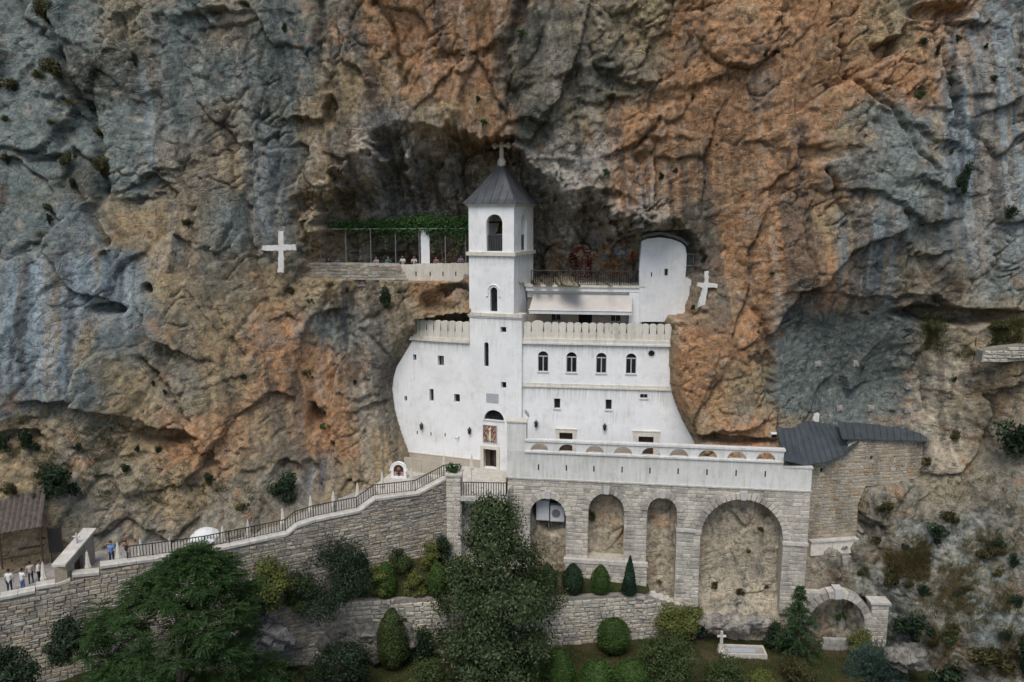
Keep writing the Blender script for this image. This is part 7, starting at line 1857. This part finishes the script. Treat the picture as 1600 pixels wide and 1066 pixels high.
def body_mesh(pose):
    """one continuous figure, facing -Y, feet (or seat) at z=0; returns mesh with slots skin, top, trousers, hair, shoes"""
    S = []                                              # (a, b, ra, rb, slot)
    seat = pose == "sit"; hz = .46 if seat else .9
    hip = Vector((0, 0, hz)); ch = Vector((0, -.03 if not seat else -.06, hz + .38)); nk = Vector((0, -.03 if not seat else -.1, hz + .56)); lean = nk.y
    S += [(hip + Vector((-.07, 0, 0)), hip + Vector((.07, 0, 0)), .125, .125, 2), (hip, ch, .13, .155, 1), (ch + Vector((-.1, 0, .03)), ch + Vector((.1, 0, .03)), .115, .115, 1), (ch + Vector((-.155, 0, .1)), ch + Vector((.155, 0, .1)), .07, .07, 1)]
    S += [(nk + Vector((0, 0, -.06)), nk + Vector((0, -.01, .06)), .058, .052, 0)]
    hd = nk + Vector((0, -.025, .17)); S += [(hd + Vector((0, 0, -.055)), hd + Vector((0, -.005, .045)), .078, .092, 0), (hd + Vector((0, .018, .03)), hd + Vector((0, .022, .06)), .097, .09, 3)]
    S += [(hd + Vector((0, -.085, -.005)), hd + Vector((0, -.108, -.03)), .012, .018, 0), (hd + Vector((0, -.07, -.09)), hd + Vector((0, -.075, -.095)), .035, .03, 0)]
    for s in (-1, 1): S += [(hd + Vector((s * .09, .0, -.02)), hd + Vector((s * .092, .005, .02)), .016, .018, 0)]
    for s in (-1, 1):
        sh = ch + Vector((s * .19, 0, .1))
        if pose == "sit": el = sh + Vector((s * .07, -.1, -.27)); wr = el + Vector((-s * .08, -.22, .02))
        elif pose == "hold": el = sh + Vector((s * .06, -.06, -.28)); wr = el + Vector((-s * .06, -.2, .1))
        elif pose == "walk": el = sh + Vector((s * .05, .1 * s, -.29)); wr = el + Vector((0, .1 * s - .08, -.24))
        else: el = sh + Vector((s * .06, .02, -.29)); wr = el + Vector((s * .0, -.06, -.25))
        S += [(sh, sh + (el - sh) * .55, .058, .052, 1), (sh + (el - sh) * .55, el, .047, .041, 0), (el, wr, .04, .028, 0)]
        d = (wr - el).normalized(); pm = wr + d * .07; S += [(wr, pm, .03, .036, 0)]
        side = Vector((s, 0, 0)); pr = d.cross(side).normalized() if d.cross(side).length > .1 else Vector((0, 1, 0))
        for f, (o, l) in enumerate(((-.03, .07), (-.01, .085), (.01, .08), (.028, .062))):
            b0 = pm + pr * o + d * .02; k1 = b0 + d * l * .55 - side * .008; S += [(b0, k1, .0105, .010, 0), (k1, k1 + d * l * .4 - side * .02, .010, .0085, 0)]
        t0 = wr + d * .02 - pr * .03; S += [(t0, t0 + d * .04 - pr * .025, .0125, .0115, 0), (t0 + d * .04 - pr * .025, t0 + d * .075 - pr * .03, .0115, .0095, 0)]
        hp = hip + Vector((s * .09, 0, -.02))
        if seat: kn = hp + Vector((s * .05, -.44, .02)); an = kn + Vector((0, .02, -.42))
        elif pose == "walk": kn = hp + Vector((0, -.14 * s - .03, -.41)); an = kn + Vector((0, .1 + .08 * -s, -.4))
        else: kn = hp + Vector((s * .02, -.02, -.43)); an = kn + Vector((s * .01, .03, -.39))
        S += [(hp, kn, .088, .06, 2), (kn, an, .058, .042, 2), (an + Vector((0, .03, -.03)), an + Vector((0, -.15, -.05)), .042, .036, 4)]
    bm = bmesh.new()
    for a, b, ra, rb, _ in S: _caps(bm, a, b, ra, rb)
    me = bpy.data.meshes.new("tmp"); bm.to_mesh(me); bm.free(); ob = bpy.data.objects.new("tmp", me); COL.objects.link(ob)
    md = ob.modifiers.new("r", 'REMESH'); md.mode = 'VOXEL'; md.voxel_size = .013
    sm = ob.modifiers.new("s", 'SMOOTH'); sm.iterations = 2; sm.factor = .5
    dc = ob.modifiers.new("d", 'DECIMATE'); dc.ratio = .35
    res = bpy.data.meshes.new_from_object(ob.evaluated_get(bpy.context.evaluated_depsgraph_get())); bpy.data.objects.remove(ob, do_unlink=True)
    n = len(res.polygons); c = np.empty(n * 3, np.float32); res.polygons.foreach_get("center", c); c = c.reshape(-1, 3); best = np.full(n, 1e9); sl = np.zeros(n, np.int32)
    for a, b, ra, rb, k in S:
        a = np.array(a); b = np.array(b); e = b - a; t = np.clip(((c - a) @ e) / (e @ e + 1e-9), 0, 1); d = np.linalg.norm(c - a - t[:, None] * e, axis=1) - (ra + (rb - ra) * t)
        m = d < best; best = np.where(m, d, best); sl = np.where(m, k, sl)
    h = np.array(hd); top = c[:, 2] > h[2] + .035; bk = (c[:, 1] > h[1] + .02) & (c[:, 2] > h[2] - .08); sl = np.where((top | bk) & (c[:, 2] > h[2] - .1) & (np.abs(c[:, 0]) < .16) & (np.linalg.norm(c - h, axis=1) < .17), 3, sl)
    for s in (-1, 1): sl = np.where(np.linalg.norm(c - (h + np.array([s * .032, -.088, .0])), axis=1) < .014, 4, sl)
    sl = np.where(np.linalg.norm(c - (h + np.array([0, -.085, -.065])), axis=1) < .016, 3, sl)
    for _ in range(5): res.materials.append(None)
    res.polygons.foreach_set("material_index", sl); res.polygons.foreach_set("use_smooth", np.ones(n, bool)); res.update()
    return res
_bodies = {}
def person(loc, rz, pose, top, legs, hair, label, group, tall=1.0):
    if pose not in _bodies: _bodies[pose] = body_mesh(pose)
    me = _bodies[pose].copy(); me.name = "person"
    for i, m in enumerate((MATS["skin"], clothmat(top), clothmat(legs), clothmat(hair), clothmat((.03, .03, .03)))): me.materials[i] = m
    o = bpy.data.objects.new("person", me); o.location = loc; o.rotation_euler = (0, 0, rz); o.scale = (tall,) * 3; link(o); tag(o, label, "person", group)
WH, BK, BL, NV = (.62, .62, .6), (.02, .02, .022), (.12, .25, .5), (.03, .04, .07)
HB = (.03, .02, .014)
def on_path(px, back): 
    y = float(np.interp(px, [c[0] for c in cop_px], [c[1] for c in cop_px])); u = PL_S.uz(px, y)[0]; w = PL_S.w(u, path_z(u), -back); return (w[0], w[1], w[2])
g = "people waiting on the path by the gate"
person(on_path(13, 1.3), pi + .2, "stand", WH, NV, HB, "person in white shirt and dark trousers, outermost on the path by the shelter", g)
person(on_path(34, 1.1), pi - .3, "hold", WH, (.08, .13, .25), HB, "person in white shirt and blue jeans, second from the picture edge", g, .97)
person(on_path(46, 2.2), pi + .6, "stand", (.45, .4, .34), NV, HB, "person in beige top standing behind the two white shirts", g, .95)
person(on_path(60, 1.4), pi * .6, "hold", WH, BK, HB, "person in white shirt bending toward the parasol by the gate pier", g)
person(on_path(176, 1.5), .3, "stand", BL, NV, HB, "person in light blue shirt by the third parasol on the path", g)
person(on_path(201, 1.5), -.9, "walk", (.06, .03, .03), (.5, .5, .5), HB, "person with dark hair and dark top walking beside the blue shirt", g, .96)
person(on_path(334, 1.3), 1.2, "hold", BK, BK, HB, "person dressed in black beside the open white umbrella", "people waiting on the path by the gate")
g = "people resting behind the alcove parapet"
ben = empty("bench", PL_C.w(PL_C.uz(610, 420)[0], zq - .18, -1.1), PL_C.rz, "long low bench behind the parapet of the left alcove terrace", "bench")
ba, bb = PL_C.uz(500, 420)[0], PL_C.uz(730, 420)[0]
ZB = zq + 1.12
MB().pbox(PL_C, ba, bb, ZB + .34, ZB + .42, -1.35, -.85).build("seat", MATS["wood_dark"], ben)
MB().pbox(PL_C, ba, bb, zq - .18, ZB, -1.9, -.4).build("plinth", MATS["concrete"], ben)
for k in range(7): u = ba + .2 + (bb - ba - .4) * k / 6; MB().pbox(PL_C, u - .04, u + .04, ZB, ZB + .34, -1.3, -.9).build("leg", MATS["wood_dark"], ben)
for x, top, lab in ((512, NV, "person in navy top, first of the two at the rock end of the parapet"), (527, (.1, .13, .2), "person in dark blue, second of the two at the rock end of the parapet"), (588, (.4, .33, .3), "person in pale pink top behind the rough stone parapet"), (606, (.05, .16, .14), "person in green top behind the rough stone parapet"),
                    (630, WH, "person in white where the rough parapet meets the white one"), (648, (.6, .5, .47), "person in pale pink left of the white pillar"), (682, (.35, .2, .2), "person with dark hair right of the white pillar"), (722, (.2, .2, .3), "person in violet top next to the tower")):
    u = PL_C.uz(x, 405)[0]; w = PL_C.w(u, ZB - .02, -1.05); person((w[0], w[1], w[2]), PL_C.rz + RNG.uniform(-.5, .5), "sit", top, NV, HB, lab, g, RNG.uniform(.95, 1.04))

# ------------------------------------------------------------------ parasols along the wall
def furled(px, y0, y1, label):
    yb = float(np.interp(px, [c[0] for c in cop_px], [c[1] for c in cop_px])); u = PL_S.uz(px, yb)[0]
    if px > 690: b = np.array(P(px, y1, -3.4)); b[2] = zf
    else: b = np.array(PL_S.w(u, path_z(u), -.95))
    k = scale_at(b); r_ = ray(px, y0); tz = CAM[2] + r_[2] * (b[1] - CAM[1]) / r_[1]; h = max(1.7, tz - b[2])
    t = empty("parasol", tuple(b), RNG.uniform(0, 6), label, "parasol", "furled parasols along the stair wall")
    def loc(m, n, mat, sm=False):
        me = bpy.data.meshes.new(n); me.from_pydata(m.v, [], m.f); me.materials.append(MATS[mat])
        o = bpy.data.objects.new(n, me); link(o, t); return o
    loc(MB().tube([(0, 0, 0), (0, 0, h * .99)], .022, 6), "pole", "grey_metal"); loc(MB().lathe([(.2, 0), (.2, .05), (.06, .1), (.03, .25)], (0, 0, 0), 12), "foot", "coping")
    m = MB(); prof_ = [(.03, h), (.06, h - .1), (.1, h - .5), (.145, h - .95), (.2, h - 1.12), (.18, h - 1.3), (.05, h - 1.34)]; seg = 16
    for i, (r, z) in enumerate(prof_):
        for q in range(seg): a = 2 * pi * q / seg + .12 * i; rr = r * (1.15 if q % 2 else .82); m.v.append((rr * cos(a), rr * sin(a), z + (.02 if q % 2 else -.03) * (i > 3)))
    for i in range(len(prof_) - 1):
        for q in range(seg): m.f.append((i * seg + q, i * seg + seg + q, i * seg + seg + (q + 1) % seg, i * seg + (q + 1) % seg))
    loc(m, "canopy", "parasol_cloth"); loc(MB().lathe([(.012, 0), (.03, .03), (.012, .08)], (0, 0, h), 8), "finial", "white_metal"); loc(MB().lathe([(.1, -.02), (.1, .03)], (0, 0, h - .8), 10), "tie_band", "white_metal")
ordn = ["first", "second", "third", "fourth", "fifth", "sixth", "seventh", "eighth", "ninth", "tenth", "eleventh", "twelfth", "thirteenth", "fourteenth", "fifteenth"]
for i, (x, a, b) in enumerate(((68, 889, 918), (138, 862, 895), (186, 848, 880), (222, 843, 876), (268, 841, 868), (352, 823, 852), (392, 813, 842), (447, 795, 830), (491, 775, 808), (527, 768, 800), (565, 755, 790), (604, 738, 772), (650, 732, 766))):
    furled(x, a, b, "%s furled cream parasol counted up the stair wall from the shelter" % ordn[i])
furled(694, 714, 742, "furled cream parasol on the forecourt near the corner pier plant"); furled(737, 711, 738, "furled cream parasol standing left of the church door")
ub_p = np.array(on_path(306, 1.5)); um_ = empty("umbrella", tuple(ub_p), 0, "large open white umbrella tilted over the path", "umbrella")
tp = np.array(P(312, 829, float(ub_p[1]))); kk = 25 / scale_at(tp); hgt = tp[2] - ub_p[2]
MB().tube([ub_p, ub_p + np.array([.1, 0, hgt - .05])], .025, 6).build("pole", MATS["grey_metal"], um_)
MB().lathe([(.25, 0), (.25, .06), (.05, .12)], ub_p, 12).build("foot", MATS["coping"], um_)
M = Matrix.Rotation(.3, 3, 'X') @ Matrix.Rotation(-.2, 3, 'Y')
cap = MB(); seg = 8
for r, z in ((.02, .0), (.35, -.08), (.7, -.28), (1.0, -.62), (.99, -.68), (.68, -.33), (.3, -.12)):
    for q in range(seg * 2): a = pi * q / seg; s = r * kk * (1 if q % 2 == 0 else .965); cap.v.append(tuple(Vector(tp) + Vector((.1, 0, 0)) * 0 + M @ Vector((s * cos(a), s * sin(a), z * kk))))
for i in range(6):
    for q in range(seg * 2): cap.f.append((i * 16 + q, i * 16 + 16 + q, i * 16 + 16 + (q + 1) % 16, i * 16 + (q + 1) % 16))
cap.build("canopy", clothmat((.72, .72, .68)), um_)
for q in range(8): a = 2 * pi * q / 8; MB().tube([Vector(tp) + M @ Vector((0, 0, -.35 * kk)), Vector(tp) + M @ Vector((.6 * kk * cos(a), .6 * kk * sin(a), -.21 * kk))], .012, 4).build("rib", MATS["grey_metal"], um_)

# ------------------------------------------------------------------ icon shrine on the forecourt
sb = np.array(P(623, 760, -1.6)); sb[2] = zf; PL_I = dirplane((sb[0], sb[1]), 8)
ic = empty("icon_shrine", tuple(sb), PL_I.rz, "white arched shrine with a dark red icon at the forecourt end", "shrine")
iw = pxrect(PL_I, 611.5, 635, 722, 758); c = (iw[0] + iw[1]) / 2; hw2 = (iw[1] - iw[0]) / 2; zt2 = iw[3]; zs2 = zt2 - hw2
slab("frame", PL_I, archring(iw[0], iw[1], zf, zt2, 16), [archring(c - hw2 * .68, c + hw2 * .68, zf + .18, zt2 - hw2 * .34, 16)], .35, MATS["plaster"], ic, .1)
sb1 = slab("icon_panel", PL_I, archring(c - hw2 * .72, c + hw2 * .72, zf + .02, zt2 - hw2 * .3, 16), [], .1, MATS["paint_red"], ic, -.05)
slab("lower_panel", PL_I, rect(c - hw2 * .6, c + hw2 * .6, zf + .1, zs2 - .25), [], .06, simple("rose_stone", (.42, .3, .26), .7, .1, 4), ic, -.02)
zc2 = (zf + zs2) / 2
MB().pbox(PL_I, c - .07, c + .07, zc2 - .35, zc2 + .3, -.02, .012).pbox(PL_I, c - .22, c + .22, zc2 - .03, zc2 + .1, -.02, .014).build("cross", MATS["black_iron"], sb1)
disc_r = MB().lathe([(.01, -.03), (.16, -.02), (.17, .02), (.01, .03)], PL_I.w(c, zs2 + .08, -.01), 12, Matrix.Rotation(pi / 2, 3, 'X')).build("halo", MATS["paint_ochre"], sb1)
MB().tube([PL_I.w(c + (hw2 + .02) * cos(pi - pi * k / 14), zs2 + (hw2 + .02) * sin(pi * k / 14), .12) for k in range(15)], .06, 6).build("arch_mould", MATS["plaster"], ic)
for s in (iw[0], iw[1]): MB().pbox(PL_I, s - .1, s + .1, zs2 - .12, zs2, -.3, .2).build("capital", MATS["plaster"], ic)
# screen wall behind the shrine and chain posts by the door
sc0 = np.array(P(632, 752, .6)); sc1 = np.array(P(700, 745, -1.2)); PL_Q = Plane(sc0[:2], sc1[:2]); Lq = hypot(*(sc1 - sc0)[:2])
scn = empty("screen_wall", (sc0[0], sc0[1], zf), PL_Q.rz, "low beige panelled screen wall beside the icon shrine", "wall")
for k in range(5): MB().pbox(PL_Q, Lq * k / 5 + .01, Lq * (k + 1) / 5 - .01, zf, zf + 1.25, -.12, 0).build("panel", MATS["panel_tile"], scn)
fl_ = on_cliff(1207, 678); fo = empty("floodlight", tuple(fl_), 0, "small white floodlight on the rock beside the metal roof", "floodlight")
MB().box((fl_[0], fl_[1] - .3, fl_[2]), (.5, .3, .35), Matrix.Rotation(.4, 3, 'X')).build("housing", MATS["white_metal"], fo); MB().tube([(fl_[0], fl_[1] + .2, fl_[2] + .1), (fl_[0], fl_[1] - .25, fl_[2])], .04, 6).build("bracket", MATS["grey_metal"], fo); MB().box((fl_[0], fl_[1] - .46, fl_[2] - .07), (.42, .03, .27), Matrix.Rotation(.4, 3, 'X')).build("lens", MATS["glass_dark"], fo)
# dry wall along the ledge path on the right
wl0, wl1 = on_cliff(1535, 560), on_cliff(1598, 556); yy = min(wl0[1], wl1[1]) - .3
PL_D = Plane((wl0[0], yy), (wl1[0] + 3, yy - .3)); dwp = empty("ledge_wall", (wl0[0], yy, wl0[2]), 0, "dry stone wall along the ledge path at the right edge", "wall")
dp = PL_D.poly([(1533, 566), (1536, 549), (1560, 544), (1640, 536), (1640, 560), (1570, 566)])
slab("wall", PL_D, dp, [], 1.0, MATS["mortar"], dwp); masonry(dwp, PL_D, dp, [], .3, .3, .7, "stone_garden", 0, SV_RUB, 1, .1)
for i, x in enumerate((1520, 1553)):
    p = on_cliff(x, 535 if x > 1530 else 555); o = MB().tube([(p[0], p[1] - .2, p[2] - .4), (p[0] + .02, p[1] - .2, p[2] + 1.4)], .03, 6).lathe([(.03, 0), (.06, .03), (.02, .1)], (p[0] + .02, p[1] - .2, p[2] + 1.4), 8).build("path_post", MATS["black_iron"])
    tag(o, ["thin iron post on the ledge path, nearer the grey rock", "thin iron post on the ledge path, nearer the dry stone wall"][i], "post", "posts of the ledge path")
